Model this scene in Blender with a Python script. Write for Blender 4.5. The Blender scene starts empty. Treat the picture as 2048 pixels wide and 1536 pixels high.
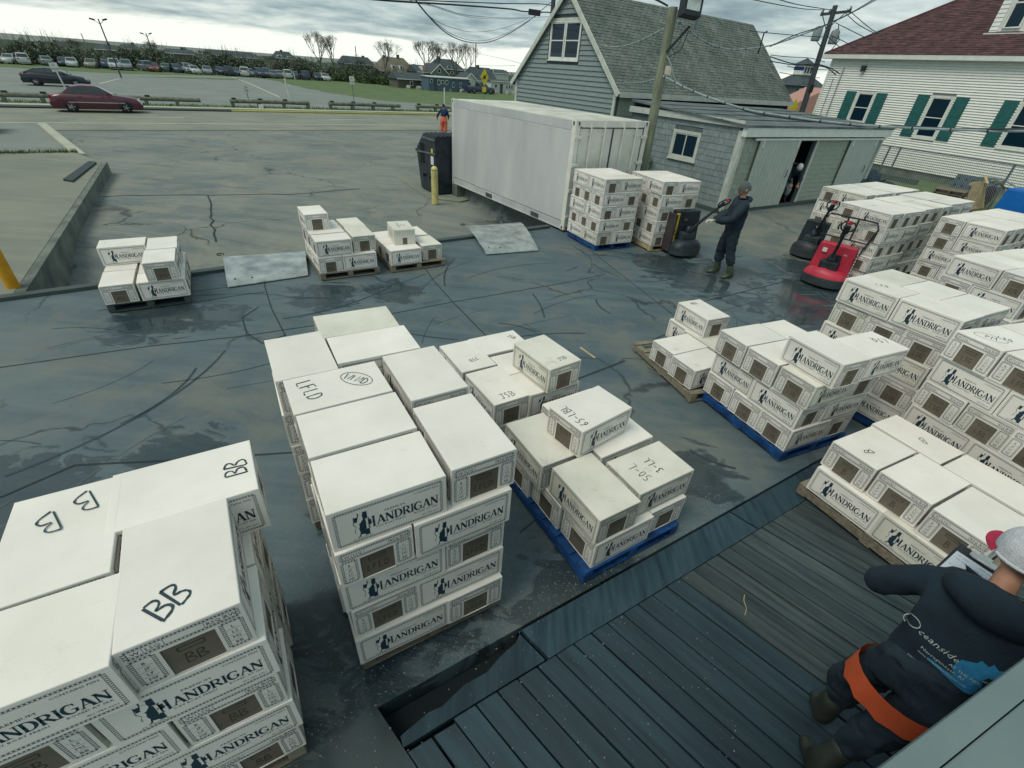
import bpy, bmesh, math, random
from mathutils import Vector, Matrix
R = math.radians
random.seed(7)
scene = bpy.context.scene
col = scene.collection
# ---------------------------------------------------------------- camera
CAM_Z, FPX, PITCH, ROLL = 3.36, 927.0, R(33.98), R(-4.5)
cam_data = bpy.data.cameras.new('camera'); cam = bpy.data.objects.new('camera', cam_data); col.objects.link(cam)
cam_data.sensor_width = 36.0; cam_data.lens = FPX / 2048 * 36.0; cam_data.clip_start = 0.05; cam_data.clip_end = 3000
cp, sp = math.cos(PITCH), math.sin(PITCH); cr, sr = math.cos(ROLL), math.sin(ROLL)
ax_x, ax_f, ax_u = Vector((1, 0, 0)), Vector((0, cp, -sp)), Vector((0, sp, cp))
right = cr * ax_x - sr * ax_u; upv = sr * ax_x + cr * ax_u
mm = Matrix((right, upv, -ax_f)).transposed().to_4x4(); mm.translation = Vector((0, 0, CAM_Z))
cam.matrix_world = mm
scene.camera = cam
# ---------------------------------------------------------------- sky (overcast) and sun
SUN_EL, SUN_AZ = R(58), R(215)
w = bpy.data.worlds.new('World'); scene.world = w; w.use_nodes = True
nt = w.node_tree; nt.nodes.clear(); N = nt.nodes.new; LK = nt.links.new
def nmath(nt, op, a, b=None, clamp=False):
    n = nt.nodes.new('ShaderNodeMath'); n.operation = op; n.use_clamp = clamp
    for i, v in enumerate((a, b)):
        if v is None: continue
        if isinstance(v, (int, float)): n.inputs[i].default_value = v
        else: nt.links.new(v, n.inputs[i])
    return n.outputs[0]
def nmix(nt, fac, a, b, mode='MIX'):
    n = nt.nodes.new('ShaderNodeMix'); n.data_type = 'RGBA'; n.blend_type = mode
    for s, v in ((0, fac), (6, a), (7, b)):
        if isinstance(v, (int, float)): n.inputs[s].default_value = v
        elif isinstance(v, (tuple, list)): n.inputs[s].default_value = (*v[:3], 1)
        else: nt.links.new(v, n.inputs[s])
    return n.outputs[2]
def nnoise(nt, vec, scale, detail=4, rough=.55, dist=0.0):
    n = nt.nodes.new('ShaderNodeTexNoise'); n.inputs['Scale'].default_value = scale
    n.inputs['Detail'].default_value = detail; n.inputs['Roughness'].default_value = rough
    n.inputs['Distortion'].default_value = dist
    if vec is not None: nt.links.new(vec, n.inputs['Vector'])
    return n.outputs['Fac']
def nramp(nt, fac, stops):
    n = nt.nodes.new('ShaderNodeValToRGB'); cr_ = n.color_ramp
    while len(cr_.elements) > 1: cr_.elements.remove(cr_.elements[-1])
    for i, (p, c) in enumerate(stops):
        e = cr_.elements[0] if i == 0 else cr_.elements.new(p)
        e.position = p; c = c if isinstance(c, (tuple, list)) else (c, c, c); e.color = (*c[:3], 1)
    nt.links.new(fac, n.inputs[0]); return n.outputs[0]
def nmap(nt, vec, loc=(0, 0, 0), rot=(0, 0, 0), sc=(1, 1, 1)):
    n = nt.nodes.new('ShaderNodeMapping'); n.inputs['Location'].default_value = loc
    n.inputs['Rotation'].default_value = rot; n.inputs['Scale'].default_value = sc
    nt.links.new(vec, n.inputs['Vector']); return n.outputs[0]
sky = N('ShaderNodeTexSky'); sky.sky_type = 'NISHITA'; sky.sun_disc = False
sky.sun_elevation = SUN_EL; sky.sun_rotation = R(90) - SUN_AZ; sky.air_density = 1.2; sky.dust_density = 2.0
tc = N('ShaderNodeTexCoord'); sx = N('ShaderNodeSeparateXYZ'); LK(tc.outputs['Generated'], sx.inputs[0])
zc = nmath(nt, 'MAXIMUM', sx.outputs[2], 0.0)
zz = nmath(nt, 'ADD', zc, 0.10)
px_ = nmath(nt, 'DIVIDE', sx.outputs[0], zz); py_ = nmath(nt, 'DIVIDE', sx.outputs[1], zz)
cx = N('ShaderNodeCombineXYZ'); LK(px_, cx.inputs[0]); LK(py_, cx.inputs[1])
n1 = nnoise(nt, cx.outputs[0], 0.55, 7, .58, .25)
n2 = nnoise(nt, nmap(nt, cx.outputs[0], (3, 5, 0)), 2.3, 5, .6, .2)
nn = nmath(nt, 'ADD', nmath(nt, 'MULTIPLY', n1, .72), nmath(nt, 'MULTIPLY', n2, .28))
cl = nramp(nt, nn, [(.38, (2.1, 3.1, 3.5)), (.46, (3.6, 4.8, 5.1)), (.53, (5.6, 6.8, 6.8)), (.62, (8.6, 9.5, 9.0))])
# bright open band low over the horizon, with a ragged cloud edge
edge = nmath(nt, 'ADD', nmath(nt, 'MULTIPLY', sx.outputs[2], 20.0), nmath(nt, 'MULTIPLY', nmath(nt, 'SUBTRACT', n1, .5), 1.7))
band = nramp(nt, edge, [(.52, 1.0), (.74, 0.0)])
cloud = nmix(nt, band, cl, (11.5, 12.2, 11.0))
mixc = nmix(nt, .90, sky.outputs[0], cloud)
bg = N('ShaderNodeBackground'); bg.inputs['Strength'].default_value = 0.085; LK(mixc, bg.inputs[0])
wo = N('ShaderNodeOutputWorld'); LK(bg.outputs[0], wo.inputs[0])
sd = bpy.data.lights.new('sun', 'SUN'); sd.energy = 1.65; sd.angle = R(28); sd.color = (1.0, .915, .77)
so = bpy.data.objects.new('sun', sd); col.objects.link(so)
sdir = Vector((math.cos(SUN_EL) * math.cos(SUN_AZ), math.cos(SUN_EL) * math.sin(SUN_AZ), math.sin(SUN_EL)))
so.rotation_euler = sdir.to_track_quat('Z', 'Y').to_euler()
scene.view_settings.view_transform = 'Standard'; scene.view_settings.look = 'None'
scene.view_settings.exposure = 0.14; scene.view_settings.gamma = 1.0; scene.view_settings.use_curve_mapping = False
scene.render.engine = 'CYCLES'
try:
    scene.cycles.use_denoising = True; scene.cycles.max_bounces = 6; scene.cycles.diffuse_bounces = 3
    scene.cycles.sample_clamp_indirect = 6
except Exception: pass
# ---------------------------------------------------------------- helpers
E37, N127 = Vector((.7986, .6018)), Vector((-.6018, .7986))
def F(s, n, z=0.0):            # site frame: s runs along the street, n away from the dock
    return Vector((E37.x * s + N127.x * n, E37.y * s + N127.y * n, z))
def at(u, v, Y):               # point at forward distance Y seen at photo pixel (u, v): places cables and small parts from image pixels
    X = (u - 1024) / FPX; Yp = -(v - 768) / FPX
    X, Yp = cr * X + sr * Yp, -sr * X + cr * Yp
    d = Vector((X, cp + Yp * sp, -sp + Yp * cp)); return d * (Y / d.y) + Vector((0, 0, CAM_Z))
_mats = {}
def mat(name, c, rough=.75, var=.15, scale=5.0, bump=.06, fine=60.0, metal=0.0, c2=None, rnd=0.0, stretch=None, spec=.4, coat=0, smudge=None):
    if name in _mats: return _mats[name]
    m = bpy.data.materials.new(name); m.use_nodes = True; t = m.node_tree; b = t.nodes['Principled BSDF']
    tcn = t.nodes.new('ShaderNodeTexCoord'); oi = t.nodes.new('ShaderNodeObjectInfo')
    vm = t.nodes.new('ShaderNodeVectorMath'); vm.operation = 'ADD'; t.links.new(tcn.outputs['Object'], vm.inputs[0])
    mu = nmath(t, 'MULTIPLY', oi.outputs['Random'], 37.0); t.links.new(mu, vm.inputs[1]); v = vm.outputs[0]
    if stretch: v = nmap(t, v, sc=stretch)
    f1 = nnoise(t, v, scale, 5, .6)
    lo = tuple(x * (1 - var) for x in c); hi = c2 if c2 else tuple(min(1, x * (1 + var)) for x in c)
    cc = nramp(t, f1, [(.32, lo), (.68, hi)])
    if rnd:
        k = nmath(t, 'ADD', nmath(t, 'MULTIPLY', oi.outputs['Random'], 2 * rnd), 1 - rnd)
        cb = t.nodes.new('ShaderNodeCombineXYZ')
        for i in range(3): t.links.new(k, cb.inputs[i])
        cc = nmix(t, 1.0, cc, cb.outputs[0], 'MULTIPLY')
    if smudge:
        f3 = nnoise(t, v, 4.5, 8, .78, .3); cc = nmix(t, nramp(t, f3, [(.58, 0.0), (.70, smudge[3])]), cc, smudge[:3])
        f4 = nnoise(t, nmap(t, v, (5, 5, 5), sc=(1, 5, 5)), 7, 6, .8); cc = nmix(t, nramp(t, f4, [(.64, 0.0), (.69, smudge[3] * .8)]), cc, tuple(q * .8 for q in smudge[:3]))
    t.links.new(cc, b.inputs['Base Color'])
    f2 = nnoise(t, v, fine, 3, .6)
    t.links.new(nramp(t, f1, [(.3, max(0, rough - .08)), (.7, min(1, rough + .08))]), b.inputs['Roughness'])
    b.inputs['Metallic'].default_value = metal; b.inputs['Specular IOR Level'].default_value = spec
    if coat: b.inputs['Coat Weight'].default_value = coat; b.inputs['Coat Roughness'].default_value = .12
    if bump:
        bn = t.nodes.new('ShaderNodeBump'); bn.inputs['Strength'].default_value = min(1, bump * 4); bn.inputs['Distance'].default_value = .01
        t.links.new(f2, bn.inputs['Height']); t.links.new(bn.outputs[0], b.inputs['Normal'])
    _mats[name] = m; return m
def tag(o, label=None, cat=None, group=None, kind=None):
    if label: o['label'] = label
    if cat: o['category'] = cat
    if group: o['group'] = group
    if kind: o['kind'] = kind
    return o
def thing(name, label, cat, loc=(0, 0, 0), rz=0.0, group=None, parent=None):
    o = bpy.data.objects.new(name, None); col.objects.link(o); o.location = loc; o.rotation_euler = (0, 0, rz)
    o.empty_display_size = .2
    return tag(o, label, cat, group)
def link(name, me, parent=None, loc=None, rz=None):
    o = bpy.data.objects.new(name, me); col.objects.link(o)
    if parent: o.parent = parent
    if loc is not None: o.location = loc
    if rz is not None: o.rotation_euler = (0, 0, rz)
    return o
def copy_tree(o, parent=None):
    c = o.copy(); col.objects.link(c); c.parent = parent
    for ch in list(o.children): copy_tree(ch, c)
    return c
class MB:
    def __init__(s): s.v = []; s.f = []; s.m = []; s.sm = []
    def add(s, vs, fs, mi=0, smooth=False):
        b = len(s.v); s.v += [tuple(x) for x in vs]; s.f += [tuple(i + b for i in f) for f in fs]; s.m += [mi] * len(fs); s.sm += [smooth] * len(fs); return s
    def box(s, c, d, rz=0, mi=0, M=None, rx=0, ry=0):
        hx, hy, hz = d[0] / 2, d[1] / 2, d[2] / 2
        rot = Matrix.Rotation(rz, 3, 'Z') @ Matrix.Rotation(ry, 3, 'Y') @ Matrix.Rotation(rx, 3, 'X')
        vs = [rot @ Vector((x * hx, y * hy, z * hz)) + Vector(c) for x in (-1, 1) for y in (-1, 1) for z in (-1, 1)]
        if M: vs = [M @ v for v in vs]
        return s.add(vs, [(0, 1, 3, 2), (4, 6, 7, 5), (0, 4, 5, 1), (2, 3, 7, 6), (0, 2, 6, 4), (1, 5, 7, 3)], mi)
    def beam(s, a, b, w, h, mi=0, up=(0, 0, 1)):
        a, b = Vector(a), Vector(b); d = (b - a).normalized(); u = Vector(up)
        if abs(d.dot(u)) > .98: u = Vector((0, 1, 0))
        x = d.cross(u).normalized() * (w / 2); y = x.cross(d).normalized() * (h / 2)
        vs = [p + sx_ * x + sy_ * y for p in (a, b) for sx_, sy_ in ((-1, -1), (1, -1), (1, 1), (-1, 1))]
        return s.add(vs, [(0, 3, 2, 1), (4, 5, 6, 7), (0, 1, 5, 4), (1, 2, 6, 5), (2, 3, 7, 6), (3, 0, 4, 7)], mi)
    def tube(s, pts, r, seg=8, mi=0, cap=True, smooth=True):
        pts = [Vector(p) for p in pts]; rs = r if isinstance(r, (list, tuple)) else [r] * len(pts)
        vs = []; prev = None
        for i, p in enumerate(pts):
            d = (pts[min(i + 1, len(pts) - 1)] - pts[max(i - 1, 0)]).normalized()
            if prev is None:
                u = Vector((0, 0, 1)) if abs(d.z) < .9 else Vector((1, 0, 0)); x = d.cross(u).normalized()
            else: x = (prev - d * prev.dot(d)).normalized()
            prev = x; y = d.cross(x)
            for k in range(seg):
                a = 2 * math.pi * k / seg; vs.append(p + (x * math.cos(a) + y * math.sin(a)) * rs[i])
        fs = [(i * seg + k, i * seg + (k + 1) % seg, (i + 1) * seg + (k + 1) % seg, (i + 1) * seg + k) for i in range(len(pts) - 1) for k in range(seg)]
        s.add(vs, fs, mi, smooth)
        if cap: s.add(vs[:seg], [tuple(range(seg))[::-1]], mi); s.add(vs[-seg:], [tuple(range(seg))], mi)
        return s
    def prism(s, poly, z0, z1, mi=0, M=None):
        n = len(poly); vs = [Vector((x, y, z0)) for x, y in poly] + [Vector((x, y, z1)) for x, y in poly]
        if M: vs = [M @ v for v in vs]
        return s.add(vs, [tuple(range(n))[::-1], tuple(range(n, 2 * n))] + [(i, (i + 1) % n, (i + 1) % n + n, i + n) for i in range(n)], mi)
    def quad(s, a, b, c, d, mi=0): return s.add([a, b, c, d], [(0, 1, 2, 3)], mi)
    def lathe(s, prof, seg=16, mi=0, c=(0, 0, 0), M=None):
        vs = [Vector((r * math.cos(2 * math.pi * k / seg), r * math.sin(2 * math.pi * k / seg), z)) + Vector(c) for r, z in prof for k in range(seg)]
        if M: vs = [M @ v for v in vs]
        fs = [(i * seg + k, i * seg + (k + 1) % seg, (i + 1) * seg + (k + 1) % seg, (i + 1) * seg + k) for i in range(len(prof) - 1) for k in range(seg)]
        return s.add(vs, fs + [tuple(range(seg))[::-1], tuple(range(len(vs) - seg, len(vs)))], mi, True)
    def mesh(s, name, mats):
        me = bpy.data.meshes.new(name); me.from_pydata(s.v, [], s.f)
        for m in (mats if isinstance(mats, (list, tuple)) else [mats]): me.materials.append(m)
        me.polygons.foreach_set('material_index', s.m); me.polygons.foreach_set('use_smooth', s.sm); me.update(); return me
    def build(s, name, mats, parent=None, loc=None, rz=None): return link(name, s.mesh(name, mats), parent, loc, rz)
def bevel(me, w=.01, seg=2, ang=40):
    bm = bmesh.new(); bm.from_mesh(me); bmesh.ops.remove_doubles(bm, verts=bm.verts, dist=1e-5)
    es = [e for e in bm.edges if len(e.link_faces) == 2 and e.calc_face_angle(0) > R(ang)]
    if es: bmesh.ops.bevel(bm, geom=es, offset=w, segments=seg, affect='EDGES', profile=.6)
    bm.to_mesh(me); bm.free(); return me
_one = MB().box((0, 0, 0), (1, 1, 1))
def struct(o, label=None): o['kind'] = 'structure'; return o
# ---------------------------------------------------------------- ground materials
def ground_mat(name, lo, hi, wet=(), rough=.8, cracks=False, streak=R(37), grain=90, dark=(.012, .026, .034), worn=None, dry=()):
    m = bpy.data.materials.new(name); m.use_nodes = True; t = m.node_tree; b = t.nodes['Principled BSDF']
    g = t.nodes.new('ShaderNodeNewGeometry'); v = g.outputs['Position']
    big = nnoise(t, v, .35, 6, .62, .4)
    st = nnoise(t, nmap(t, v, rot=(0, 0, -streak), sc=(.25, 2.2, 1)), 1.6, 5, .65, .3)
    st2 = nnoise(t, nmap(t, v, rot=(0, 0, -streak - 1.2), sc=(.3, 3.5, 1)), 1.2, 4, .6, .5)
    a = nmath(t, 'ADD', nmath(t, 'MULTIPLY', big, .5), nmath(t, 'ADD', nmath(t, 'MULTIPLY', st, .3), nmath(t, 'MULTIPLY', st2, .2)))
    c = nramp(t, a, [(.42, lo), (.58, hi)])
    fg = nnoise(t, v, grain, 3, .7)
    c = nmix(t, nramp(t, fg, [(.35, 0.0), (.75, .5)]), c, tuple(min(1, x * 1.9) for x in hi))
    sp = nnoise(t, v, 14, 5, .75)
    c = nmix(t, nramp(t, sp, [(.60, 0.0), (.72, .45)]), c, tuple(x * .55 for x in lo))
    if worn:
        wn = nnoise(t, nmap(t, v, (9, 2, 0)), .9, 6, .7, .6)
        c = nmix(t, nramp(t, wn, [(.5, 0.0), (.62, .6)]), c, worn)
    if dry:
        dacc = None
        for (x, y, r, k_) in dry:
            d = t.nodes.new('ShaderNodeVectorMath'); d.operation = 'DISTANCE'; t.links.new(v, d.inputs[0]); d.inputs[1].default_value = (x, y, 0)
            mr = nmath(t, 'MULTIPLY', nmath(t, 'MULTIPLY', nmath(t, 'SUBTRACT', 1.0, nmath(t, 'DIVIDE', d.outputs['Value'], r), True), 2.2, True), k_); dacc = mr if dacc is None else nmath(t, 'MAXIMUM', dacc, mr)
        dn_ = nnoise(t, nmap(t, v, (1, 6, 0)), 1.1, 7, .65, .5); dv = nmath(t, 'MULTIPLY', dacc, nramp(t, dn_, [(.38, .15), (.60, 1.0)]))
        c = nmix(t, dv, c, (.200, .208, .160))
    if cracks:
        vo = t.nodes.new('ShaderNodeTexVoronoi'); vo.feature = 'DISTANCE_TO_EDGE'; vo.inputs['Scale'].default_value = .42
        dn = t.nodes.new('ShaderNodeTexNoise'); dn.inputs['Scale'].default_value = 1.4; dn.inputs['Detail'].default_value = 6
        t.links.new(v, dn.inputs['Vector'])
        va = t.nodes.new('ShaderNodeVectorMath'); va.operation = 'MULTIPLY_ADD'; t.links.new(dn.outputs['Color'], va.inputs[0])
        va.inputs[1].default_value = (1.1, 1.1, 0); t.links.new(v, va.inputs[2]); t.links.new(va.outputs[0], vo.inputs['Vector'])
        k = nramp(t, vo.outputs['Distance'], [(.0, 1.0), (.006, .7), (.012, 0.0)])
        k = nmath(t, 'MULTIPLY', k, nramp(t, nnoise(t, nmap(t, v, (4, 4, 0)), .25, 2), [(.48, 0.0), (.56, .75)]))
        c = nmix(t, k, c, (.01, .018, .02))
    rv = nramp(t, fg, [(.3, rough - .1), (.7, rough + .08)])
    if wet:
        acc = None
        for (x, y, r) in wet:
            d = t.nodes.new('ShaderNodeVectorMath'); d.operation = 'DISTANCE'; t.links.new(v, d.inputs[0]); d.inputs[1].default_value = (x, y, 0)
            mr = nmath(t, 'SUBTRACT', 1.0, nmath(t, 'DIVIDE', d.outputs['Value'], r), True)
            acc = mr if acc is None else nmath(t, 'MAXIMUM', acc, mr)
        wn = nnoise(t, nmap(t, v, rot=(0, 0, -.4), sc=(1, 1.9, 1)), 2.2, 7, .66, 1.0)
        wv = nmath(t, 'ADD', nmath(t, 'MULTIPLY', acc, .75), nmath(t, 'MULTIPLY', nmath(t, 'SUBTRACT', wn, .5), 1.6))
        wd = nramp(t, wv, [(.20, 0.0), (.30, 1.0)])
        wd = nmath(t, 'MULTIPLY', wd, nramp(t, acc, [(0.0, 0.0), (.08, 1.0)]))
        c = nmix(t, nmath(t, 'MULTIPLY', wd, .72), c, dark)
        pud = nmath(t, 'MULTIPLY', nramp(t, wv, [(.40, 0.0), (.48, 1.0)]), nramp(t, acc, [(.1, 0.0), (.25, 1.0)]))
        rv = nmix(t, wd, rv, (.42, .42, .42)); rv = nmix(t, pud, rv, (.10, .10, .10))
        bs = nmath(t, 'SUBTRACT', 1.0, nmath(t, 'MULTIPLY', pud, .92))
    else: bs = None
    t.links.new(c, b.inputs['Base Color']); t.links.new(rv, b.inputs['Roughness'])
    bn = t.nodes.new('ShaderNodeBump'); bn.inputs['Distance'].default_value = .012; bn.inputs['Strength'].default_value = .5
    if bs is not None: t.links.new(nmath(t, 'MULTIPLY', bs, .5), bn.inputs['Strength'])
    t.links.new(nmath(t, 'ADD', nmath(t, 'MULTIPLY', fg, .6), nmath(t, 'MULTIPLY', sp, .4)), bn.inputs['Height'])
    t.links.new(bn.outputs[0], b.inputs['Normal']); return m
WET = [(4.2, 9.6, 1.9), (5.6, 9.2, 1.5), (5.2, 8.2, 1.3), (3.3, 10.2, 1.2), (-5.3, 5.9, .95), (-4.6, 6.2, .7), (-3.3, 7.2, .8), (-2.2, 7.6, .7),
       (-.6, .95, .95), (-.7, 1.9, .9), (-1.0, 2.9, .8), (.1, 1.3, .6), (.7, 2.1, .8), (6.7, 10.6, 1.4), (2.0, 3.6, .6), (-4.2, 2.6, .9), (-3.2, 3.2, .7), (2.6, 5.6, .6), (.7, 13.4, .9)]
M_yard = ground_mat('yard_concrete', (.030, .060, .080), (.088, .124, .134), WET, .68, True, worn=(.135, .150, .132), dry=[(7.6, 13.6, 3.6, .9), (5.6, 13.6, 2.4, .8), (9.8, 15.6, 3.0, .9), (2.5, 6.3, 1.3, .35), (1.7, 4.2, 1.3, .4), (.8, 1.6, .7, .5), (-.4, .5, 1.0, .45), (-6.0, 4.0, 2.2, .25), (-3.2, 4.4, 1.6, .25)])
M_apron = ground_mat('apron_concrete', (.064, .092, .102), (.180, .200, .178), [(-9.3, 8.6, .8), (0.3, 14.2, 2.2)], .85, True, R(118), worn=(.235, .235, .185))
M_road = ground_mat('asphalt', (.115, .138, .124), (.205, .218, .172), (), .9, False, R(37), 40)
M_lot = ground_mat('lot_asphalt', (.120, .150, .145), (.180, .205, .185), (), .9, False, R(20), 30)
M_side = ground_mat('pavement_concrete', (.26, .28, .23), (.36, .37, .30), (), .9)
M_plat = ground_mat('platform_concrete', (.115, .138, .118), (.19, .205, .160), (), .85)
M_grass = ground_mat('grass', (.040, .085, .028), (.085, .135, .045), (), .95, False, R(37), 25, worn=(.13, .16, .075))
M_paintw = mat('road_paint', (.55, .56, .48), .8, .3, 9)
M_timber = mat('wet_timber', (.055, .080, .078), .7, .35, 3, .1, 60, stretch=(1, 6, 6))
M_wood = mat('pallet_wood', (.20, .18, .135), .8, .35, 5, .1, 70, rnd=.18, stretch=(1, 5, 5))
M_woodw = mat('new_wood', (.42, .34, .20), .8, .25, 5, .08, rnd=.12)
M_blue = mat('blue_paint', (.004, .045, .17), .6, .5, 7, .08, c2=(.010, .090, .30), rnd=.15)
M_conc = mat('wall_concrete', (.10, .13, .12), .85, .35, 2.2, .12, 50, c2=(.19, .22, .19))
M_joint = mat('joint_tar', (.022, .034, .038), .8, .2)

# ---------------------------------------------------------------- terrain: one sheet to the horizon
CURB_N, WALL_S = 9.68, -2.35
def wall_s(n): return WALL_S + 0.0 * n
def g_h(s, n):
    d = n - CURB_N
    if d < -.3: return -1.6
    if s > 8.4: base = -.05 if n < 34 else -.55                     # right of the container bay the ground is level with the yard
    if s > 8.4 and n < 18: return -.05
    pts = [(-.4, -.95), (1, -.92), (4.3, -.375), (9, -.34), (16, -.42), (24, -.55)]
    if d >= 24: h = -.55
    else:
        h = pts[0][1]
        for (a, ha), (b, hb) in zip(pts, pts[1:]):
            if a <= d <= b: h = ha + (hb - ha) * (d - a) / (b - a)
    return h
def wall_line(n):              # s of the platform's retaining wall at distance n
    return -2.25 + (n - CURB_N) * (-.0)
ss = [-900, -300, -120, -60, -30, -18, -12, -8, -6, -4, -2, 0, 2, 4, 6, 8.35, 8.45, 12, 20, 40, 80, 160, 400, 1200]
ns = [-60, -20, 0, 9.3, 9.5, 10.68, 12, 13.98, 15.7, 17, 18.7, 22, 25.7, 29, 33.7, 45, 60, 90, 140, 250, 600, 1500]
mb = MB(); vs = [F(s, n, g_h(s, n)) for n in ns for s in ss]; W_ = len(ss)
mb.add(vs, [(j * W_ + i, j * W_ + i + 1, (j + 1) * W_ + i + 1, (j + 1) * W_ + i) for j in range(len(ns) - 1) for i in range(W_ - 1)])
struct(mb.build('ground', M_apron))
# yard slab with its expansion joints
def flat(name, pts, z, m, thick=0.0, kind='structure'):
    b_ = MB()
    if thick: b_.prism([(p[0], p[1]) for p in pts], z - thick, z)
    else: b_.add([(p[0], p[1], z) for p in pts], [tuple(range(len(pts)))])
    o = b_.build(name, m); o['kind'] = kind; return o
FS = lambda s, n: tuple(F(s, n)[:2])
DK = Vector((-.67, 1.23)); DD = Vector((math.cos(R(33.2)), math.sin(R(33.2)))); DP = Vector((math.cos(R(-42.3)), math.sin(R(-42.3))))
def dk(a, b): return DK + DD * a + DP * b
yard_pts = [FS(-14, CURB_N), FS(8.05, CURB_N), FS(10.75, CURB_N), FS(10.75, 17), FS(30, 17), FS(40, 12)] + [tuple(dk(12, -.02)), tuple(dk(0, -.02)), tuple(dk(-.02, 6)), (-6, -6), (-16, -4)]
flat('yard', yard_pts, 0.0, M_yard, 1.4)
def strip(pts, w, z, mb_, mi=0):
    for a, b in zip(pts, pts[1:]):
        a, b = Vector(a), Vector(b); d = (b - a).normalized(); x = Vector((-d.y, d.x)) * w / 2
        mb_.add([(*(a - x), z), (*(b - x), z), (*(b + x), z), (*(a + x), z)], [(0, 1, 2, 3)], mi)
# joints and cracks in the yard slab
jm = MB()
for pts, w_ in (([(-6.17, 4.47), (-4.88, 5.2), (-3.87, 5.65), (-2.03, 6.72), (-1.14, 7.35), (.98, 8.72), (1.74, 9.3)], .018), ([(-1.93, 8.9), (-1.6, 8.2), (-1.14, 7.38), (-.52, 6.35), (.4, 4.9)], .018),
                ([(-4.9, 8.5), (-4.4, 7.41), (-3.9, 6.6), (-3.31, 5.78), (-2.6, 4.7)], .018), ([(1.1, 11.9), (1.58, 10.85), (2.0, 9.6), (2.69, 7.64), (3.1, 6.4)], .016), ([(3.39, 8.2), (5.52, 9.64), (6.39, 10.34), (8, 11.5)], .016),
                ([(.2, 4.75), (.94, 5.28), (1.6, 5.81)], .03), ([(-3.31, 5.78), (-3.5, 5.5), (-3.85, 5.75), (-4.15, 6.2), (-4.1, 6.6)], .02), ([(-4.36, 2.6), (-4.07, 3.03), (-3.1, 3.22), (-2.15, 3.43), (-1.5, 3.9)], .022), ([(-1.09, 2.36), (-1.6, 2.9), (-2.13, 3.39)], .016),
                ([(-3.3, 5.7), (-2.9, 5.5), (-2.7, 5.55)], .03), ([(-7.2, 2.1), (-4.36, 2.6)], .02)):
    strip(pts, w_, .004, jm)
jm.build('expansion_joint', M_joint)['kind'] = 'structure'
jm = MB()
for pts in ([(-7.5, 11.28), (-6.6, 9.9), (-6.08, 8.96), (-5.76, 8.43)], [(-9.47, 10.45), (-8.3, 11.1), (-7.5, 11.35), (-6.0, 12.0), (-4.0, 13.6)]):
    for a, b in zip(pts, pts[1:]):
        na = (N127.x * a[0] + N127.y * a[1]); 
    P_ = []
    for i in range(len(pts) - 1):
        for k in range(4):
            f_ = k / 4; P_.append(((pts[i][0] * (1 - f_) + pts[i + 1][0] * f_) + random.uniform(-.05, .05), (pts[i][1] * (1 - f_) + pts[i + 1][1] * f_) + random.uniform(-.05, .05)))
    for a, b in zip(P_, P_[1:]):
        a, b = Vector(a) * 1.27, Vector(b) * 1.27
        za = g_h(a.x * E37.x + a.y * E37.y, a.x * N127.x + a.y * N127.y) + .012; zb = g_h(b.x * E37.x + b.y * E37.y, b.x * N127.x + b.y * N127.y) + .012
        d = (b - a).normalized(); x = Vector((-d.y, d.x)) * .02
        jm.add([(*(a - x), za), (*(b - x), zb), (*(b + x), zb), (*(a + x), za)], [(0, 1, 2, 3)])
jm.build('apron_crack', M_joint)['kind'] = 'structure'
# faint scuffs, drag lines and tyre arcs on the yard
sm_ = MB(); rgs = random.Random(17)
for k in range(150):
    cx0, cy0 = rgs.uniform(-5.5, 6.5), rgs.uniform(2.5, 11.5)
    if F(0, 0).x * 0 + (N127.x * cx0 + N127.y * cy0) > CURB_N - .6: continue
    rad = rgs.choice((.8, 1.5, 3.0, 8.0)); a0 = rgs.uniform(0, 6.28) if rad < 4 else R(37 + 90 + rgs.uniform(-14, 14)); sw = rgs.uniform(.25, .9) / (1 if rad < 4 else 6); wdt = rgs.choice((.006, .009, .014, .03))
    P_ = [(cx0 + rad * (math.cos(a0 + sw * i / 10) - math.cos(a0)), cy0 + rad * (math.sin(a0 + sw * i / 10) - math.sin(a0))) for i in range(11)]
    if any((N127.x * q_[0] + N127.y * q_[1]) > CURB_N - .3 for q_ in P_): continue
    strip(P_, wdt, .003, sm_, rgs.choice((0, 0, 1)))
sm_.build('scuff_marks', [mat('scuff_dark', (.026, .048, .060), .6, .3, 3, 0), mat('scuff_light', (.125, .150, .150), .8, .3, 3, 0)])['kind'] = 'stuff'
# dock edge timbers
ck = thing('dock_curb', 'long dark wet timber kerb along the yard edge at the loading bay', 'kerb')
for i in range(5):
    a, b = -9.6 + i * 3.53, -9.6 + i * 3.53 + 3.5
    MB().box((0, 0, 0), (b - a, .15, .12)).build('timber', M_timber, ck, F((a + b) / 2, CURB_N - .09, .0), R(37))
    MB().box((0, 0, 0), (b - a, .10, .20)).build('timber', M_timber, ck, F((a + b) / 2, CURB_N + .06, -.10), R(37))
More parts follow.
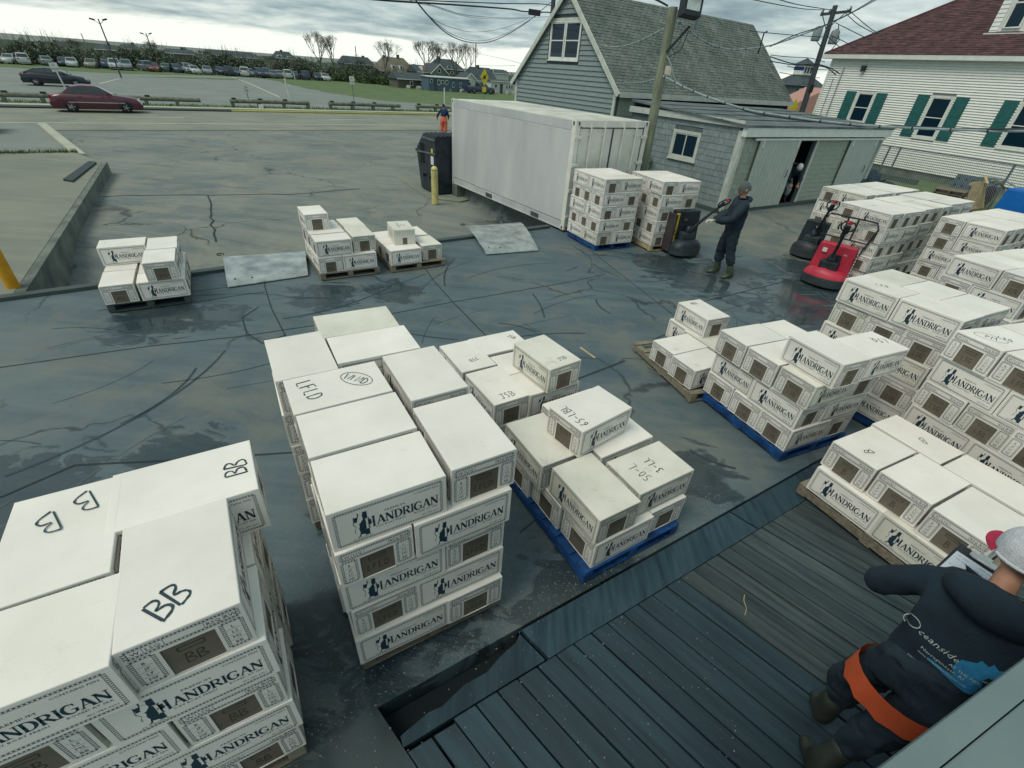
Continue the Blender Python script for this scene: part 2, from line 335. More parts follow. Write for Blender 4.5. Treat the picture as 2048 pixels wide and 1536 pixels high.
# left loading platform, its wall, steel edge plate and kerb
o = MB(); o.prism([FS(-14, CURB_N + .12), FS(-2.40, CURB_N + .12), FS(-1.50, 21.3), FS(-2.3, 23.4), FS(-14, 23.7)], -1.3, 0.0)
struct(o.build('platform', M_plat))
o = MB(); o.prism([FS(-2.395, CURB_N + .13), FS(-2.26, CURB_N + .13), FS(-1.36, 21.35), FS(-1.49, 21.3)], -1.3, -.004)
tag(o.build('retaining_wall', M_conc), 'stained concrete retaining wall between the raised platform and the sunken ramp', 'wall')
pl = MB().add([(-12.93, 13.35, .006), (-12.58, 13.25, .006), (-13.95, 15.82, .006), (-14.25, 15.9, .006), (-12.93, 13.35, .05), (-12.58, 13.25, .05), (-13.95, 15.82, .05), (-14.25, 15.9, .05)], [(3, 2, 1, 0), (4, 5, 6, 7), (0, 1, 5, 4), (1, 2, 6, 5), (2, 3, 7, 6), (3, 0, 4, 7)])
M_dsteel = mat('dark_steel', (.035, .05, .055), .55, .3, 5, .06, metal=.5)
tag(pl.build('edge_plate', M_dsteel), 'dark steel plate lying on the far end of the platform edge', 'plate')
o = MB(); o.prism([FS(-30, 23.75), FS(-2.35, 23.45), FS(-4.1, 33.0), FS(-30, 33)], -1.2, -.15); struct(o.build('side_lot', M_lot))
o = MB(); o.prism([FS(-2.33, 23.4), FS(-2.0, 23.4), FS(-3.8, 32.6), FS(-4.1, 32.6)], -1.2, -.05); struct(o.build('side_kerb', M_side))
# yellow guard post at the left edge
M_yel = mat('yellow_paint', (.62, .30, .012), .5, .2, 4, .05)
M_pyel = mat('faded_yellow_paint', (.56, .50, .20), .65, .22, 4, .06)
tag(MB().tube([(0, 0, -.9), (0, 0, .55), (-.02, 0, 1.15)], .085, 16).build('guard_post', M_yel, None, (-8.02, 6.62, 0)), 'bright orange yellow guard post at the left end of the dock kerb', 'bollard')
tag(MB().tube([(0, 0, 0), (0, 0, 1.0)], .105, 18).lathe([(.105, 1.0), (.098, 1.05), (.075, 1.09), (.04, 1.115), (.001, 1.12)], 18).build('bollard', M_pyel, None, (-2.93, 15.55, -.36)), 'pale yellow round topped bollard in front of the black dumpster', 'bollard')
# steel dock plates
def dock_plate(pts, lab):
    p = thing('dock_plate', lab, 'plate', (0, 0, 0), 0, 'steel dock plates at the bay edge')
    M_pl = _mats.get('plate') or mat('plate', (.36, .42, .43), .42, .35, 3.5, .05, 90, metal=.55, c2=(.55, .60, .58))
    n = 10; a, b, c, d = [Vector(q) for q in pts]; mb_ = MB(); vs = []
    for i in range(n + 1):
        f_ = i / n; bow = .078 + .030 * math.sin(math.pi * f_) if .12 < f_ < .7 else .03 + .05 * min(1, (f_ if f_ < .5 else 1 - f_) / .12)
        for e0, e1 in ((a, d), (b, c)):
            q = e0.lerp(e1, f_); vs.append((q.x, q.y, bow))
    vs2 = [(x, y, z - .014) for x, y, z in vs]; m_ = len(vs)
    fs = [(2 * i, 2 * i + 1, 2 * i + 3, 2 * i + 2) for i in range(n)] + [(m_ + 2 * i, m_ + 2 * i + 2, m_ + 2 * i + 3, m_ + 2 * i + 1) for i in range(n)]
    fs += [(2 * i, 2 * i + 2, m_ + 2 * i + 2, m_ + 2 * i) for i in range(n)] + [(2 * i + 1, m_ + 2 * i + 1, m_ + 2 * i + 3, 2 * i + 3) for i in range(n)] + [(0, m_, m_ + 1, 1), (2 * n, 2 * n + 1, m_ + 2 * n + 1, m_ + 2 * n)]
    mb_.add(vs + vs2, fs); mb_.build('sheet', M_pl, p)
    for q in (d.lerp(a, .12).lerp(c.lerp(b, .12), .1), d.lerp(a, .1).lerp(c.lerp(b, .1), .3), c.lerp(d, .14).lerp(b, .6), c.lerp(d, .2).lerp(b, .62)):
        MB().lathe([(.014, 0), (.014, .012), (.008, .018)], 8).build('bolt', M_dsteel, p, (q.x, q.y, .075))
    MB().tube([Vector((a.x - .05, a.y, .07)) + Vector((math.cos(t_) * .06, math.sin(t_) * .06, 0)) for t_ in [k * math.pi / 5 for k in range(10)]], .01, 6).build('chain_ring', M_dsteel, p)
    return p
dock_plate([(-5.75, 8.55), (-4.43, 9.2), (-3.87, 7.97), (-4.91, 7.19)], 'dull steel dock plate between the lone left pallet and the two low pallets')
dock_plate([(-1.5, 11.88), (-.12, 12.66), (.36, 10.44), (-.78, 9.89)], 'bright steel dock plate in front of the white container')
# dumpster pad
flat('concrete_pad', [(-5.1, 19.2), (-3.2, 20.9), (-1.2, 17.6), (-2.2, 16.0), (-3.3, 16.2)], -.33, M_plat, .3)
# street: road, kerb, pavement, verges, lot beyond
o = MB(); o.add([F(-200, 34, -.532), F(400, 34, -.532), F(400, 44.6, -.532), F(-200, 44.6, -.532)], [(0, 1, 2, 3)]); struct(o.build('road', M_road))
o = MB()
for a, b, n_ in [(-200, 200, 37.0)]: o.add([F(a, n_, -.527), F(b, n_, -.527), F(b, n_ + .13, -.527), F(a, n_ + .13, -.527)], [(0, 1, 2, 3)])
for k in range(-6, 12): s_ = -1.2 + 12.6 * k; o.add([F(s_, 40.2, -.527), F(s_ + 3.4, 40.2, -.527), F(s_ + 3.4, 40.34, -.527), F(s_, 40.34, -.527)], [(0, 1, 2, 3)])
o.build('road_marking', M_paintw)['kind'] = 'structure'
o = MB(); o.prism([FS(-200, 45.3), FS(400, 45.3), FS(400, 46.3), FS(-200, 46.3)], -.6, -.40); struct(o.build('pavement', M_side))
o = MB(); o.prism([FS(-200, 44.62), FS(5.6, 44.62), FS(5.6, 45.29), FS(-200, 45.29)], -.6, -.46); struct(o.build('gutter', M_joint))
o = MB(); o.prism([FS(5.65, 44.62), FS(400, 44.62), FS(400, 45.29), FS(5.65, 45.29)], -.6, -.45)
M_ygrass = ground_mat('dry_grass', (.16, .18, .04), (.30, .30, .07), (), .95, False, R(37), 20)
struct(o.build('verge', M_ygrass))
o = MB(); o.add([F(-200, 48.5, -.522), F(400, 48.5, -.522), F(400, 150, -.522), F(-200, 150, -.522)], [(0, 1, 2, 3)]); struct(o.build('parking_lot', M_lot))
gz = -.512
def grass_patch(pts, z=gz):
    c = Vector((sum(p[0] for p in pts) / len(pts), sum(p[1] for p in pts) / len(pts))); P_ = []
    for i in range(len(pts)):
        a, b = Vector(pts[i]), Vector(pts[(i + 1) % len(pts)]); k_ = max(2, int((b - a).length / 2.0))
        for k in range(k_):
            q = a.lerp(b, k / k_); P_.append(tuple(q + (q - c).normalized() * random.uniform(-.5, .5)))
    b_ = MB(); b_.add([(*F(p[0], p[1])[:2], z) for p in P_] , [tuple(range(len(P_)))]); me = b_.mesh('grass', M_grass)
    bm = bmesh.new(); bm.from_mesh(me); bmesh.ops.triangulate(bm, faces=bm.faces); bm.to_mesh(me); bm.free()
    o_ = link('lawn', me); o_['kind'] = 'structure'; return o_
grass_patch([(20, 118), (60, 120), (400, 120), (400, 50), (41, 56), (28.2, 57.6), (23.5, 60.5), (20.2, 73.7), (19, 99)])
grass_patch([(-30, 98), (-.9, 94.3), (14.1, 103.7), (19, 101), (19, 119), (-60, 119)])
grass_patch([(1, 88.0), (12.9, 91.8), (14.6, 97), (6, 93)])
grass_patch([(-200, 46.9), (400, 46.9), (400, 49.2), (-200, 49.2)], -.505)
b_ = MB(); b_.add([(15.2, 23.6, .012), (18.2, 17.2, .012), (60, 20, .012), (60, 60, .012), (12, 34, .012)], [(0, 1, 2, 3, 4)]); b_.build('grass_yard', M_grass)['kind'] = 'structure'
# grass blades in the near verges and tufts at kerbs (one mass)
def tufts(name, cells, m_, h=.12, n_=400, w_=.012):
    b2 = MB()
    for _ in range(n_):
        (s0, s1, n0, n1, z) = random.choice(cells); p = F(random.uniform(s0, s1), random.uniform(n0, n1), z); a = random.uniform(0, 6.28)
        hh = h * random.uniform(.5, 1.3); x = Vector((math.cos(a), math.sin(a), 0)) * w_; le = Vector((random.uniform(-1, 1), random.uniform(-1, 1), 0)) * hh * .4
        b2.add([p - x, p + x, p + le + Vector((0, 0, hh))], [(0, 1, 2)])
    o_ = b2.build(name, m_); o_['kind'] = 'stuff'; return o_
M_blade = mat('grass_blade', (.05, .10, .03), .8, .3, 9, 0, c2=(.14, .17, .05))
tufts('grass_tufts', [(-7, -2.2, 23.3, 23.6, -.02)] * 3 + [(-9.6, -7.9, CURB_N - .02, CURB_N + .25, -.02)] * 1, M_blade, .13, 900, .02)
tufts('roadside_grass', [(-40, 60, 46.6, 49, -.5)], M_blade, .15, 5200, .03)
tufts('yard_grass', [(24, 30, 10, 20, .01)], M_blade, .1, 1500, .02)
o = MB()
for pts in ([(-2.7, 71.0), (-1.0, 81.8)], [(13.9, 100.9), (13.9, 93.8), (13.6, 83.9), (12.4, 60.7)], [(-14, 66), (-8, 66)], [(26, 75), (24, 90)]): strip([FS(*p) for p in pts], .16, -.516, o)
o.build('lot_marking', M_paintw)['kind'] = 'structure'
# timber guard rails along the pavement: posts carrying a round log
M_log = mat('weathered_log', (.15, .17, .13), .9, .35, 4, .1, c2=(.24, .26, .20))
M_raildk = mat('rail_post', (.14, .17, .12), .9, .3)
for k, (a, b) in enumerate([(-40, -24), (-21, -9), (-7.2, 4.0), (6.0, 12.0), (13.6, 20.2), (21.8, 30.0), (31.5, 46)]):
    words = ['far left', 'long left', 'behind the maroon car', 'between the two small white signs', 'behind the tall sign post', 'behind the orange trousered worker', 'beyond the container']
    g_ = thing('guard_rail', 'weathered log guard rail beside the pavement, ' + words[k], 'guard rail', F(a, 47.6, -.51), R(37), 'log guard rails along the street')
    L_ = b - a; MB().tube([(0, 0, .46), (L_ * .5, 0, .46 + random.uniform(-.02, .02)), (L_, 0, .45)], .15, 10).build('log', M_log, g_)
    pm = MB().box((0, 0, .17), (.24, .24, .36)).mesh('post', M_raildk)
    for i in range(int(L_ / 1.9) + 1): link('post', pm, g_, (min(L_ - .15, .15 + 1.9 * i), 0, 0))
    bm_ = MB().box((0, 0, 0), (.3, .2, .1)).mesh('bracket', M_dsteel)
    for i in range(int(L_ / 1.9)): link('bracket', bm_, g_, (.3 + 1.9 * i, 0, .64))
# ---------------------------------------------------------------- timber deck, plank by plank
M_deck = mat('deck_plank', (.013, .040, .062), .58, .35, 2.2, .09, 70, stretch=(7, .7, 3), c2=(.030, .068, .090), rnd=.20)
M_deck2 = mat('deck_plank_worn', (.020, .046, .058), .72, .4, 2.6, .12, 80, stretch=(8, .6, 3), c2=(.062, .088, .088), rnd=.22)
deck = bpy.data.objects.new('timber_deck', None); col.objects.link(deck); deck['kind'] = 'structure'
azd, azp = R(33.2), R(-42.3)
xm = bevel(MB().box((0, 0, 0), (1, .262, .05)).mesh('cap', M_deck), .004, 1)
capl = [(-.02, 1.02), (1.05, 3.4), (3.42, 6.1), (6.12, 9.4)]
cut = .30 / math.sin(R(75.5))
for i, (a, b) in enumerate(capl):
    if i == 0: a = .95
    bb = MB(); P1, P2, P3, P4 = dk(a, 0), dk(b, 0), dk(b, .27), dk(a, .27)
    if i == 0:   # ragged broken end of the first cap board
        bb.prism([tuple(dk(.95, .06)), tuple(dk(1.05, 0)), tuple(dk(b, 0)), tuple(dk(b, .265)), tuple(dk(.0, .265)), tuple(dk(.02, .20)), tuple(dk(.22, .165)), tuple(dk(.31, .175)), tuple(dk(.5, .13)), tuple(dk(.66, .135)), tuple(dk(.80, .09))], -.055, -.006)
    else: bb.prism([tuple(P1), tuple(P2), tuple(P3), tuple(P4)], -.055, -.006)
    bb.build('cap_board', M_deck, deck)
pw = .152; pitch_ = pw / math.sin(R(75.5)) 
for i in range(58):
    a0 = -.0 + i * pitch_ * 1.0; gap = random.uniform(.006, .016); ln = 6.5
    b0 = .275 if i > 1 else .30
    c4 = [dk(a0 + gap, b0), dk(a0 + pitch_ - .002, b0), dk(a0 + pitch_ - .002, b0 + ln), dk(a0 + gap, b0 + ln)]
    dz = random.uniform(-.004, .003)
    bb = MB(); cen = (c4[0] + c4[2]) / 2
    bb.prism([tuple(p - cen) for p in c4], -.05, 0)
    me = bevel(bb.mesh('plank', M_deck2 if a0 > 2.3 else M_deck), .0035, 1)
    # grain runs along the plank: rotate the mesh frame so local Y is the plank's length
    ro = Matrix.Rotation(-(azp - R(90)), 4, 'Z'); me.transform(ro)
    link('plank', me, deck, (cen.x, cen.y, -.004 + dz), azp - R(90))
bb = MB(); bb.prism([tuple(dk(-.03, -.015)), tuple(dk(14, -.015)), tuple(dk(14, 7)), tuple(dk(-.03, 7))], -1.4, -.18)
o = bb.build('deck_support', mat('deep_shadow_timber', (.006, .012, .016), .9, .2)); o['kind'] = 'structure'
# loose grit and chips on the yard near the deck: one mass of small stones
gm = MB(); rg0 = random.Random(9)
for _ in range(2600):
    a_ = rg0.uniform(-.6, 3.6); b_0 = -abs(rg0.gauss(0, .28)) - .03; p = dk(a_, b_0) if rg0.random() < .7 else Vector((rg0.uniform(-1.6, 1.6), rg0.uniform(.6, 3.2)))
    if rg0.random() > .7 and p.y < 1.0 and p.x > 0: continue
    s_ = rg0.choice((.0025, .003, .004, .006)); h_ = s_ * .8; t0 = rg0.uniform(0, 6.28)
    vs = [(p.x + s_ * math.cos(t0 + k * 1.57) * rg0.uniform(.7, 1.3), p.y + s_ * math.sin(t0 + k * 1.57) * rg0.uniform(.7, 1.3), .001) for k in range(4)] + [(p.x, p.y, h_)]
    gm.add(vs, [(0, 1, 4), (1, 2, 4), (2, 3, 4), (3, 0, 4)])
gm.build('loose_grit', mat('grit', (.16, .19, .17), .8, .5, 40, 0, c2=(.36, .36, .30)))['kind'] = 'stuff'
tag(MB().tube([(0, 0, .008), (.03, .05, .012), (.035, .12, .01), (.06, .17, .008)], .003, 6).build('straw', M_woodw, None, (1.93, 2.05, 0)), 'thin pale straw lying across the dark deck planks', 'straw')
tag(MB().box((0, 0, .008), (.03, .34, .012)).build('wood_splinter', M_woodw, None, (1.07, 5.95, 0), R(35)), 'small wood splinter on the wet yard beside the JSB box', 'splinter')
# ---------------------------------------------------------------- fish cartons
BL, BW, BH = .61, .406, .285
M_paper = mat('carton_paper', (.755, .735, .675), .62, .06, 2.2, .02, 160, rnd=.04, c2=(.81, .79, .735), smudge=(.52, .52, .44, .30))
M_paper2 = mat('carton_paper_stained', (.66, .655, .57), .62, .10, 2.2, .02, 160, rnd=.03, c2=(.75, .74, .66), smudge=(.40, .38, .28, .5))
M_ink = mat('printing_ink', (.010, .038, .062), .6, .12, 9, 0)
M_kraft = mat('kraft_board', (.135, .118, .090), .8, .2, 4, .03, rnd=.12)
M_mark = mat('marker_ink', (.016, .045, .060), .5, .2, 30, 0)
M_markb = mat('marker_on_kraft', (.035, .030, .024), .6, .1)
def ribbon(mb_, pts, w_, M, mi=0, closed=False):
    pts = [Vector(p) for p in pts]; n = len(pts); vs = []
    for i, p in enumerate(pts):
        a = pts[max(i - 1, 0)]; b = pts[min(i + 1, n - 1)]; d = (b - a)
        d = d.normalized() if d.length > 1e-9 else Vector((1, 0)); x = Vector((-d.y, d.x)) * ((w_[i] if isinstance(w_, (list, tuple)) else w_) / 2)
        vs += [M(p - x), M(p + x)]
    mb_.add(vs, [(2 * i, 2 * i + 2, 2 * i + 3, 2 * i + 1) for i in range(n - 1)], mi)
def arc(cx_, cy_, rx, ry, a0, a1, n=9): return [(cx_ + rx * math.cos(R(a0 + (a1 - a0) * i / n)), cy_ + ry * math.sin(R(a0 + (a1 - a0) * i / n))) for i in range(n + 1)]
# western display capitals used for the big print: list of (points, width) in a unit-height em, plus advance
def serif_v(x, w_=.17): return [([(x, 0), (x, 1)], w_), ([(x - .15, .035), (x + .15, .035)], .07), ([(x - .15, .965), (x + .15, .965)], .07), ([(x - .05, .5), (x + .05, .5)], .22)]
GL = {
 'H': (serif_v(.17) + serif_v(.68) + [([(.17, .5), (.68, .5)], .08)], .86),
 'A': ([([(.08, .0), (.42, 1.0)], .085), ([(.42, 1.0), (.74, 0)], .19), ([(.2, .34), (.62, .34)], .07), ([(-.04, .035), (.22, .035)], .07), ([(.58, .035), (.92, .035)], .07), ([(.3, .97), (.5, .97)], .07)], .86),
 'N': ([([(.14, 0), (.14, 1)], .085), ([(.74, 0), (.74, 1)], .085), ([(.14, .96), (.74, .04)], .21), ([(0, .035), (.3, .035)], .07), ([(0, .965), (.22, .965)], .07), ([(.6, .965), (.88, .965)], .07)], .9),
 'D': (serif_v(.17) + [([(.1, .96)] + arc(.35, .5, .40, .46, 90, -90, 10) + [(.1, .04)], [.07] + [.08, .1, .14, .18, .2, .2, .2, .18, .14, .1, .08] + [.07])], .86),
 'R': (serif_v(.17) + [([(.1, .96)] + arc(.38, .73, .27, .23, 90, -90, 8) + [(.2, .5)], [.07, .08, .12, .16, .18, .18, .16, .12, .08, .07, .07]), ([(.4, .5), (.74, .03)], .19), ([(.62, .035), (.9, .035)], .07)], .86),
 'I': (serif_v(.17), .36),
 'G': ([(arc(.45, .5, .37, .47, 50, 330, 14), [.06, .09, .12, .15, .18, .2, .2, .2, .2, .18, .15, .12, .09, .09, .1]), ([(.48, .42), (.88, .42)], .07), ([(.74, .42), (.74, .1)], .14), ([(.72, .98), (.74, .72)], .07)], .92)}
def big_word(mb_, word, x, y, h, M, mi=0, total=None):
    adv = [GL[c][1] for c in word]; k = (total / sum(adv)) if total else h
    for c, a in zip(word, adv):
        for pts, w_ in GL[c][0]:
            P_ = [(x + px * k, y + py * h) for px, py in pts]
            ww = [q * (h * .5 + k * .5) for q in w_] if isinstance(w_, list) else w_ * (h * .5 + k * .5)
            if isinstance(ww, list): ww = (ww + [ww[-1]] * len(P_))[:len(P_)]
            ribbon(mb_, P_, ww, M, mi)
        x += a * k
_txt = {}
def text_geo(s):
    if s in _txt: return _txt[s]
    c = bpy.data.curves.new('t', 'FONT'); c.body = s; c.size = 1.0; c.resolution_u = 1; c.offset = 0.0
    o_ = bpy.data.objects.new('t', c); col.objects.link(o_); dg = bpy.context.evaluated_depsgraph_get(); me = bpy.data.meshes.new_from_object(o_.evaluated_get(dg))
    vs = [(v.co.x, v.co.y) for v in me.vertices]; fs = [tuple(p.vertices) for p in me.polygons]
    bpy.data.objects.remove(o_); bpy.data.curves.remove(c); bpy.data.meshes.remove(me)
    x0 = min(v[0] for v in vs); x1 = max(v[0] for v in vs); _txt[s] = ([(a - x0, b) for a, b in vs], fs, x1 - x0); return _txt[s]
def small(mb_, s, x, y, h, M, mi=0, sxx=1.0, align=0, serif=True):
    vs, fs, w_ = text_geo(s); k = h / .70; x -= w_ * k * sxx * align
    mb_.add([M(Vector((x + a * k * sxx, y + b * k))) for a, b in vs], fs, mi)
def dashes(mb_, x0, y0, x1, y1, M, mi=0, s_=.0075, pitch=.0128, horiz=True):
    n = int(((x1 - x0) if horiz else (y1 - y0)) / pitch)
    for i in range(n):
        c_ = (i + .5) / n
        if horiz: a = Vector((x0 + (x1 - x0) * c_, y0)); mb_.add([M(a + Vector(q)) for q in ((-s_ / 2, -s_ * .36), (s_ / 2, -s_ * .36), (s_ / 2, s_ * .36), (-s_ / 2, s_ * .36))], [(0, 1, 2, 3)], mi)
        else: a = Vector((x0, y0 + (y1 - y0) * c_)); mb_.add([M(a + Vector(q)) for q in ((-s_ * .5, -s_ * .30), (s_ * .5, -s_ * .30), (s_ * .5, s_ * .30), (-s_ * .5, s_ * .30))], [(0, 1, 2, 3)], mi)
def frame(mb_, x0, y0, x1, y1, M, mi=0, lw=.0016, gap=.0058):
    for o_ in (-gap, gap):
        for a, b in (((x0, y0 + o_), (x1, y0 + o_)), ((x0, y1 + o_), (x1, y1 + o_)), ((x0 + o_, y0), (x0 + o_, y1)), ((x1 + o_, y0), (x1 + o_, y1))): ribbon(mb_, [a, b], lw, M, mi)
    dashes(mb_, x0, y0, x1, y0, M, mi); dashes(mb_, x0, y1, x1, y1, M, mi); dashes(mb_, x0, y0, x0, y1, M, mi, horiz=False); dashes(mb_, x1, y0, x1, y1, M, mi, horiz=False)
def side_print(mb_, M, M2):
    W_, H_ = BL, BH
    frame(mb_, .030, .026, W_ - .030, H_ - .030, M, 1)
    # emblem: dark stepped block with a pale figure hauling a rope
    def poly(pts, mi, MM): mb_.add([MM(Vector((.118 + x * .066, .050 + y * .175))) for x, y in pts], [tuple(range(len(pts)))], mi)
    poly([(.28, 1.0), (1.0, 1.0), (1.0, .62), (1.25, .62), (1.25, .40), (1.05, .40), (1.05, 0), (.1, 0), (.1, .33), (.28, .42)], 1, M)
    poly([(0, .86), (.28, .86), (.28, .66), (0, .66)], 1, M)
    poly(arc(.52, .95, .16, .09, 0, 360, 10)[:-1], 0, M2)
    poly([(.36, .9), (.62, .88), (.66, .72), (.46, .60), (.30, .55), (.22, .70)], 0, M2)
    poly([(.22, .62), (.36, .5), (.30, .38), (.10, .46), (.0, .58)], 0, M2)
    poly([(.05, .42), (.26, .40), (.34, .2), (.24, .04), (.06, .02), (.0, .2)], 0, M2)
    poly([(.4, .1), (.7, .06), (.72, .0), (.3, .0)], 0, M2)
    ribbon(mb_, [(.118 + .066 * a, .05 + .175 * b) for a, b in ((.0, .9), (-.08, .6), (.1, .45), (-.04, .3), (.06, .12), (.3, .03))], .0032, M, 1)
    # first letter: dark, with a pale left stem where it crosses the block
    for pts, w_ in GL['H'][0]: ribbon(mb_, [(.176 + px * .054, .094 + py * .080) for px, py in pts], w_ * .062, M, 1)
    for pts, w_ in GL['H'][0]:
        if max(p[0] for p in pts) < .5: ribbon(mb_, [(.170 + px * .054, .096 + py * .078) for px, py in pts], w_ * .060, M2, 0)
    big_word(mb_, 'ANDRIGAN', .228, .100, .062, M, 1, .335)
    small(mb_, 'PREMIUM', .325, .178, .0145, M, 1, 1.25, .5)
    small(mb_, 'CONTAINS FISH', W_ - .048, H_ - .062, .0125, M, 1, 1.05, 1)
    small(mb_, 'DAY BOAT FRESH', .222, .078, .0125, M, 1, 1.1)
    small(mb_, 'BOXED AT SEA', .556, .078, .0125, M, 1, 1.1, 1)
    small(mb_, 'PT. JUDITH, R.I.', .100, .036, .010, M, 1, 1.1)
    small(mb_, '401-789-6201', W_ - .050, .044, .0115, M, 1, 1.05, 1)
NW0, NW1, NH = .112, .294, .192       # notch in the end flap: from, to, height
def end_print(mb_, M, flip=0):
    W_, H_ = BW, BH
    frame(mb_, .022, H_ - .068, W_ - .022, H_ - .022, M, 1)
    for x in (.075, .14, .27, .335): ribbon(mb_, [(x, H_ - .062), (x, H_ - .028)], .0016, M, 1)
    for s_, x in (('LW', .047), ('LSQ', .107), ('RSQ', .302), ('RW', .360)): small(mb_, s_, x, H_ - .056, .020, M, 1, .95, .5)
    for x0, x1, lab in ((.020, .092, ('B', 'JF', 'LF', 'MF')), (W_ - .092, W_ - .020, ('L', 'LS', 'MS', 'BB'))):
        frame(mb_, x0, .030, x1, H_ - .088, M, 1)
        for i, s_ in enumerate(lab):
            y = .155 - i * .037; small(mb_, s_, (x0 + x1) / 2, y, .018, M, 1, 1.0, .5)
            if i: ribbon(mb_, [(x0 + .012, y + .028), (x1 - .012, y + .028)], .0013, M, 1)
def carton_mesh(name, paper, seed, plain=False):
    rnd_ = random.Random(seed); mb_ = MB(); hx, hy, H_ = BL / 2, BW / 2, BH
    n = 8; sag = rnd_.uniform(.0, .004)
    r_ = .005
    # lid top as a grid with a soft rolled rim and a slight sag
    xs = [-hx + r_] + [-hx + BL * (i / n) for i in range(1, n)] + [hx - r_]; ys = [-hy + r_] + [-hy + BW * (i / 5) for i in range(1, 5)] + [hy - r_]
    ph = rnd_.uniform(0, 6)
    vs = [(x, y, H_ - sag * math.cos(x / BL * math.pi) * math.cos(y / BW * math.pi) + .0012 * math.sin(9 * x + ph) * math.cos(11 * y + ph) * (1 if abs(x) < hx - .02 and abs(y) < hy - .02 else 0)) for y in ys for x in xs]
    nx = len(xs); mb_.add(vs, [(j * nx + i, j * nx + i + 1, (j + 1) * nx + i + 1, (j + 1) * nx + i) for j in range(len(ys) - 1) for i in range(nx - 1)], 0, True)
    # rolled rim
    rim0 = [(-hx + r_, -hy + r_, H_), (hx - r_, -hy + r_, H_), (hx - r_, hy - r_, H_), (-hx + r_, hy - r_, H_)]
    rim1 = [(-hx + .0015, -hy + .0015, H_ - .0015), (hx - .0015, -hy + .0015, H_ - .0015), (hx - .0015, hy - .0015, H_ - .0015), (-hx + .0015, hy - .0015, H_ - .0015)]
    rim2 = [(-hx, -hy, H_ - r_), (hx, -hy, H_ - r_), (hx, hy, H_ - r_), (-hx, hy, H_ - r_)]
    for A_, B_ in ((rim0, rim1), (rim1, rim2)):
        mb_.add(A_ + B_, [(i, i + 4, (i + 1) % 4 + 4, (i + 1) % 4) for i in range(4)], 0, False)
    z1 = H_ - r_; z0 = .004
    for sgn in (-1, 1):      # long sides
        a, b = Vector((-hx * -sgn, hy * -sgn * -1, 0)), None
        y = hy * sgn
        mb_.add([(-hx, y, z0), (hx, y, z0), (hx, y, z1), (-hx, y, z1)], [(0, 1, 2, 3) if sgn < 0 else (3, 2, 1, 0)], 0)
    for sgn in (-1, 1):      # ends, notched unless plain
        x = hx * sgn; u0, u1, nh = (-hy + NW0, -hy + NW1, NH) if not plain else (-.045, .045, .13)
        P_ = [(x, -hy, z0), (x, u0, z0), (x, u0, nh), (x, u1, nh), (x, u1, z0), (x, hy, z0), (x, hy, z1), (x, -hy, z1)]
        f_ = [(0, 1, 2, 7), (2, 3, 6, 7), (3, 4, 5, 6)]
        mb_.add(P_, f_ if sgn > 0 else [q[::-1] for q in f_], 0)
        t_ = .005 * -sgn     # cut edge thickness of the flap
        mb_.add([(x, u0, z0), (x, u0, nh), (x, u1, nh), (x, u1, z0), (x + t_, u0, z0), (x + t_, u0, nh), (x + t_, u1, nh), (x + t_, u1, z0)], [(0, 1, 5, 4), (1, 2, 6, 5), (2, 3, 7, 6)], 0)
    mb_.add([(-hx, -hy, z0), (hx, -hy, z0), (hx, hy, z0), (-hx, hy, z0)], [(3, 2, 1, 0)], 0)
    e_ = .0007
    if not plain:
        side_print(mb_, lambda p: (p.x - hx, -hy - e_, p.y), lambda p: (p.x - hx, -hy - 2 * e_, p.y)); side_print(mb_, lambda p: (hx - p.x, hy + e_, p.y), lambda p: (hx - p.x, hy + 2 * e_, p.y))
        end_print(mb_, lambda p: (hx + e_, p.x - hy, p.y)); end_print(mb_, lambda p: (-hx - e_, hy - p.x, p.y))
    else:
        for f_ in (lambda p: (p.x - hx, -hy - e_, p.y), lambda p: (hx - p.x, hy + e_, p.y)):
            small(mb_, 'FRESH SEAFOOD', .30, .15, .034, f_, 1, 1.0, .5); small(mb_, 'PERISHABLE', .30, .095, .034, f_, 1, 1.0, .5)
        for k in range(3):
            for q in range(7):
                for f_ in (lambda p: (hx + e_, p.x - hy, p.y), lambda p: (-hx - e_, hy - p.x, p.y)): ribbon(mb_, [(.04 + q * .05, .245 - k * .028), (.065 + q * .05, .245 - k * .028)], .003, f_, 1)
        for k in range(3): small(mb_, ['KEEP', 'COLD', 'FRESH SEAFOOD'][k], 0, .05 - k * .06, .032, lambda p: (p.x * .9, p.y, H_ + .0045), 1, 1.0, .5)
    return mb_.mesh(name, [paper, M_ink])
CARTON = [carton_mesh('carton_a', M_paper, 1), carton_mesh('carton_b', M_paper, 2), carton_mesh('carton_c', M_paper, 5), carton_mesh('carton_stained', M_paper2, 4)]
CARTON_PLAIN = carton_mesh('carton_plain', M_paper2, 8, True)
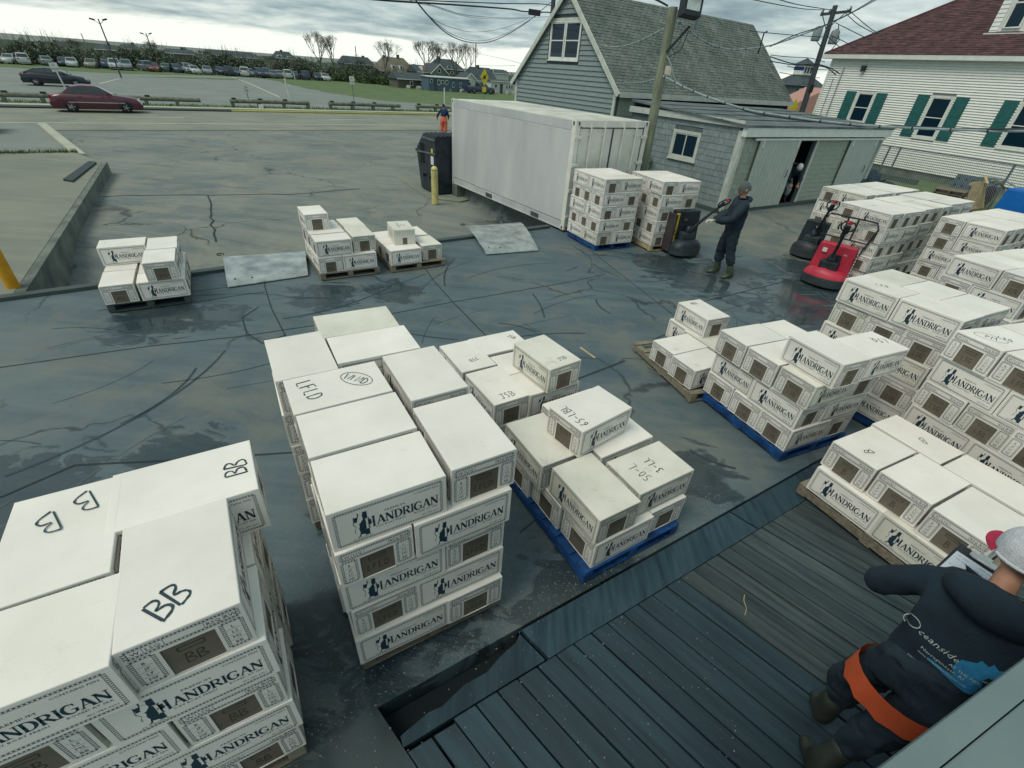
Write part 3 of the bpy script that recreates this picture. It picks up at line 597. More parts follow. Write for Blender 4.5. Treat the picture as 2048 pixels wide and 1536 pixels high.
# hand lettering: strokes in a unit cell
HW = {'B': [[(.1, 0), (.15, 1)], [(.15, 1), (.6, .95), (.65, .7), (.2, .52), (.7, .42), (.75, .1), (.1, 0)]], 'L': [[(.2, 1), (.08, .05), (.6, 0)]], 'F': [[(.1, 0), (.16, 1), (.65, 1)], [(.12, .52), (.5, .55)]],
      'D': [[(.1, 0), (.15, 1), (.6, .85), (.75, .45), (.55, .05), (.1, 0)]], 'W': [[(0, 1), (.2, 0), (.42, .75), (.62, 0), (.85, 1)]], 'I': [[(.2, .05), (.24, .9)]], 'N': [[(.05, 0), (.12, 1), (.6, .05), (.68, 1)]],
      'J': [[(.1, .98), (.75, 1)], [(.5, 1), (.45, .2), (.2, 0), (.0, .2)]], 'S': [[(.6, .9), (.3, 1), (.1, .75), (.5, .45), (.5, .1), (.1, .02)]], 'Q': [[(.4, 1), (.1, .7), (.15, .2), (.5, .05), (.7, .5), (.4, 1)], [(.45, .3), (.8, -.05)]],
      'G': [[(.65, .85), (.3, 1), (.05, .5), (.3, .05), (.65, .2), (.65, .45), (.4, .45)]], '5': [[(.6, 1), (.2, 1), (.15, .6), (.55, .5), (.5, .1), (.1, .05)]], '6': [[(.5, 1), (.1, .5), (.2, .05), (.55, .15), (.45, .45), (.12, .4)]],
      '-': [[(.1, .45), (.55, .48)]], '3': [[(.1, .9), (.5, 1), (.3, .55), (.6, .3), (.3, 0), (.05, .15)]], 'M': [[(.05, 0), (.15, 1), (.4, .4), (.65, 1), (.72, 0)]], 'K': [[(.1, 0), (.15, 1)], [(.6, 1), (.15, .45), (.65, 0)]], 'X': [[(.05, 1), (.6, 0)], [(.6, 1), (.05, 0)]],
      'P': [[(.1, 0), (.15, 1), (.6, .85), (.5, .5), (.15, .45)]], 'C': [[(.6, .85), (.2, 1), (.05, .4), (.3, 0), (.6, .1)]], 'R': [[(.1, 0), (.15, 1), (.6, .85), (.5, .5), (.15, .48), (.65, 0)]], '1': [[(.3, 0), (.3, 1)]], '0': [[(.35, 1), (.08, .6), (.15, .05), (.5, .1), (.6, .6), (.35, 1)]], 'E': [[(.6, 1), (.1, 1), (.1, 0), (.6, 0)], [(.1, .5), (.5, .5)]], ' ': []}
def smooth2(pts, it=2):
    for _ in range(it):
        if len(pts) < 3: return pts
        q = [pts[0]]
        for a, b in zip(pts, pts[1:]): q += [(a[0] * .75 + b[0] * .25, a[1] * .75 + b[1] * .25), (a[0] * .25 + b[0] * .75, a[1] * .25 + b[1] * .75)]
        pts = q + [pts[-1]]
    return pts
def write_on(mb_, s, h, M, mi=0, w_=.006, sp=.62, rnd_=None):
    w_ *= 1.25
    r_ = random.Random(sum(map(ord, s)) if rnd_ is None else rnd_); tot = len(s) * h * sp; x = -tot / 2
    for c_ in s:
        for st in HW[c_]:
            pts = [(x + (px + r_.uniform(-.04, .04)) * h * .75, (py - .5 + r_.uniform(-.04, .04)) * h) for px, py in st]
            sp_ = smooth2(pts) if len(pts) > 2 and c_ not in 'LFNWMX' else pts; ribbon(mb_, sp_, [w_ * r_.uniform(.6, 1.15) for _ in sp_], M, mi)
        x += h * sp
def kraft_panel(code, seed):
    """inner tray end seen in the notch, with its hand-hold slot and grade written on it"""
    mb_ = MB(); hx, hy = BL / 2 - .007, BW / 2 - .008; r_ = random.Random(seed)
    mb_.box((hx - .003, 0, .118), (.006, 2 * hy, .232))
    f_ = lambda p: (hx + .0008, p.x, p.y)
    for a, b in (((-.045, .158), (.045, .158)), ((-.045, .158), (-.045, .135)), ((.045, .158), (.045, .135)), ((-.045, .135), (.045, .135))): ribbon(mb_, [a, b], .004, f_, 1)
    if code: write_on(mb_, code, .062 if len(code) < 3 else .05, lambda p: (hx + .001, p.x, p.y + .075), 2, .0042, rnd_=seed)
    return mb_.mesh('end_panel', [M_kraft, M_markb, M_markb])
_kp = {}
def top_mark(parent, code, x, y, rot, h=.09, w_=.006, ring=False, blot=False):
    mb_ = MB(); c_, s_ = math.cos(R(rot)), math.sin(R(rot)); z = BH + .0018
    f_ = lambda p: (x + p.x * c_ - p.y * s_, y + p.x * s_ + p.y * c_, z)
    for i, line in enumerate(code.split('/')): write_on(mb_, line, h, (lambda p, i=i: f_(Vector((p.x, p.y - i * h * 1.25)))), 0, w_, rnd_=len(code) + i)
    if ring: ribbon(mb_, smooth2(arc(0, -.0, h * 1.75, h * 1.05, 0, 350, 14)), [w_ * .9] * 60, f_, 0) if False else ribbon(mb_, arc(0, 0, h * 1.7, h * 1.0, 5, 362, 22), w_ * .8, f_, 0)
    return mb_.build('marking', M_mark, parent)
BOXES = []; CID = [0]; HIDDEN = {1,4,8,12,25,29,30,35,39,40,47,48,50,51,53,54,56,57,64,65,76,87,91,92,108,109,116,117,118,119,121,122,123,124,127,128,129,133,134,141,142,144,148,149,153,154,157,158,159,163,165,166,167,168,169,170,171,173,174,177,178,179,184,190,191,192,193,194,195,196,197,198,199,201,202,203,204,205,206,207,208,209,210,211,215,216,218,219,221,222,224,225,226,228,229,234,240,241,242,243,244,245,246,247,248,249,250,251,252,253,254,257,258,259,268,269,272,273,274,279,283,284,293,294,297,298,299,303,304,307,308,309,315,316,317,318,319,320,321,322,323,324,326,327,329,330,331,333,334,340,341,342,343,344,345,346,347,348,349,350,351,352,353,354,355,356,357,358,359,365,366,367,368,369,370,371,372,373,374,375,376,377,378,379,380,381,382,383,384,393,394,399,403,404,409,417,418,419,422,423,424,428,429,432,434,451,452}  #HIDDEN
def carton(x, y, z, yaw, lab, code='LSQ', kind=0, tilt=(0, 0)):
    me = CARTON_PLAIN if kind == 9 else CARTON[kind]
    o_ = link('fish_carton', me); o_.location = (x, y, z); o_.rotation_euler = (tilt[0], tilt[1], yaw)
    tag(o_, lab, 'carton', 'printed white fish cartons stacked on pallets')
    for e_ in (0, 1):
        key = (code, (len(BOXES) * 2 + e_) % 3)
        if key not in _kp: _kp[key] = kraft_panel(code if kind != 9 else '', key[1] * 13 + len(code) * 7)
        p_ = link('end_panel', _kp[key], o_, (0, 0, 0), math.pi * e_)
    BOXES.append(o_); return o_
U, V_ = 0, 1
PAT = {'X': [(0, 0, U), (0, .412, U), (0, .824, U), (.616, 0, V_), (.616, .617, V_)], 'Y': [(0, 0, V_), (0, .617, V_), (.412, 0, U), (.412, .412, U), (.412, .824, U)],
       'R': [(0, 0, V_), (.412, 0, V_), (.824, 0, V_), (0, .617, U), (.617, .617, U)], 'S': [(0, 0, U), (.617, 0, U), (0, .412, V_), (.412, .412, V_), (.824, .412, V_)]}
LAY = ['bottom', 'second', 'third', 'fourth', 'fifth']
def place(O, yaw, items, layer, desc, code, nlay, jit=.008, z0=.14, kinds=None, skip=()):
    c_, s_ = math.cos(R(yaw)), math.sin(R(yaw)); out = []
    cs = [(a + (BL if t_ == U else BW) / 2, b + (BW if t_ == U else BL) / 2) for a, b, t_, *_ in items]
    for i, it in enumerate(items):
        a, b, t_ = it[:3]; ex = it[3] if len(it) > 3 else {}
        CID[0] += 1
        random.seed(CID[0] * 7919)
        if CID[0] in HIDDEN: out.append(None); continue
        cx_, cy_ = cs[i]; cx_ += random.uniform(-jit, jit); cy_ += random.uniform(-jit, jit)
        wx, wy = O[0] + cx_ * c_ - cy_ * s_, O[1] + cx_ * s_ + cy_ * c_
        # words for the place in its layer
        lefts = [q for q in cs if abs(q[0] - cs[i][0]) < .12]; colw = 'left' if cs[i][0] < sum(q[0] for q in cs) / len(cs) - .05 else ('right' if cs[i][0] > sum(q[0] for q in cs) / len(cs) + .05 else 'centre')
        row = sorted(q[1] for q in lefts).index(cs[i][1]); nr = len(lefts); roww = ['front'] if nr == 1 else (['front', 'back'] if nr == 2 else ['front', 'middle', 'back'])
        fac = 'end on' if t_ == U else 'side on'
        lw = ('top' if layer == nlay else LAY[layer - 1]) + ' layer'
        lab = f"white fish carton, {lw}, {roww[min(row, len(roww) - 1)]} {colw}, {desc}" if 'lab' not in ex else ex['lab']
        yw = R(yaw + ex.get('yaw', 0) + random.uniform(-1.1, 1.1)) + (0 if t_ == U else math.pi / 2) + (math.pi if random.random() < .5 else 0)
        o_ = carton(wx, wy, z0 + (layer - 1) * BH + random.uniform(0, .002), yw, lab, ex.get('code', code), ex.get('kind', random.choice((0, 1, 2, 0, 1, 2, 3))))
        for mk in ex.get('marks', ()):
            da = yw - R(yaw); cq, sq = math.cos(-da), math.sin(-da)
            top_mark(o_, mk[0], mk[1] * cq - mk[2] * sq, mk[1] * sq + mk[2] * cq, mk[3] - math.degrees(da), *mk[4:])
        out.append(o_)
    return out
# ---------------------------------------------------------------- pallets
_pm = {}
def off(O, yaw, a, b): return (O[0] + a * math.cos(R(yaw)) - b * math.sin(R(yaw)), O[1] + a * math.sin(R(yaw)) + b * math.cos(R(yaw)))
def pallet(O, yaw, L_, W_, m_, lab, blue=False, nb=7):
    """O: front corner; L_ along local s, W_ along local t; deck boards run along s"""
    p = thing('pallet', lab, 'pallet', (O[0], O[1], 0), R(yaw), 'pallets under the carton stacks')
    L_ -= .03; W_ -= .03; O = off(O, yaw, .015, .015)
    p.location = (O[0], O[1], 0)
    key = (L_, W_, m_.name, nb)
    if key not in _pm:
        bw = .09 if not blue else .12
        _pm[key] = (bevel(MB().box((0, 0, 0), (L_, bw, .018)).mesh('board', m_), .002, 1), bevel(MB().box((0, 0, 0), (.09, W_, .085)).mesh('stringer', m_), .003, 1),
                    bevel(MB().box((0, 0, 0), (L_, bw, .016)).mesh('board', m_), .002, 1), bw)
    bd, sg, bt, bw = _pm[key]
    for i in range(nb): link('board', bd, p, (L_ / 2 + random.uniform(-.006, .006), bw / 2 + (W_ - bw) * i / (nb - 1), .128), random.uniform(-.006, .006))
    for x in (.045, L_ / 2, L_ - .045): link('stringer', sg, p, (x, W_ / 2, .0745))
    for y in (bw / 2, W_ / 2, W_ - bw / 2): link('board', bt, p, (L_ / 2, y, .022))
    return p
def stack(O, yaw, kinds_, desc, code='LSQ', skip=(), pl=None, top=None, jit=.010):
    n = len(kinds_)
    for l_, k in enumerate(kinds_):
        items = PAT[k] if isinstance(k, str) else k
        j_ = (random.uniform(-.012, .012), random.uniform(-.012, .012))
        place((O[0] + j_[0], O[1] + j_[1]), yaw, items, l_ + 1, desc, code, n, jit, skip=skip)
def off(O, yaw, a, b): return (O[0] + a * math.cos(R(yaw)) - b * math.sin(R(yaw)), O[1] + a * math.sin(R(yaw)) + b * math.cos(R(yaw)))
def K(**k): k['keep'] = 1; return k
# nearest left stack, marked BB
O1, y1 = (-1.331, .766), 32  # stack corners and yaws, here and below, worked out from image pixels
pallet(off(O1, y1, -.62, 0), y1, 1.02, 1.05, M_wood, 'grey pallet under the big BB stack in the lower left corner')
Pp = [(-.618, -.03, U, K(lab='white fish carton reading DRIGAN along its front, lower left corner of the picture', code='BB')),
      (-.022, 0, V_, K(yaw=1.8, lab='white fish carton marked BB on its lid, front of the lower left stack', code='BB', rot=math.pi, marks=[('BB', -.03, -.17, 38, .115, .009)])),
      (-.10, .60, U, K(lab='white fish carton with BB sideways at its right corner, back of lower left stack', code='BB', marks=[('BB', .22, .0, 88, .10, .007)])),
      (-.447, .385, V_, K(lab='white fish carton with BB written upside down, back left of lower left stack', code='BB', marks=[('B', -.05, .09, 205, .14, .007), ('B', .07, .17, 205, .14, .007)]))]
Qq = [(-.61, .0, V_), (-.185, .0, U), (.02, .42, V_), (-.60, .63, U)]
Pq = [(-.62, .0, U), (0, 0, V_), (-.19, .62, U), (-.61, .42, V_)]
for l_, it in enumerate([Pq, Qq, Pq, Qq, Pp]): place(O1, y1, it, l_ + 1, 'lower left BB stack', 'BB', 5, .010)
# tall centre stack, marked LFLD
O2, y2 = (-.834, 1.425), 32
pallet(O2, y2, 1.04, 1.24, M_wood, 'wooden pallet almost hidden under the tall LFLD stack')
X2 = [(0, 0, U, K(lab='white fish carton reading CONTAINS FISH, front left top of the tall LFLD stack', kind=0, rot=0)),
      (.01, .425, U, K(lab='blank lidded white fish carton second from the front on the tall LFLD stack', kind=1)),
      (.0, .85, U, K(lab='white fish carton lid with LFLD and a ringed WIND written on it', kind=2, marks=[('LFLD', -.17, .02, -78, .095, .0065), ('WIND', .13, .03, -48, .068, .0055, True)])),
      (.655, .02, V_, K(lab='white fish carton with LFLD on its brown front end, front right top of tall stack', kind=0)), (.675, .70, V_, K(lab='plain white fish carton behind the front right one on the tall LFLD stack', kind=1, yaw=.5))]
for l_, k in enumerate([PAT['X'], PAT['Y'], PAT['X'], PAT['Y'], X2]): place(off(O2, y2, .01 * (l_ % 2), .015 * (l_ % 3 - 1)), y2, k, l_ + 1, 'tall centre LFLD stack', 'LFLD', 5, .012)
pallet(off(O2, y2, -.06, 1.29), y2, 1.02, .9, M_wood, 'pallet under the back part of the LFLD cartons')
for l_ in range(5): place(O2, y2, [(-.065, 1.275, V_), (.355, 1.335, U), (.33, 1.745, U)], l_ + 1, 'narrow stack behind the tall LFLD stack', 'LFLD', 5, .008)
# JSB stack
O3, y3 = (-.16, 3.542), 33
pallet(O3, y3, 1.04, 1.24, M_wood, 'pallet under the low JSB stack')
place(O3, y3, PAT['X'], 1, 'low JSB stack', 'JSB', 3, .01)
place(O3, y3, [(0, 0, V_, K(lab='white fish carton with large JSB on its lid, front left of the JSB stack', code='JSB', rot=math.pi, marks=[('JSB', .0, -.21, 4, .085, .006)])),
               (-.02, .64, V_, K(lab='white fish carton with small JSB written mid lid, behind the front JSB carton', code='JSB', marks=[('JSB', .02, -.12, 192, .06, .005)])),
               (.405, -.02, U), (.40, .40, U), (.35, .86, U, K(lab='white fish carton with JSB at its far corner, back right of the JSB stack', code='JSB', marks=[('JSB', .20, .05, -60, .055, .005)]))], 2, 'low JSB stack', 'JSB', 3, .006)
place((.36, 3.80), 38, [(0, 0, V_, K(lab='single white fish carton on top of the JSB stack, set askew', code='JSB', kind=3, rot=math.pi, marks=[('JSB', .04, -.19, 6, .055, .005)]))], 3, '', 'JSB', 3, 0)
# two-layer stack with the 65-LBL carton
O4, y4 = (.71, 2.25), 33
pallet(off(O4, y4, -.06, -.04), y4, 1.09, 1.36, M_blue, 'blue pallet under the stack topped by the 65-LBL carton', True)
place(O4, y4, [(.01, -.0, U), (.0, .41, U), (-.03, .83, U), (.64, .02, V_), (.63, .64, V_)], 1, 'stack topped by 65-LBL carton', '', 3, .012)
place(O4, y4, [(0, 0, V_, K(lab='cream lidded fish carton at the front corner below the 65-LBL carton', kind=3, code='')), (-.06, .65, V_, K(lab='cream lidded fish carton behind the left corner of the 65-LBL carton', kind=3, code='')),
               (.45, .05, U, K(lab='stained white fish carton marked 50-L and 3-LL, front right of its blue pallet', kind=3, code='', marks=[('3-LL', .02, .0, 96, .075, .0075), ('50-L', -.14, -.01, 98, .085, .0045)])),
               (.44, .52, U), (.41, .97, U, K(lab='white fish carton marked S. SR at its left corner, back of the 65-LBL stack', code='', marks=[('S', -.08, .04, 100, .06, .0035), ('SR', -.21, .04, 100, .055, .0035)]))], 2, 'stack topped by 65-LBL carton', '', 3, .006)
o = place(off(O4, y4, .262, .60), y4 + 8, [(0, 0, U, K(lab='white fish carton marked 65-LBL, set askew on top of its blue pallet stack', code='', kind=0, marks=[('65-LBL', -.22, -.0, 90, .082, .0065)]))], 3, '', '', 3, 0)
# four-layer stack right of centre
O5, y5 = (2.98, 3.88), 26
pallet(off(O5, y5, -.03, -.03), y5, 1.08, 1.30, M_blue, 'bright blue pallet under the four layer stack right of centre', True)
for l_, k in enumerate(['X', 'Y']): place(off(O5, y5, 0, .01 * l_), y5, PAT[k], l_ + 1, 'blue pallet stack right of centre', 'LSQ', 4, .014)
place(O5, y5, [(-.01, 0, U), (-.02, .42, U), (-.03, .84, U), (.61, 0, V_), (.60, .63, V_)], 3, 'blue pallet stack right of centre', 'LSQ', 4, .006)
place((3.10, 3.84), 26.5, [(0, 0, V_, K(lab='big fronted HANDRIGAN carton on top of the blue pallet stack right of centre', kind=1)), (.415, .0, U, K(lab='white fish carton with LSQ on its lid, top right of the stack right of centre', kind=0, yaw=-2, marks=[('LSQ', .16, .02, 150, .085, .006)]))], 4, '', 'LSQ', 4, 0)
# half-empty wooden pallet behind it
pallet((2.26, 4.84), 21.5, 1.04, 1.42, M_wood, 'weathered half empty wooden pallet left of the blue pallet stack')
place(off((1.932, 5.74), 28, -.05, -.42), 28, [(0, 0, U, K(lab='white fish carton with a small L on its lid, back of the half empty pallet', code='L', marks=[('L', -.17, -.1, 20, .05, .004)]))], 1, '', 'L', 2, 0)
place(off((1.932, 5.74), 28, -.08, -.84), 28, [(0, 0, U, K(lab='white fish carton with a small L on its lid, front of the half empty pallet', code='L', marks=[('L', -.17, -.1, 20, .05, .004)]))], 1, '', 'L', 2, 0)
place(off((1.932, 5.74), 28, .58, -.52), 26, [(0, 0, V_, K(lab='cream fish carton half hidden behind the two L cartons', code='L', kind=3))], 1, '', 'L', 2, 0)
place((2.565, 5.90), 26, [(0, 0, V_, K(lab='lower carton of the pair at the back of the half empty pallet', code=''))], 1, '', '', 2, 0)
place((2.62, 5.87), 27.3, [(0, 0, V_, K(lab='upper carton marked MXS at the back of the half empty pallet', code='', marks=[('MXS', .0, .2, -8, .06, .006)]))], 2, '', '', 2, 0)
# front right stack on the deck, marked B
O7, y7 = (3.60, 2.29), 28.5
pallet(off(O7, y7, -.04, -.1), y7, 1.12, 1.42, M_wood, 'weathered wooden pallet on the deck under the stack marked B')
place(off(O7, y7, -.03, .02), y7, PAT['Y'], 1, 'deck stack marked B', 'B', 2, .008)
mk = [('B', -.13, -.02, 70, .09, .006)]
place(O7, y7, [(0, 0, U, K(lab='blank lidded white fish carton nearest the clipboard, deck stack marked B', code='B', kind=0)), (.03, .43, U, K(lab='middle left white fish carton with B on its brown end, deck stack marked B', code='B', kind=1)),
               (.02, .85, U, K(lab='white fish carton with a scrawled B on its lid, left of the deck stack', code='B', kind=2, marks=mk)), (.66, .04, V_), (.67, .67, V_, K(lab='white fish carton with a G shaped scrawl, back right of the deck stack', code='B', kind=0, marks=[('B', .0, -.05, 150, .09, .005)]))], 2, 'deck stack marked B', 'B', 2, .004)
# the two five-layer stacks at the right edge
O8, y8 = (4.50, 4.42), 29.2
pallet(off(O8, y8, 0, 0), y8, 1.04, 1.24, M_blue, 'blue pallet under the tall right hand stack beside the red pallet truck', True)
for l_, k in enumerate(['Y', 'X', 'Y', 'X']): place(off(O8, y8, -.0, .0), y8, PAT[k], l_ + 1, 'tall stack right of red truck', 'LSQ', 5, .016)
place(O8, y8, [(0, 0, V_), (-.01, .62, V_, K(lab='white fish carton with faint LSQ on its lid, back left of tall right stack', marks=[('LSQ', .0, .0, -60, .07, .0045)])), (.413, 0, U), (.42, .42, U), (.40, .84, U)], 5, 'tall stack right of red truck', 'LSQ', 5, .005)
O9, y9 = (4.69, 3.03), 20.5
pallet(O9, y9, 1.04, 1.24, M_blue, 'blue pallet under the stack with the PM LSQ lid', True)
for l_, k in enumerate(['X', 'Y', 'X', 'Y']): place(O9, y9, PAT[k], l_ + 1, 'stack with the PM LSQ lid at right edge', 'LSG', 5, .012)
place(O9, y9, [(-.0, 0, U), (0, .415, U), (-.01, .83, U, K(lab='white fish carton with PM ringed over LSQ written on its lid', code='LSG', marks=[('PM', -.12, .02, -62, .075, .0045, True), ('LSQ', .0, -.03, -62, .06, .0045)])), (.62, 0, V_), (.62, .62, V_)], 5, 'stack with the PM LSQ lid at right edge', 'LSG', 5, .004)
far = [((6.65, 5.94), 24, 'SRSRS', 'RSQ stack by the right edge', 'RSQ'), ((7.79, 6.46), 24, 'SRSRS', 'block behind the RSQ stack', 'RSQ'),
       ((8.62, 8.80), 31, 'SRSRR', 'long block in front of the blue bin', 'RSQ'), ((9.72, 9.48), 31, 'SRSRS', 'back half of the block before the blue bin', 'RSQ'),
       ((7.0, 9.44), 31, 'RSRSR', 'block directly behind the red pallet truck', 'LSQ'), ((8.12, 10.18), 32, 'RSRSR', 'second block behind the red pallet truck', 'LSQ'),
       ((7.58, 11.28), 33, 'RSRSR', 'farthest left block by the shed corner', 'LSQ'), ((8.70, 12.02), 33, 'RSRSR', 'farthest block by the tarp', 'LSQ'), ((9.26, 11.02), 32, 'RSRSS', 'far block before the loose pallets', 'LSQ')]
for O_, y_, ks, d_, c_ in far:
    pallet(O_, y_, 1.24, 1.04, M_wood, 'pallet under the ' + d_)
    ks = ks if ks[-1] == 'R' or d_.startswith('far block') else ks
    for l_, k in enumerate(ks): place(off(O_, y_, random.uniform(-.02, .02), random.uniform(-.02, .02)), y_, PAT[k], l_ + 1, d_, c_, 5, .012)
# the two stacks by the container
OA, yA = (1.67, 10.76), 29
pallet(OA, yA, 1.04, 1.24, M_blue, 'blue pallet under the tall stack at the container doors', True)
for l_, k in enumerate('YXYXY'): place(OA, yA, PAT[k], l_ + 1, 'stack at the container doors', 'LSQ', 5, .012)
OB, yB = (3.0, 11.04), 25
pallet(OB, yB, 1.04, 1.24, M_woodw, 'new wooden pallet lifted by the black and yellow pallet truck')
for l_, k in enumerate('YXYXY'): place(OB, yB, PAT[k], l_ + 1, 'stack on the black pallet truck', 'LSQ', 5, .014)
# left and middle low stacks
OF, yF = (-6.0, 5.99), 32
pallet(off(OF, yF, -.02, -.0), yF, 1.08, 1.26, M_timber, 'dark wet pallet under the lone stack on the left')
place(OF, yF, [(0, 0, V_, K(lab='white fish carton end on, bottom left front of the lone left stack', code='BSQ', rot=math.pi)), (0, .63, V_), (.45, -.02, U, K(lab='white HANDRIGAN carton, bottom right front of the lone left stack')), (.45, .41, U), (.45, .84, U)], 1, 'lone stack on the left', 'BSQ', 2, .006)
place(OF, yF, [(-.02, .885, U, K(lab='white HANDRIGAN carton, top left back of the lone left stack', marks=[('S', -.22, .05, 0, .06, .003)])), (.60, -.04, V_, K(lab='white fish carton with brown end, top right front of the lone left stack', code='BSQ', rot=math.pi)), (.62, .60, V_, K(lab='white fish carton, top right back of the lone left stack', marks=[('S', .2, .05, 0, .05, .003)]))], 2, '', 'BSQ', 2, .004)
OM, yM = (-3.56, 7.80), 33
pallet(off(OM, yM, -.02, -.02), yM, 1.10, 1.26, M_wood, 'pallet under the middle distance stack')
place(OM, yM, PAT['Y'], 1, 'middle distance stack', 'BSQ', 3, .006)
place(OM, yM, [(0, 0, U), (.0, .45, U), (.0, .87, U), (.65, .09, V_), (.66, .72, V_)], 2, 'middle distance stack', 'BSQ', 3, .006)
place(OM, yM, [(-.01, .68, V_, K(lab='single white fish carton on top of the middle distance stack', code='', rot=math.pi))], 3, '', '', 3, 0)
ON, yN = (-2.46, 8.46), 34
pallet(off(ON, yN, -.02, -.02), yN, 1.16, 1.40, M_wood, 'grey pallet under the low stack before the container')
place(ON, yN, [(0, 0, U), (0, .42, U), (.0, .84, U), (.67, .08, V_), (.66, .76, V_)], 1, 'low stack in front of the container', 'LC', 2, .006)
place(off(ON, yN, .19, .30), yN - 8, [(0, 0, V_, K(lab='plain cream carton lettered perishable on top of the low stack', kind=9))], 2, '', '', 2, 0)
# ---------------------------------------------------------------- container
M_cside = mat('container_side', (.48, .51, .52), .45, .12, 1.2, .02, c2=(.56, .58, .58), stretch=(1, 1, .25))
M_cdoor = mat('container_door', (.66, .67, .60), .45, .10, 2.5, .03, c2=(.74, .74, .68))
M_crust = mat('container_roof', (.55, .57, .48), .6, .25, 1.5, .03, c2=(.70, .71, .64))
M_gasket = mat('gasket', (.055, .075, .080), .6, .2)
ct = thing('shipping_container', 'white refrigerated shipping container with closed rear doors parked in the loading bay', 'container', (1.0, 12.13, .05), R(37))
CW, CL, CH = 2.46, 5.95, 2.47     # local x: across the doors, local y: along the box
def cpart(name, mb_, m_, bv=0, par=None):
    me = mb_.mesh(name, m_)
    if bv: bevel(me, bv, 2)
    return link(name, me, par or ct)
cpart('side_panel', MB().box((.03, CL / 2, CH / 2 + .03), (.05, CL - .1, CH - .38)), M_cside)
cpart('side_panel', MB().box((CW - .03, CL / 2, CH / 2 + .03), (.05, CL - .1, CH - .38)), M_cside)
for i in range(1, 12):
    pass
m_ = MB()
for x in (.0, CW):
    for y in [0.0]: pass
m_.box((.045, CL / 2, CH - .11), (.09, CL - .3, .20)); m_.box((CW - .045, CL / 2, CH - .11), (.09, CL - .3, .20)); cpart('top_rail', m_, M_cside, .008)
m_ = MB().box((.05, CL / 2, .13), (.10, CL - .3, .14)).box((CW - .05, CL / 2, .13), (.10, CL - .3, .14)).box((.07, CL / 2, .035), (.14, CL - .3, .05)); cpart('bottom_rail', m_, M_cside, .006)
for y in (1.25, 3.6): cpart('fork_pocket', MB().box((-.003, y, .10), (.012, .34, .11)), M_gasket)
cpart('roof_panel', MB().box((CW / 2, CL / 2, CH - .025), (CW - .12, CL - .12, .05)), M_crust)
for i in range(9): pass
m_ = MB()
for k in range(int(CL / .22)):
    for z in (.26, CH - .26): m_.lathe([(.012, 0), (.012, .006), (.004, .010)], 6, M=Matrix.Translation((.003, .25 + k * .22 + (.05 if k % 2 else 0), z)) @ Matrix.Rotation(R(-90), 4, 'Y'))
cpart('rivet_row', m_, M_cdoor)['kind'] = 'stuff'
for x in (.07, CW - .07):
    for y in (.07, CL - .07): cpart('corner_post', MB().box((x, y, CH / 2), (.14, .14, CH - .24)), M_cside if y > 1 else M_cdoor, .01)
m_cast = bevel(MB().box((0, 0, 0), (.18, .17, .12)).mesh('corner_casting', M_cdoor), .01, 2)
m_hole = MB().lathe([(.034, 0), (.034, .004)], 12).mesh('hole', M_gasket)
for x in (.09, CW - .09):
    for y in (.083, CL - .083):
        for z in (.06, CH - .06):
            c_ = link('corner_casting', m_cast, ct, (x, y, z))
            if y < 1:
                h_ = link('hole', m_hole, c_, (0, -.086, 0)); h_.rotation_euler = (R(90), 0, 0); h_.scale = (.8, 1.3, 1)
            if x < 1: h_ = link('hole', m_hole, c_, (-.0915, 0, 0)); h_.rotation_euler = (0, R(-90), 0); h_.scale = (1.3, .8, 1)
m_ = MB().box((CW / 2, .05, CH - .07), (CW - .36, .10, .14)).box((CW / 2, .05, .07), (CW - .36, .10, .14)); cpart('door_frame', m_, M_cdoor, .006)
for s_ in (0, 1):
    x0 = .15 if s_ == 0 else CW / 2 + .012; x1 = CW / 2 - .012 if s_ == 0 else CW - .15
    d_ = cpart('door', MB().box(((x0 + x1) / 2, .055, CH / 2), (x1 - x0, .05, CH - .30)), M_cdoor, .008)
    link('gasket', MB().box((x1 + .006 if s_ == 0 else x0 - .006, .022, CH / 2), (.018, .03, CH - .3)).mesh('gasket', M_gasket), d_)
    MB().box(((x0 + x1) / 2, .026, CH - .155), (x1 - x0, .02, .02)).box((x0 + .0 if s_ == 0 else x1, .026, CH / 2), (.02, .02, CH - .3)).build('seal', M_gasket, d_)
    for k in (.30, .72):
        bx_ = x0 + (x1 - x0) * k; rod = MB().tube([(bx_, -.022, .06), (bx_, -.022, CH - .05)], .019, 8)
        for z in (.22, .9, 1.35, CH - .28): rod.box((bx_, .015, z), (.085, .03, .05))
        for z in (.10, CH - .10): rod.box((bx_, -.005, z), (.07, .05, .09))
        rod.beam((bx_, -.02, 1.15), (bx_ + (.26 if s_ == 0 else -.26), -.02, 1.12), .02, .035)
        link('locking_bar', rod.mesh('locking_bar', M_cdoor), d_)
    for z in (.32, .95, 1.52, 2.12): link('hinge', bevel(MB().box(((.11 if s_ == 0 else CW - .11), -.004, z), (.22, .03, .075)).mesh('hinge', M_cdoor), .006, 1), d_)
o = MB(); o.prism([tuple(Vector((1.0, 12.13)) + Vector((E37.x, E37.y)) * a + Vector((N127.x, N127.y)) * b) for a, b in ((0, 5.6), (2.46, 5.6), (2.46, 5.95), (0, 5.95))], -1.0, .045)
tag(o.build('support_wall', M_conc), 'concrete wall carrying the far end of the white container', 'wall')
# ---------------------------------------------------------------- dumpster
M_dump = mat('dumpster_black', (.012, .020, .032), .45, .4, 4, .05, c2=(.03, .042, .055))
dp_ = thing('dumpster', 'black steel dumpster with ribbed lids beside the white container', 'dumpster', (-3.08, 16.6, -.36), R(37))
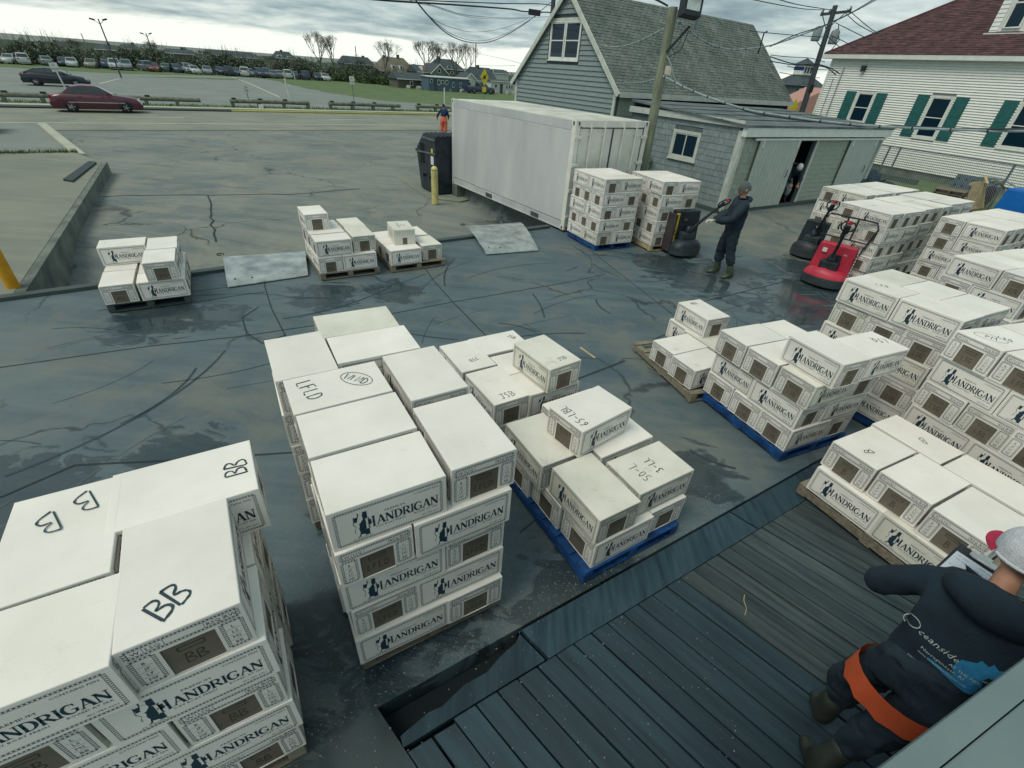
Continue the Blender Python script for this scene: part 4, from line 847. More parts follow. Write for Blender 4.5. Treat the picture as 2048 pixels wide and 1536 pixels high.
# profile in local y(away)-z, extruded along x; side face towards the camera's left
prof = [(.05, 0), (1.25, 0), (1.45, 1.05), (1.30, 1.58), (1.0, 1.66), (-.0, 1.30), (-.16, .95)]
prof = [(0.0, .06), (1.15, .06), (1.42, 1.15), (1.42, 1.32), (.92, 1.78), (0.0, 1.78)]
def extr_x(prof_, x0, x1, mb_, mi=0):   # polygon given in (y, z)
    n_ = len(prof_); vs = [(x0, y, z) for y, z in prof_] + [(x1, y, z) for y, z in prof_]
    mb_.add(vs, [tuple(range(n_)), tuple(range(2 * n_ - 1, n_ - 1, -1))] + [(i, i + n_, (i + 1) % n_ + n_, (i + 1) % n_) for i in range(n_)], mi); return mb_
body = extr_x(prof, 0, 1.85, MB()); 
dpm = body.mesh('body', M_dump); bevel(dpm, .012, 1); link('body', dpm, dp_)
for y, z in ((1.44, 1.2),): link('rim', MB().box((.925, 1.42, 1.24), (1.93, .05, .07)).mesh('rim', M_dump), dp_)
link('side_rim', MB().beam((-.02, .0, 1.70), (-.02, .9, 1.70), .03, .06).beam((-.02, 0.0, 1.3), (-.02, 1.42, 1.22), .03, .05).mesh('side_rim', mat('dump_edge', (.09, .12, .13), .5, .3)), dp_)
for i in range(2):
    lid = MB().box((.47 + .92 * i, .47, 1.80), (.86, .96, .035))
    for k in range(5): lid.box((.15 + .92 * i + .16 * k, .47, 1.825), (.05, .9, .03))
    link('lid', lid.mesh('lid', M_dump), dp_)
link('side_door', MB().box((-.006, .98, 1.2), (.012, .30, .62)).mesh('side_door', mat('void', (.002, .005, .008), .9, 0)), dp_)
for y in (.35, .8): link('lift_pocket', MB().box((-.06, y, .55), (.12, .14, .10)).mesh('lift_pocket', M_dump), dp_)
link('handle', MB().tube([(.2, 1.42, 1.3), (.2, 1.70, 1.28)], .02, 6).mesh('handle', M_dump), dp_)
M_yst = mat('sticker_yellow', (.60, .52, .03), .6, .1); M_wst = mat('sticker_white', (.62, .66, .68), .6, .1)
link('sticker', MB().box((-.012, .22, 1.35), (.005, .13, .16)).mesh('sticker', M_yst), dp_); link('sticker', MB().box((-.012, .22, 1.08), (.005, .2, .26)).mesh('sticker', M_wst), dp_)
# ---------------------------------------------------------------- windows
M_trim = mat('trim_paint', (.50, .55, .50), .6, .12, 4, .03, c2=(.58, .62, .56)); M_trimw = mat('white_trim', (.66, .70, .66), .6, .08, 4, .02)
M_glass = bpy.data.materials.new('window_glass'); M_glass.use_nodes = True
_b = M_glass.node_tree.nodes['Principled BSDF']; _b.inputs['Base Color'].default_value = (.006, .024, .042, 1); _b.inputs['Roughness'].default_value = .06; _b.inputs['Specular IOR Level'].default_value = .35
_t = M_glass.node_tree; _n = nnoise(_t, _t.nodes.new('ShaderNodeTexCoord').outputs['Object'], 1.8, 2); _bp = _t.nodes.new('ShaderNodeBump'); _bp.inputs['Strength'].default_value = .15; _t.links.new(_n, _bp.inputs['Height']); _t.links.new(_bp.outputs[0], _b.inputs['Normal'])
def frame_of(P, az, inward):    # matrix: local x along the wall, y into the building, z up
    a = R(az); x = Vector((math.cos(a), math.sin(a), 0)); y = Vector((-x.y, x.x, 0)) * inward
    return Matrix(((x.x, y.x, 0, P[0]), (x.y, y.y, 0, P[1]), (0, 0, 1, 0), (0, 0, 0, 1)))
def window(parent, M, x0, x1, z0, z1, trim, cas=.09, panes='h', name='window', sill=True):
    f = MB()
    for a, b, c, d in ((x0 - cas, x1 + cas, z1, z1 + cas), (x0 - cas, x1 + cas, z0 - cas, z0), (x0 - cas, x0, z0, z1), (x1, x1 + cas, z0, z1)): f.box(((a + b) / 2, -.018, (c + d) / 2), (b - a, .036, d - c), M=M)
    if sill: f.box(((x0 + x1) / 2, -.035, z0 - cas - .02), (x1 - x0 + 2 * cas + .04, .07, .035), M=M)
    w_ = f.build(name, trim, parent)
    g = MB(); s_ = MB(); q = .035
    s_.box(((x0 + x1) / 2, -.013, z1 - q / 2), (x1 - x0, .022, q), M=M).box(((x0 + x1) / 2, -.013, z0 + q / 2), (x1 - x0, .022, q), M=M).box((x0 + q / 2, -.013, (z0 + z1) / 2), (q, .022, z1 - z0 - 2 * q), M=M).box((x1 - q / 2, -.013, (z0 + z1) / 2), (q, .022, z1 - z0 - 2 * q), M=M)
    if panes == 'h': s_.box(((x0 + x1) / 2, -.016, (z0 + z1) / 2), (x1 - x0 - 2 * q, .022, .04), M=M); cells = [(x0, x1, z0, (z0 + z1) / 2), (x0, x1, (z0 + z1) / 2, z1)]
    elif panes == 'v': s_.box(((x0 + x1) / 2, -.016, (z0 + z1) / 2), (.04, .022, z1 - z0 - 2 * q), M=M); cells = [(x0, (x0 + x1) / 2, z0, z1), ((x0 + x1) / 2, x1, z0, z1)]
    else: cells = [(x0, x1, z0, z1)]
    s_.build('sash', trim, w_)
    for a, b, c, d in cells: MB().box(((a + b) / 2, -.010, (c + d) / 2), (b - a - .03, .006, d - c - .03), M=M).build('pane', M_glass, w_)
    return w_
# ---------------------------------------------------------------- shingled shed
M_shg = mat('grey_shingle', (.200, .255, .260), .85, .18, 6, .08, c2=(.26, .315, .315), rnd=.10, stretch=(6, 6, 1))
M_shl = mat('pale_shingle', (.30, .355, .30), .85, .15, 6, .08, c2=(.36, .41, .34), rnd=.09, stretch=(6, 6, 1))
M_roofd = mat('rolled_roofing', (.085, .125, .135), .75, .4, 1.5, .1, 30, c2=(.17, .205, .205))
M_shdoor = mat('shed_door', (.40, .46, .42), .7, .12, 3, .03, c2=(.46, .51, .46), stretch=(5, 5, 1))
def clip_quad_ok(x0, x1, z0, z1, holes):
    return not any(x0 > a - .02 and x1 < b + .02 and z0 > c - .03 and z1 < d + .03 for a, b, c, d in holes)
N_SH = [0]
def shingles(parent, M, x0, x1, z0, z1, m_, course=.155, wid=.165, holes=(), limit=290, top=None, th=.014, rest='shingle_mass'):
    meshes = {}; rest_mb = MB(); rr = random.Random(int(x1 * 100) + int(z1 * 10)); az = math.atan2(M[1][0], M[0][0]); flip = (Vector((M[0][1], M[1][1])).dot(Vector((-math.sin(az), math.cos(az)))) < 0)
    z = z0; r_ = 0
    while z < z1 - .02:
        zt = min(z + course, z1); x = x0 - (wid * .5 if r_ % 2 else 0)
        while x < x1 - .01:
            w_ = wid * rr.uniform(.7, 1.25); a, b = max(x, x0), min(x + w_ - .004, x1); x += w_
            if b - a < .015: continue
            zz_ = min(zt, top(a, b)) if top else zt
            if zz_ - z < .02: continue
            segs = [(a, b)]
            for (h0, h1, c0, c1) in holes:
                if zz_ > c0 and z < c1:
                    ns_ = []
                    for (p, q) in segs:
                        if q <= h0 or p >= h1: ns_.append((p, q))
                        else:
                            if p < h0 - .015: ns_.append((p, h0))
                            if q > h1 + .015: ns_.append((h1, q))
                    segs = ns_
            for (p, q) in segs:
                dz_ = rr.uniform(-.004, .002); t_ = th * rr.uniform(.85, 1.3)
                vs = [(p, 0, z + dz_), (q, 0, z + dz_), (q, 0, zz_ + .015), (p, 0, zz_ + .015), (p, -t_, z + dz_), (q, -t_, z + dz_), (q, -.003, zz_ + .015), (p, -.003, zz_ + .015)]
                fs = [(4, 5, 6, 7), (0, 4, 7, 3), (5, 1, 2, 6), (0, 1, 5, 4)]
                if N_SH[0] < limit:
                    key = (round((q - p) / .01), round((zz_ - z) / .01)); w2, h2 = key[0] * .01 - .0, zz_ - z
                    if key not in meshes:
                        k_ = MB(); W2 = q - p; k_.add([(0, 0, 0), (W2, 0, 0), (W2, 0, h2 + .015), (0, 0, h2 + .015), (0, -th, 0), (W2, -th, 0), (W2, -.003, h2 + .015), (0, -.003, h2 + .015)], fs); meshes[key] = k_.mesh('shingle', m_)
                    o_ = link('shingle', meshes[key], parent); o_.matrix_local = M @ Matrix.Translation((p, -rr.uniform(0, .003), z + dz_)); N_SH[0] += 1
                else: rest_mb.add([M @ Vector(v) for v in vs], fs)
        z += course; r_ += 1
    if rest_mb.v: rest_mb.build(rest, m_, parent)['kind'] = 'stuff'
shed = thing('shed', 'low grey shingled shed with sliding doors and a flat roof beside the barn', 'shed', (0, 0, 0))
P0 = (6.2, 15.7)
MF = frame_of(P0, 34, 1); ML = frame_of(P0, 125, -1)
LF, LS_ = 8.75, 4.6; HT = 2.32
body = MB()
body.box((LF / 2, LS_ / 2 + .0, HT / 2 + .0), (LF - .03, LS_ - .03, 0.01), M=MF)   # floor plate
# front wall with a real doorway, side wall, back walls
def wall_box(mb_, M, x0, x1, z0, z1, t=.12): mb_.box(((x0 + x1) / 2, t / 2 + .002, (z0 + z1) / 2), (x1 - x0, t, z1 - z0), M=M)
body = MB(); wall_box(body, MF, .02, 3.05, .0, HT); wall_box(body, MF, 4.12, LF, 0, HT); wall_box(body, MF, 3.05, 4.12, 2.06, HT)
wall_box(body, ML, .0, LS_, 0, HT + .12)
M2_ = frame_of((P0[0] + LF * math.cos(R(34)), P0[1] + LF * math.sin(R(34))), 125, 1); wall_box(body, M2_, 0, LS_, 0, HT)
body.box((LF / 2, LS_, HT / 2), (LF, .1, HT + .3), M=MF)
body.build('wall', mat('wall_board', (.10, .13, .14), .9, .2), shed)
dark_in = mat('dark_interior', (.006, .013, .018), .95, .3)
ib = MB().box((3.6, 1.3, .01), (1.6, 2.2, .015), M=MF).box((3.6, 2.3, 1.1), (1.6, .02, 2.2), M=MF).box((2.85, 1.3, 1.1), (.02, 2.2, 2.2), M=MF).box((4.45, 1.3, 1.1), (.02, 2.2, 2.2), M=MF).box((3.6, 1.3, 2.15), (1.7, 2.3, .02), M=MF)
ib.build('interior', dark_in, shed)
shingles(shed, ML, .14, 3.6, .12, 2.42, M_shg, .178, .20, holes=[(1.42, 2.52, 1.27, 2.12)], limit=216)
shingles(shed, MF, .14, 1.0, .12, 2.12, M_shl, .150, .17, limit=300 - 24)
shingles(shed, MF, 4.22, LF - .1, .12, 2.12, M_shl, .150, .20, limit=299)
def trimb(M, x0, x1, z0, z1, y=-.02, t=.04, m_=M_trim, name='trim', par=None): return MB().box(((x0 + x1) / 2, y, (z0 + z1) / 2), (x1 - x0, t, z1 - z0), M=M).build(name, m_, par or shed)
trimb(MF, -.02, .13, .06, 2.2); trimb(ML, -.0, .13, .06, 2.34, -.02); trimb(MF, LF - .1, LF, .06, 2.2); trimb(MF, 4.12, 4.21, .06, 2.10); trimb(MF, 2.98, 3.05, .06, 2.06); 
trimb(MF, -.06, LF + .12, 2.20, 2.50, -.08, .16, M_trimw, 'fascia'); trimb(ML, -.0, 4.7, 2.42, 2.60, -.06, .05, M_trim, 'fascia')
trimb(MF, 0, LF, .0, .11, -.05, .12, M_timber, 'foundation'); trimb(ML, 0, LS_, .0, .11, -.05, .10, M_timber, 'foundation')
rf = MB(); rr_ = [MF @ Vector(p) for p in ((-.12, -.18, 2.505), (LF + .15, -.18, 2.505), (LF + .15, LS_, 2.74), (-.22, LS_, 2.80))]
rf.add(rr_ + [p - Vector((0, 0, .06)) for p in rr_], [(0, 1, 2, 3), (7, 6, 5, 4), (0, 4, 5, 1), (1, 5, 6, 2), (2, 6, 7, 3), (3, 7, 4, 0)]); rf.build('roof', M_roofd, shed)
for k in range(1, 5):
    f_ = k / 5; a = rr_[0].lerp(rr_[3], f_); b = rr_[1].lerp(rr_[2], f_); MB().beam(a + Vector((0, 0, .004)), b + Vector((0, 0, .004)), .05, .012).build('roof_seam', M_joint, shed)
track = MB().box((4.6, -.10, 2.13), (8.1, .07, .055), M=MF); track.build('door_track', M_trimw, shed)
def sliding_door(x0, x1, lab, hx):
    d_ = MB(); n_ = 12; w_ = (x1 - x0) / n_
    d_.box(((x0 + x1) / 2, -.085, 1.10), (x1 - x0, .02, 2.0), M=MF)
    o_ = d_.build('sliding_door', M_shdoor, shed)
    for i in range(n_): MB().box((x0 + w_ * (i + .5), -.10, 1.10), (w_ - .008, .014, 2.0), M=MF).build('board', M_shdoor, o_)
    for x in (x0 + .14, x1 - .14): MB().box((x, -.12, 2.0), (.05, .02, .20), M=MF).build('hanger', M_trimw, o_)
    MB().tube([MF @ Vector((hx + (.0), -.115, 1.0)), MF @ Vector((hx - .04, -.16, 1.05)), MF @ Vector((hx - .04, -.16, 1.18)), MF @ Vector((hx, -.115, 1.23))], .012, 6).build('handle', M_dsteel, o_)
    return o_
sliding_door(.85, 3.03, '', 2.78); sliding_door(6.25, 8.25, '', 7.95)
MB().box((3.6 - .52, -.14, 1.42), (.22, .02, .035), M=MF).build('hasp', M_dsteel, shed)
window(shed, ML, 1.50, 2.45, 1.36, 2.03, M_trim, .085, 'v')
# ---------------------------------------------------------------- barn
M_clap = mat('clapboard', (.195, .255, .262), .8, .14, 5, .06, c2=(.245, .305, .305), rnd=.05, stretch=(1, 1, 8))
M_asph = mat('roof_shingle', (.115, .150, .138), .9, .3, 1.2, .1, 40, c2=(.172, .205, .185), rnd=.0)
barn = thing('barn', 'big grey clapboard barn with a steep green grey shingle roof', 'barn', (0, 0, 0))
Qc = (3.14, 21.03); MG = frame_of(Qc, 127, -1); ME = frame_of(Qc, 37, 1)
GWd, EAV, RDG, BLN = 6.75, 3.05, 6.15, 12.4
bd_ = MB(); pg = [(0, 0), (GWd, 0), (GWd, EAV), (GWd / 2, RDG - .06), (0, EAV)]
vs = [MG @ Vector((x, .02, z)) for x, z in pg] + [MG @ Vector((x, BLN, z)) for x, z in pg]
bd_.add(vs, [(0, 1, 2, 3, 4), (9, 8, 7, 6, 5), (0, 5, 6, 1), (1, 6, 7, 2), (2, 7, 8, 3), (3, 8, 9, 4), (4, 9, 5, 0)]); bd_.build('wall', mat('barn_board', (.07, .10, .11), .9, .2), barn)
z = .2; cs_ = .167
while z < RDG - .25:
    zt = z + cs_; 
    def xr(zz): return (0, GWd) if zz < EAV else ((zz - EAV) / (RDG - EAV) * GWd / 2, GWd - (zz - EAV) / (RDG - EAV) * GWd / 2)
    a, b = xr(zt); a0, b0 = xr(z)
    segs = [(a, b, a0, b0)]
    if zt > 3.80 and z < 5.24: segs = [(a, 2.42, a0, 2.42), (4.48, b, 4.48, b0)]
    for (p, q, p0, q0) in segs:
        m_ = MB(); m_.add([MG @ Vector(v) for v in ((p0, -.040, z + .018), (q0, -.040, z + .018), (q, -.004, zt), (p, -.004, zt), (p0, .0, z), (q0, .0, z))], [(0, 1, 2, 3), (4, 5, 1, 0)]); m_.build('clapboard', M_clap, barn)
    z += cs_
for x0, x1 in ((2.55, 3.40), (3.50, 4.35)): window(barn, MG, x0, x1, 3.93, 5.12, M_trimw, .07, 'h')
MB().box((3.45, -.02, 5.22), (2.1, .04, .09), M=MG).build('trim', M_trim, barn)
for x in (.07, GWd - .07): MB().box((x, -.03, EAV / 2), (.14, .05, EAV), M=MG).build('corner_board', M_trim, barn)
ov = .22
for s_ in (0, 1):
    x_e = -ov if s_ == 0 else GWd + ov; z_e = EAV - ov * (RDG - EAV) / (GWd / 2)
    a = Vector((x_e, -.16, z_e)); b = Vector((GWd / 2, -.16, RDG))
    MB().beam(MG @ a, MG @ b, .05, .17).build('bargeboard', M_trim, barn)
    # roof deck
    pl = [MG @ Vector(p) for p in ((x_e, -.18, z_e + .03), (GWd / 2, -.18, RDG + .03), (GWd / 2, BLN + .2, RDG + .03), (x_e, BLN + .2, z_e + .03))]
    r_ = MB().add(pl + [p - Vector((0, 0, .07)) for p in pl], [(0, 1, 2, 3), (7, 6, 5, 4), (0, 4, 5, 1), (3, 2, 6, 7), (0, 3, 7, 4)]); rr1 = r_.build('roof', M_roofd, barn)
    rows = 33; tabs = 44; tm = MB(); nrm = ((pl[1] - pl[0]).cross(pl[3] - pl[0])).normalized(); nrm = nrm if nrm.z > 0 else -nrm; rg = random.Random(5)
    for i in range(rows):
        f0, f1 = i / rows, (i + 1.15) / rows; f1 = min(1, f1)
        for j in range(tabs):
            g0 = (j + (.5 if i % 2 else 0)) / tabs; g1 = min(1, g0 + 1 / tabs - .0012); 
            if g0 >= 1: continue
            A_ = pl[0].lerp(pl[1], f0).lerp(pl[3].lerp(pl[2], f0), g0); B_ = pl[0].lerp(pl[1], f0).lerp(pl[3].lerp(pl[2], f0), g1); C_ = pl[0].lerp(pl[1], f1).lerp(pl[3].lerp(pl[2], f1), g1); D_ = pl[0].lerp(pl[1], f1).lerp(pl[3].lerp(pl[2], f1), g0)
            t_ = rg.uniform(.012, .024); tm.add([A_ + nrm * t_, B_ + nrm * t_, C_ + nrm * .004, D_ + nrm * .004, A_, B_], [(0, 1, 2, 3), (4, 5, 1, 0)], rg.choice((0, 0, 1)))
    M_asph2 = mat('roof_shingle_dark', (.100, .135, .125), .9, .3, 3.0, .1, 40, c2=(.155, .19, .172))
    tm.build('roof_shingles', [M_asph, M_asph2], barn)['kind'] = 'stuff'
MB().beam(ME @ Vector((-.1, -ov - .02, EAV - .17)), ME @ Vector((BLN + .1, -ov - .02, EAV - .17)), .04, .19).build('fascia', M_trim, barn)
shingles(barn, ME, .14, 1.0, 2.0, 2.85, M_shl, .16, .18, limit=0, rest='shingle_patch')
MB().box((6.8, -.01, 1.4), (11.3, .03, 2.8), M=ME).build('dark_sheet', dark_in, barn)  # near-black sheet laid flat on the solid eave wall, nothing cut behind it
# ---------------------------------------------------------------- white house
M_vin = mat('white_siding', (.74, .77, .74), .6, .04, 4, .02, c2=(.79, .81, .78)); M_red = mat('red_roof', (.085, .046, .052), .9, .35, 3, .1, 40, c2=(.14, .072, .076))
M_shut = mat('green_shutter', (.018, .115, .115), .6, .15, 6, .03)
house = thing('white_house', 'white vinyl sided house with green shutters and a dark red hip roof', 'house', (0, 0, 0))
HP = (20.0, 28.2); azh = 119
MW = frame_of(HP, azh, -1)      # x grows to the left in the picture
XL, XR_, ZB, ZE = 6.1, -7.5, .35, 5.14
hb = MB().box(((XL + XR_) / 2, 4.0, (ZB + ZE) / 2), (XL - XR_ - .02, 7.96, ZE - ZB), M=MW); hb.build('wall', mat('sheathing', (.3, .33, .31), .9, .1), house)
MB().box(((XL + XR_) / 2, 4.0, .17), (XL - XR_, 7.9, .36), M=MW).build('foundation', M_conc, house)
win = [(2.97, 3.78, 2.26, 3.58), (-.80, .04, 1.93, 3.62), (-4.55, -3.60, 1.95, 3.62)]
sd_ = MB(); z = ZB; hol = [(a - .1, b + .1, c - .1, d + .1) for a, b, c, d in win]
while z < ZE:
    zt = min(z + .108, ZE); segs = [(XR_, XL)]
    for (h0, h1, c0, c1) in hol:
        if zt > c0 + .02 and z < c1 - .02:
            ns_ = []
            for p, q in segs:
                if q <= h0 or p >= h1: ns_.append((p, q)); continue
                if p < h0: ns_.append((p, h0))
                if q > h1: ns_.append((h1, q))
            segs = ns_
    for p, q in segs: sd_.add([MW @ Vector(v) for v in ((p, -.042, z + .030), (q, -.042, z + .030), (q, -.006, zt), (p, -.006, zt), (p, -.004, z), (q, -.004, z))], [(0, 1, 2, 3), (4, 5, 1, 0)])
    z += .108
sd_.build('siding', M_vin, house)['kind'] = 'stuff'
for a, b, c, d in win:
    window(house, MW, a, b, c, d, M_trimw, .10, 'h')
    for x0, x1 in ((a - .72, a - .16), (b + .16, b + .72)):
        s_ = MB().box(((x0 + x1) / 2, -.045, (c + d) / 2), (x1 - x0, .035, d - c + .16), M=MW).build('shutter', M_shut, house)
        for q0, q1 in ((c - .02, (c + d) / 2 - .04), ((c + d) / 2 + .04, d + .02)): MB().box(((x0 + x1) / 2, -.066, (q0 + q1) / 2), (x1 - x0 - .12, .012, q1 - q0 - .08), M=MW).build('panel', M_shut, s_)
MB().box((XL - .06, -.03, (ZB + ZE) / 2), (.12, .05, ZE - ZB), M=MW).build('corner_board', M_trimw, house)
MB().box(((XL + XR_) / 2 + .1, -.32, ZE + .10), (XL - XR_ + .8, .06, .2), M=MW).build('fascia', M_trimw, house); MB().box(((XL + XR_) / 2 + .1, -.16, ZE + .0), (XL - XR_ + .8, .34, .02), M=MW).build('soffit', M_trimw, house)
# hip roof
ez = ZE + .2; e0 = [MW @ Vector(p) for p in ((XL + .4, -.36, ez), (XR_, -.36, ez), (XR_, 8.3, ez), (XL + .4, 8.3, ez))]
r0, r1 = MW @ Vector((2.9, 4.0, 8.05)), MW @ Vector((XR_, 4.0, 8.05))
MB().add([*e0, r0, r1], [(0, 1, 5, 4), (3, 4, 5, 2), (0, 4, 3), (0, 3, 2, 1)]).build('roof', M_red, house)
tm = MB(); rows = 34; a0, a1 = Vector((XL + .4, -.36, ez)), Vector((2.9, 4.0, 8.05)); rg = random.Random(3)
for i in range(rows):
    f0, f1 = i / rows, (i + 1.1) / rows; y0_, z0_, y1_, z1_ = [a0.y + (a1.y - a0.y) * f0, a0.z + (a1.z - a0.z) * f0, a0.y + (a1.y - a0.y) * min(1, f1), a0.z + (a1.z - a0.z) * min(1, f1)]
    xl0 = a0.x + (a1.x - a0.x) * f0; x = XR_ + (.15 if i % 2 else 0)
    while x < xl0:
        x1 = min(x + .30, xl0); t_ = rg.uniform(.012, .026)
        tm.add([MW @ Vector(v) for v in ((x, y0_ - t_ * .6, z0_ + t_), (x1 - .008, y0_ - t_ * .6, z0_ + t_), (min(x1 - .008, a0.x + (a1.x - a0.x) * f1), y1_, z1_ + .004), (min(x, a0.x + (a1.x - a0.x) * f1), y1_, z1_ + .004), (x, y0_, z0_), (x1, y0_, z0_))], [(0, 1, 2, 3), (4, 5, 1, 0)], rg.choice((0, 0, 1))); x += .30
tm.build('roof_shingles', [M_red, mat('red_roof_dark', (.060, .034, .042), .9, .3, 3, .1, 40, c2=(.105, .052, .058))], house)['kind'] = 'stuff'
MB().tube([e0[0] + Vector((0, 0, .03)), r0 + Vector((0, 0, .03))], .05, 6).tube([r0 + Vector((0, 0, .02)), r1 + Vector((0, 0, .02))], .05, 6).build('ridge_cap', M_red, house)
# raised part of the roof behind
MB().add([MW @ Vector(p) for p in ((1.2, 3.6, 7.9), (-7.5, 3.6, 7.9), (-7.5, 7, 10.2), (-1.3, 7, 10.2), (-1.3, 7.2, 7.6), (1.2, 7.2, 7.6), (-7.5, 7.2, 7.6))], [(0, 1, 2, 3), (0, 3, 4, 5), (2, 6, 4, 3)]).build('upper_roof', M_red, house)
# dormer with a round topped window
dm = MB(); dx0, dx1, dy = -1.95, -.30, 1.25; dz0, dz1 = 6.25, 8.25
dm.box(((dx0 + dx1) / 2, dy + .9, (dz0 + dz1) / 2), (dx1 - dx0, 1.8, dz1 - dz0), M=MW); dw = dm.build('dormer', M_trimw, house)
sl = MB(); z = dz0
while z < dz1 - .05:
    for x0, x1 in ((dx0, -1.62), (-.62, dx1)): sl.add([MW @ Vector(v) for v in ((x0, dy - .03, z), (x1, dy - .03, z), (x1, dy - .008, z + .15), (x0, dy - .008, z + .15), (x0, dy, z), (x1, dy, z))], [(0, 1, 2, 3), (4, 5, 1, 0)])
    for xs_ in (dx0, dx1):
        o__ = -.03 if xs_ == dx0 else .03
        sl.add([MW @ Vector(v) for v in ((xs_ + o__, dy, z), (xs_ + o__, dy + 1.8, z), (xs_ + o__ * .3, dy + 1.8, z + .15), (xs_ + o__ * .3, dy, z + .15))], [(0, 1, 2, 3)])
    z += .16
sl.build('siding', M_vin, dw)['kind'] = 'stuff'
gl = MB(); A_ = [(-1.38, 6.48), (-.84, 6.48), (-.84, 7.35)] + [(-1.11 + .27 * math.cos(R(t_)), 7.47 + .27 * math.sin(R(t_))) for t_ in range(0, 181, 20)] + [(-1.38, 7.35)]
gl.add([MW @ Vector((x, dy - .045, z)) for x, z in A_], [tuple(range(len(A_)))]); gl.build('pane', M_glass, dw)
fr = MB(); 
B_ = [(-1.38, 6.48), (-1.38, 7.47)] + [(-1.11 - .27 * math.cos(R(t_)), 7.47 + .27 * math.sin(R(t_))) for t_ in range(20, 181, 20)] + [(-.84, 6.48), (-1.38, 6.48)]
fr.tube([MW @ Vector((-1.11 + (x + 1.11) * 1.13, dy - .04, z)) for x, z in B_], .05, 6).beam(MW @ Vector((-1.42, dy - .06, 7.40)), MW @ Vector((-.8, dy - .06, 7.40)), .04, .06).beam(MW @ Vector((dx0 - .1, dy - .1, dz0)), MW @ Vector((dx1 + .1, dy - .1, dz0)), .16, .08)
fr.build('window_frame', M_trimw, dw)
MB().prism([(dx0 - .2, dz1 - .15), (dx1 + .2, dz1 - .15), ((dx0 + dx1) / 2, dz1 + .7)], dy - .15, dy + 3.0, M=MW @ Matrix(((1, 0, 0, 0), (0, 0, 1, 0), (0, 1, 0, 0), (0, 0, 0, 1)))).build('dormer_roof', M_red, dw)
# conduits and meter on the wall
MB().tube([MW @ Vector((5.2, -.06, 4.75)), MW @ Vector((5.15, -.07, .5))], .03, 6).tube([MW @ Vector((5.6, -.06, 4.2)), MW @ Vector((5.55, -.06, .6))], .02, 6).build('conduit', mat('grey_pipe', (.30, .34, .33), .5, .1), house)
MB().box((4.05, -.12, 4.72), (.2, .18, .26), M=MW).build('junction_box', M_dsteel, house)
# ---------------------------------------------------------------- cars
M_tyre = mat('tyre', (.012, .016, .018), .85, .2, 8, .05); M_rim = mat('wheel_rim', (.42, .44, .44), .35, .1, 5, 0, metal=.7); M_cgl = mat('car_glass', (.02, .045, .055), .08, .2, 2, 0, spec=.6)
M_lampw = mat('lamp_clear', (.55, .57, .55), .2, .1, 5, 0); M_lampr = mat('lamp_red', (.35, .02, .02), .3, .1, 5, 0); M_plast = mat('black_plastic', (.012, .020, .026), .6, .25, 6, .03)
def wheel_tree(parent, x, y, r, w_=.20, side=1):
    t_ = MB().lathe([(r * .62, -w_ / 2), (r * .94, -w_ / 2), (r, -w_ / 2 + .03), (r, w_ / 2 - .03), (r * .94, w_ / 2), (r * .62, w_ / 2)], 20, M=Matrix.Rotation(R(90), 4, 'X')).build('wheel', M_tyre, parent, (x, y, r))
    rm = MB().lathe([(r * .64, -.02), (r * .64, .02)], 16, M=Matrix.Rotation(R(90), 4, 'X') @ Matrix.Translation((0, 0, -side * w_ * .40)))
    for k in range(5): a = k * 2 * math.pi / 5; rm.beam((0, side * w_ * .44, 0), (math.cos(a) * r * .6, side * w_ * .44, math.sin(a) * r * .6), .07, .03)
    rm.build('rim', M_rim, t_); return t_
CARP = {   # (x, z) roofline from rear to front, then shoulder; lengths in metres
 'sedan': dict(L=4.5, W=1.74, H=1.43, low=[(-2.25, .38), (-2.25, .70), (-2.2, .90), (-1.62, .98), (.95, .93), (1.95, .78), (2.2, .66), (2.25, .38)], top=[(-1.62, .97), (-1.05, 1.36), (-.55, 1.43), (.15, 1.41), (.95, .93)], wx=(-1.32, 1.38), r=.31),
 'coupe': dict(L=4.6, W=1.80, H=1.38, low=[(-2.3, .38), (-2.3, .78), (-2.2, .98), (-1.5, 1.0), (1.0, .92), (2.0, .76), (2.27, .62), (2.3, .36)], top=[(-2.05, 1.0), (-1.1, 1.33), (-.45, 1.40), (.2, 1.36), (1.1, .92)], wx=(-1.35, 1.42), r=.33),
 'suv': dict(L=4.6, W=1.85, H=1.70, low=[(-2.3, .42), (-2.3, .9), (-2.22, 1.05), (-1.5, 1.08), (.9, 1.05), (2.0, .92), (2.25, .75), (2.3, .42)], top=[(-2.15, 1.05), (-1.95, 1.62), (-1.3, 1.70), (.05, 1.68), (.95, 1.05)], wx=(-1.38, 1.42), r=.36),
 'pickup': dict(L=5.4, W=1.95, H=1.80, low=[(-2.7, .55), (-2.7, 1.08), (-2.65, 1.12), (-.6, 1.12), (1.2, 1.10), (2.4, 1.02), (2.65, .85), (2.7, .5)], top=[(-.6, 1.1), (-.45, 1.72), (-.1, 1.80), (.6, 1.78), (1.25, 1.10)], wx=(-1.7, 1.75), r=.40)}
def loft(prof_, y0f, mb_, mi=0, base=None):
    """symmetrical body: prof_ [(x, z, halfwidth)] top line; base z"""
    n_ = len(prof_); vs = []
    for x, z, hw in prof_: vs += [(x, -hw, z), (x, hw, z)]
    mb_.add(vs, [(2 * i, 2 * i + 2, 2 * i + 3, 2 * i + 1) for i in range(n_ - 1)], mi); return vs
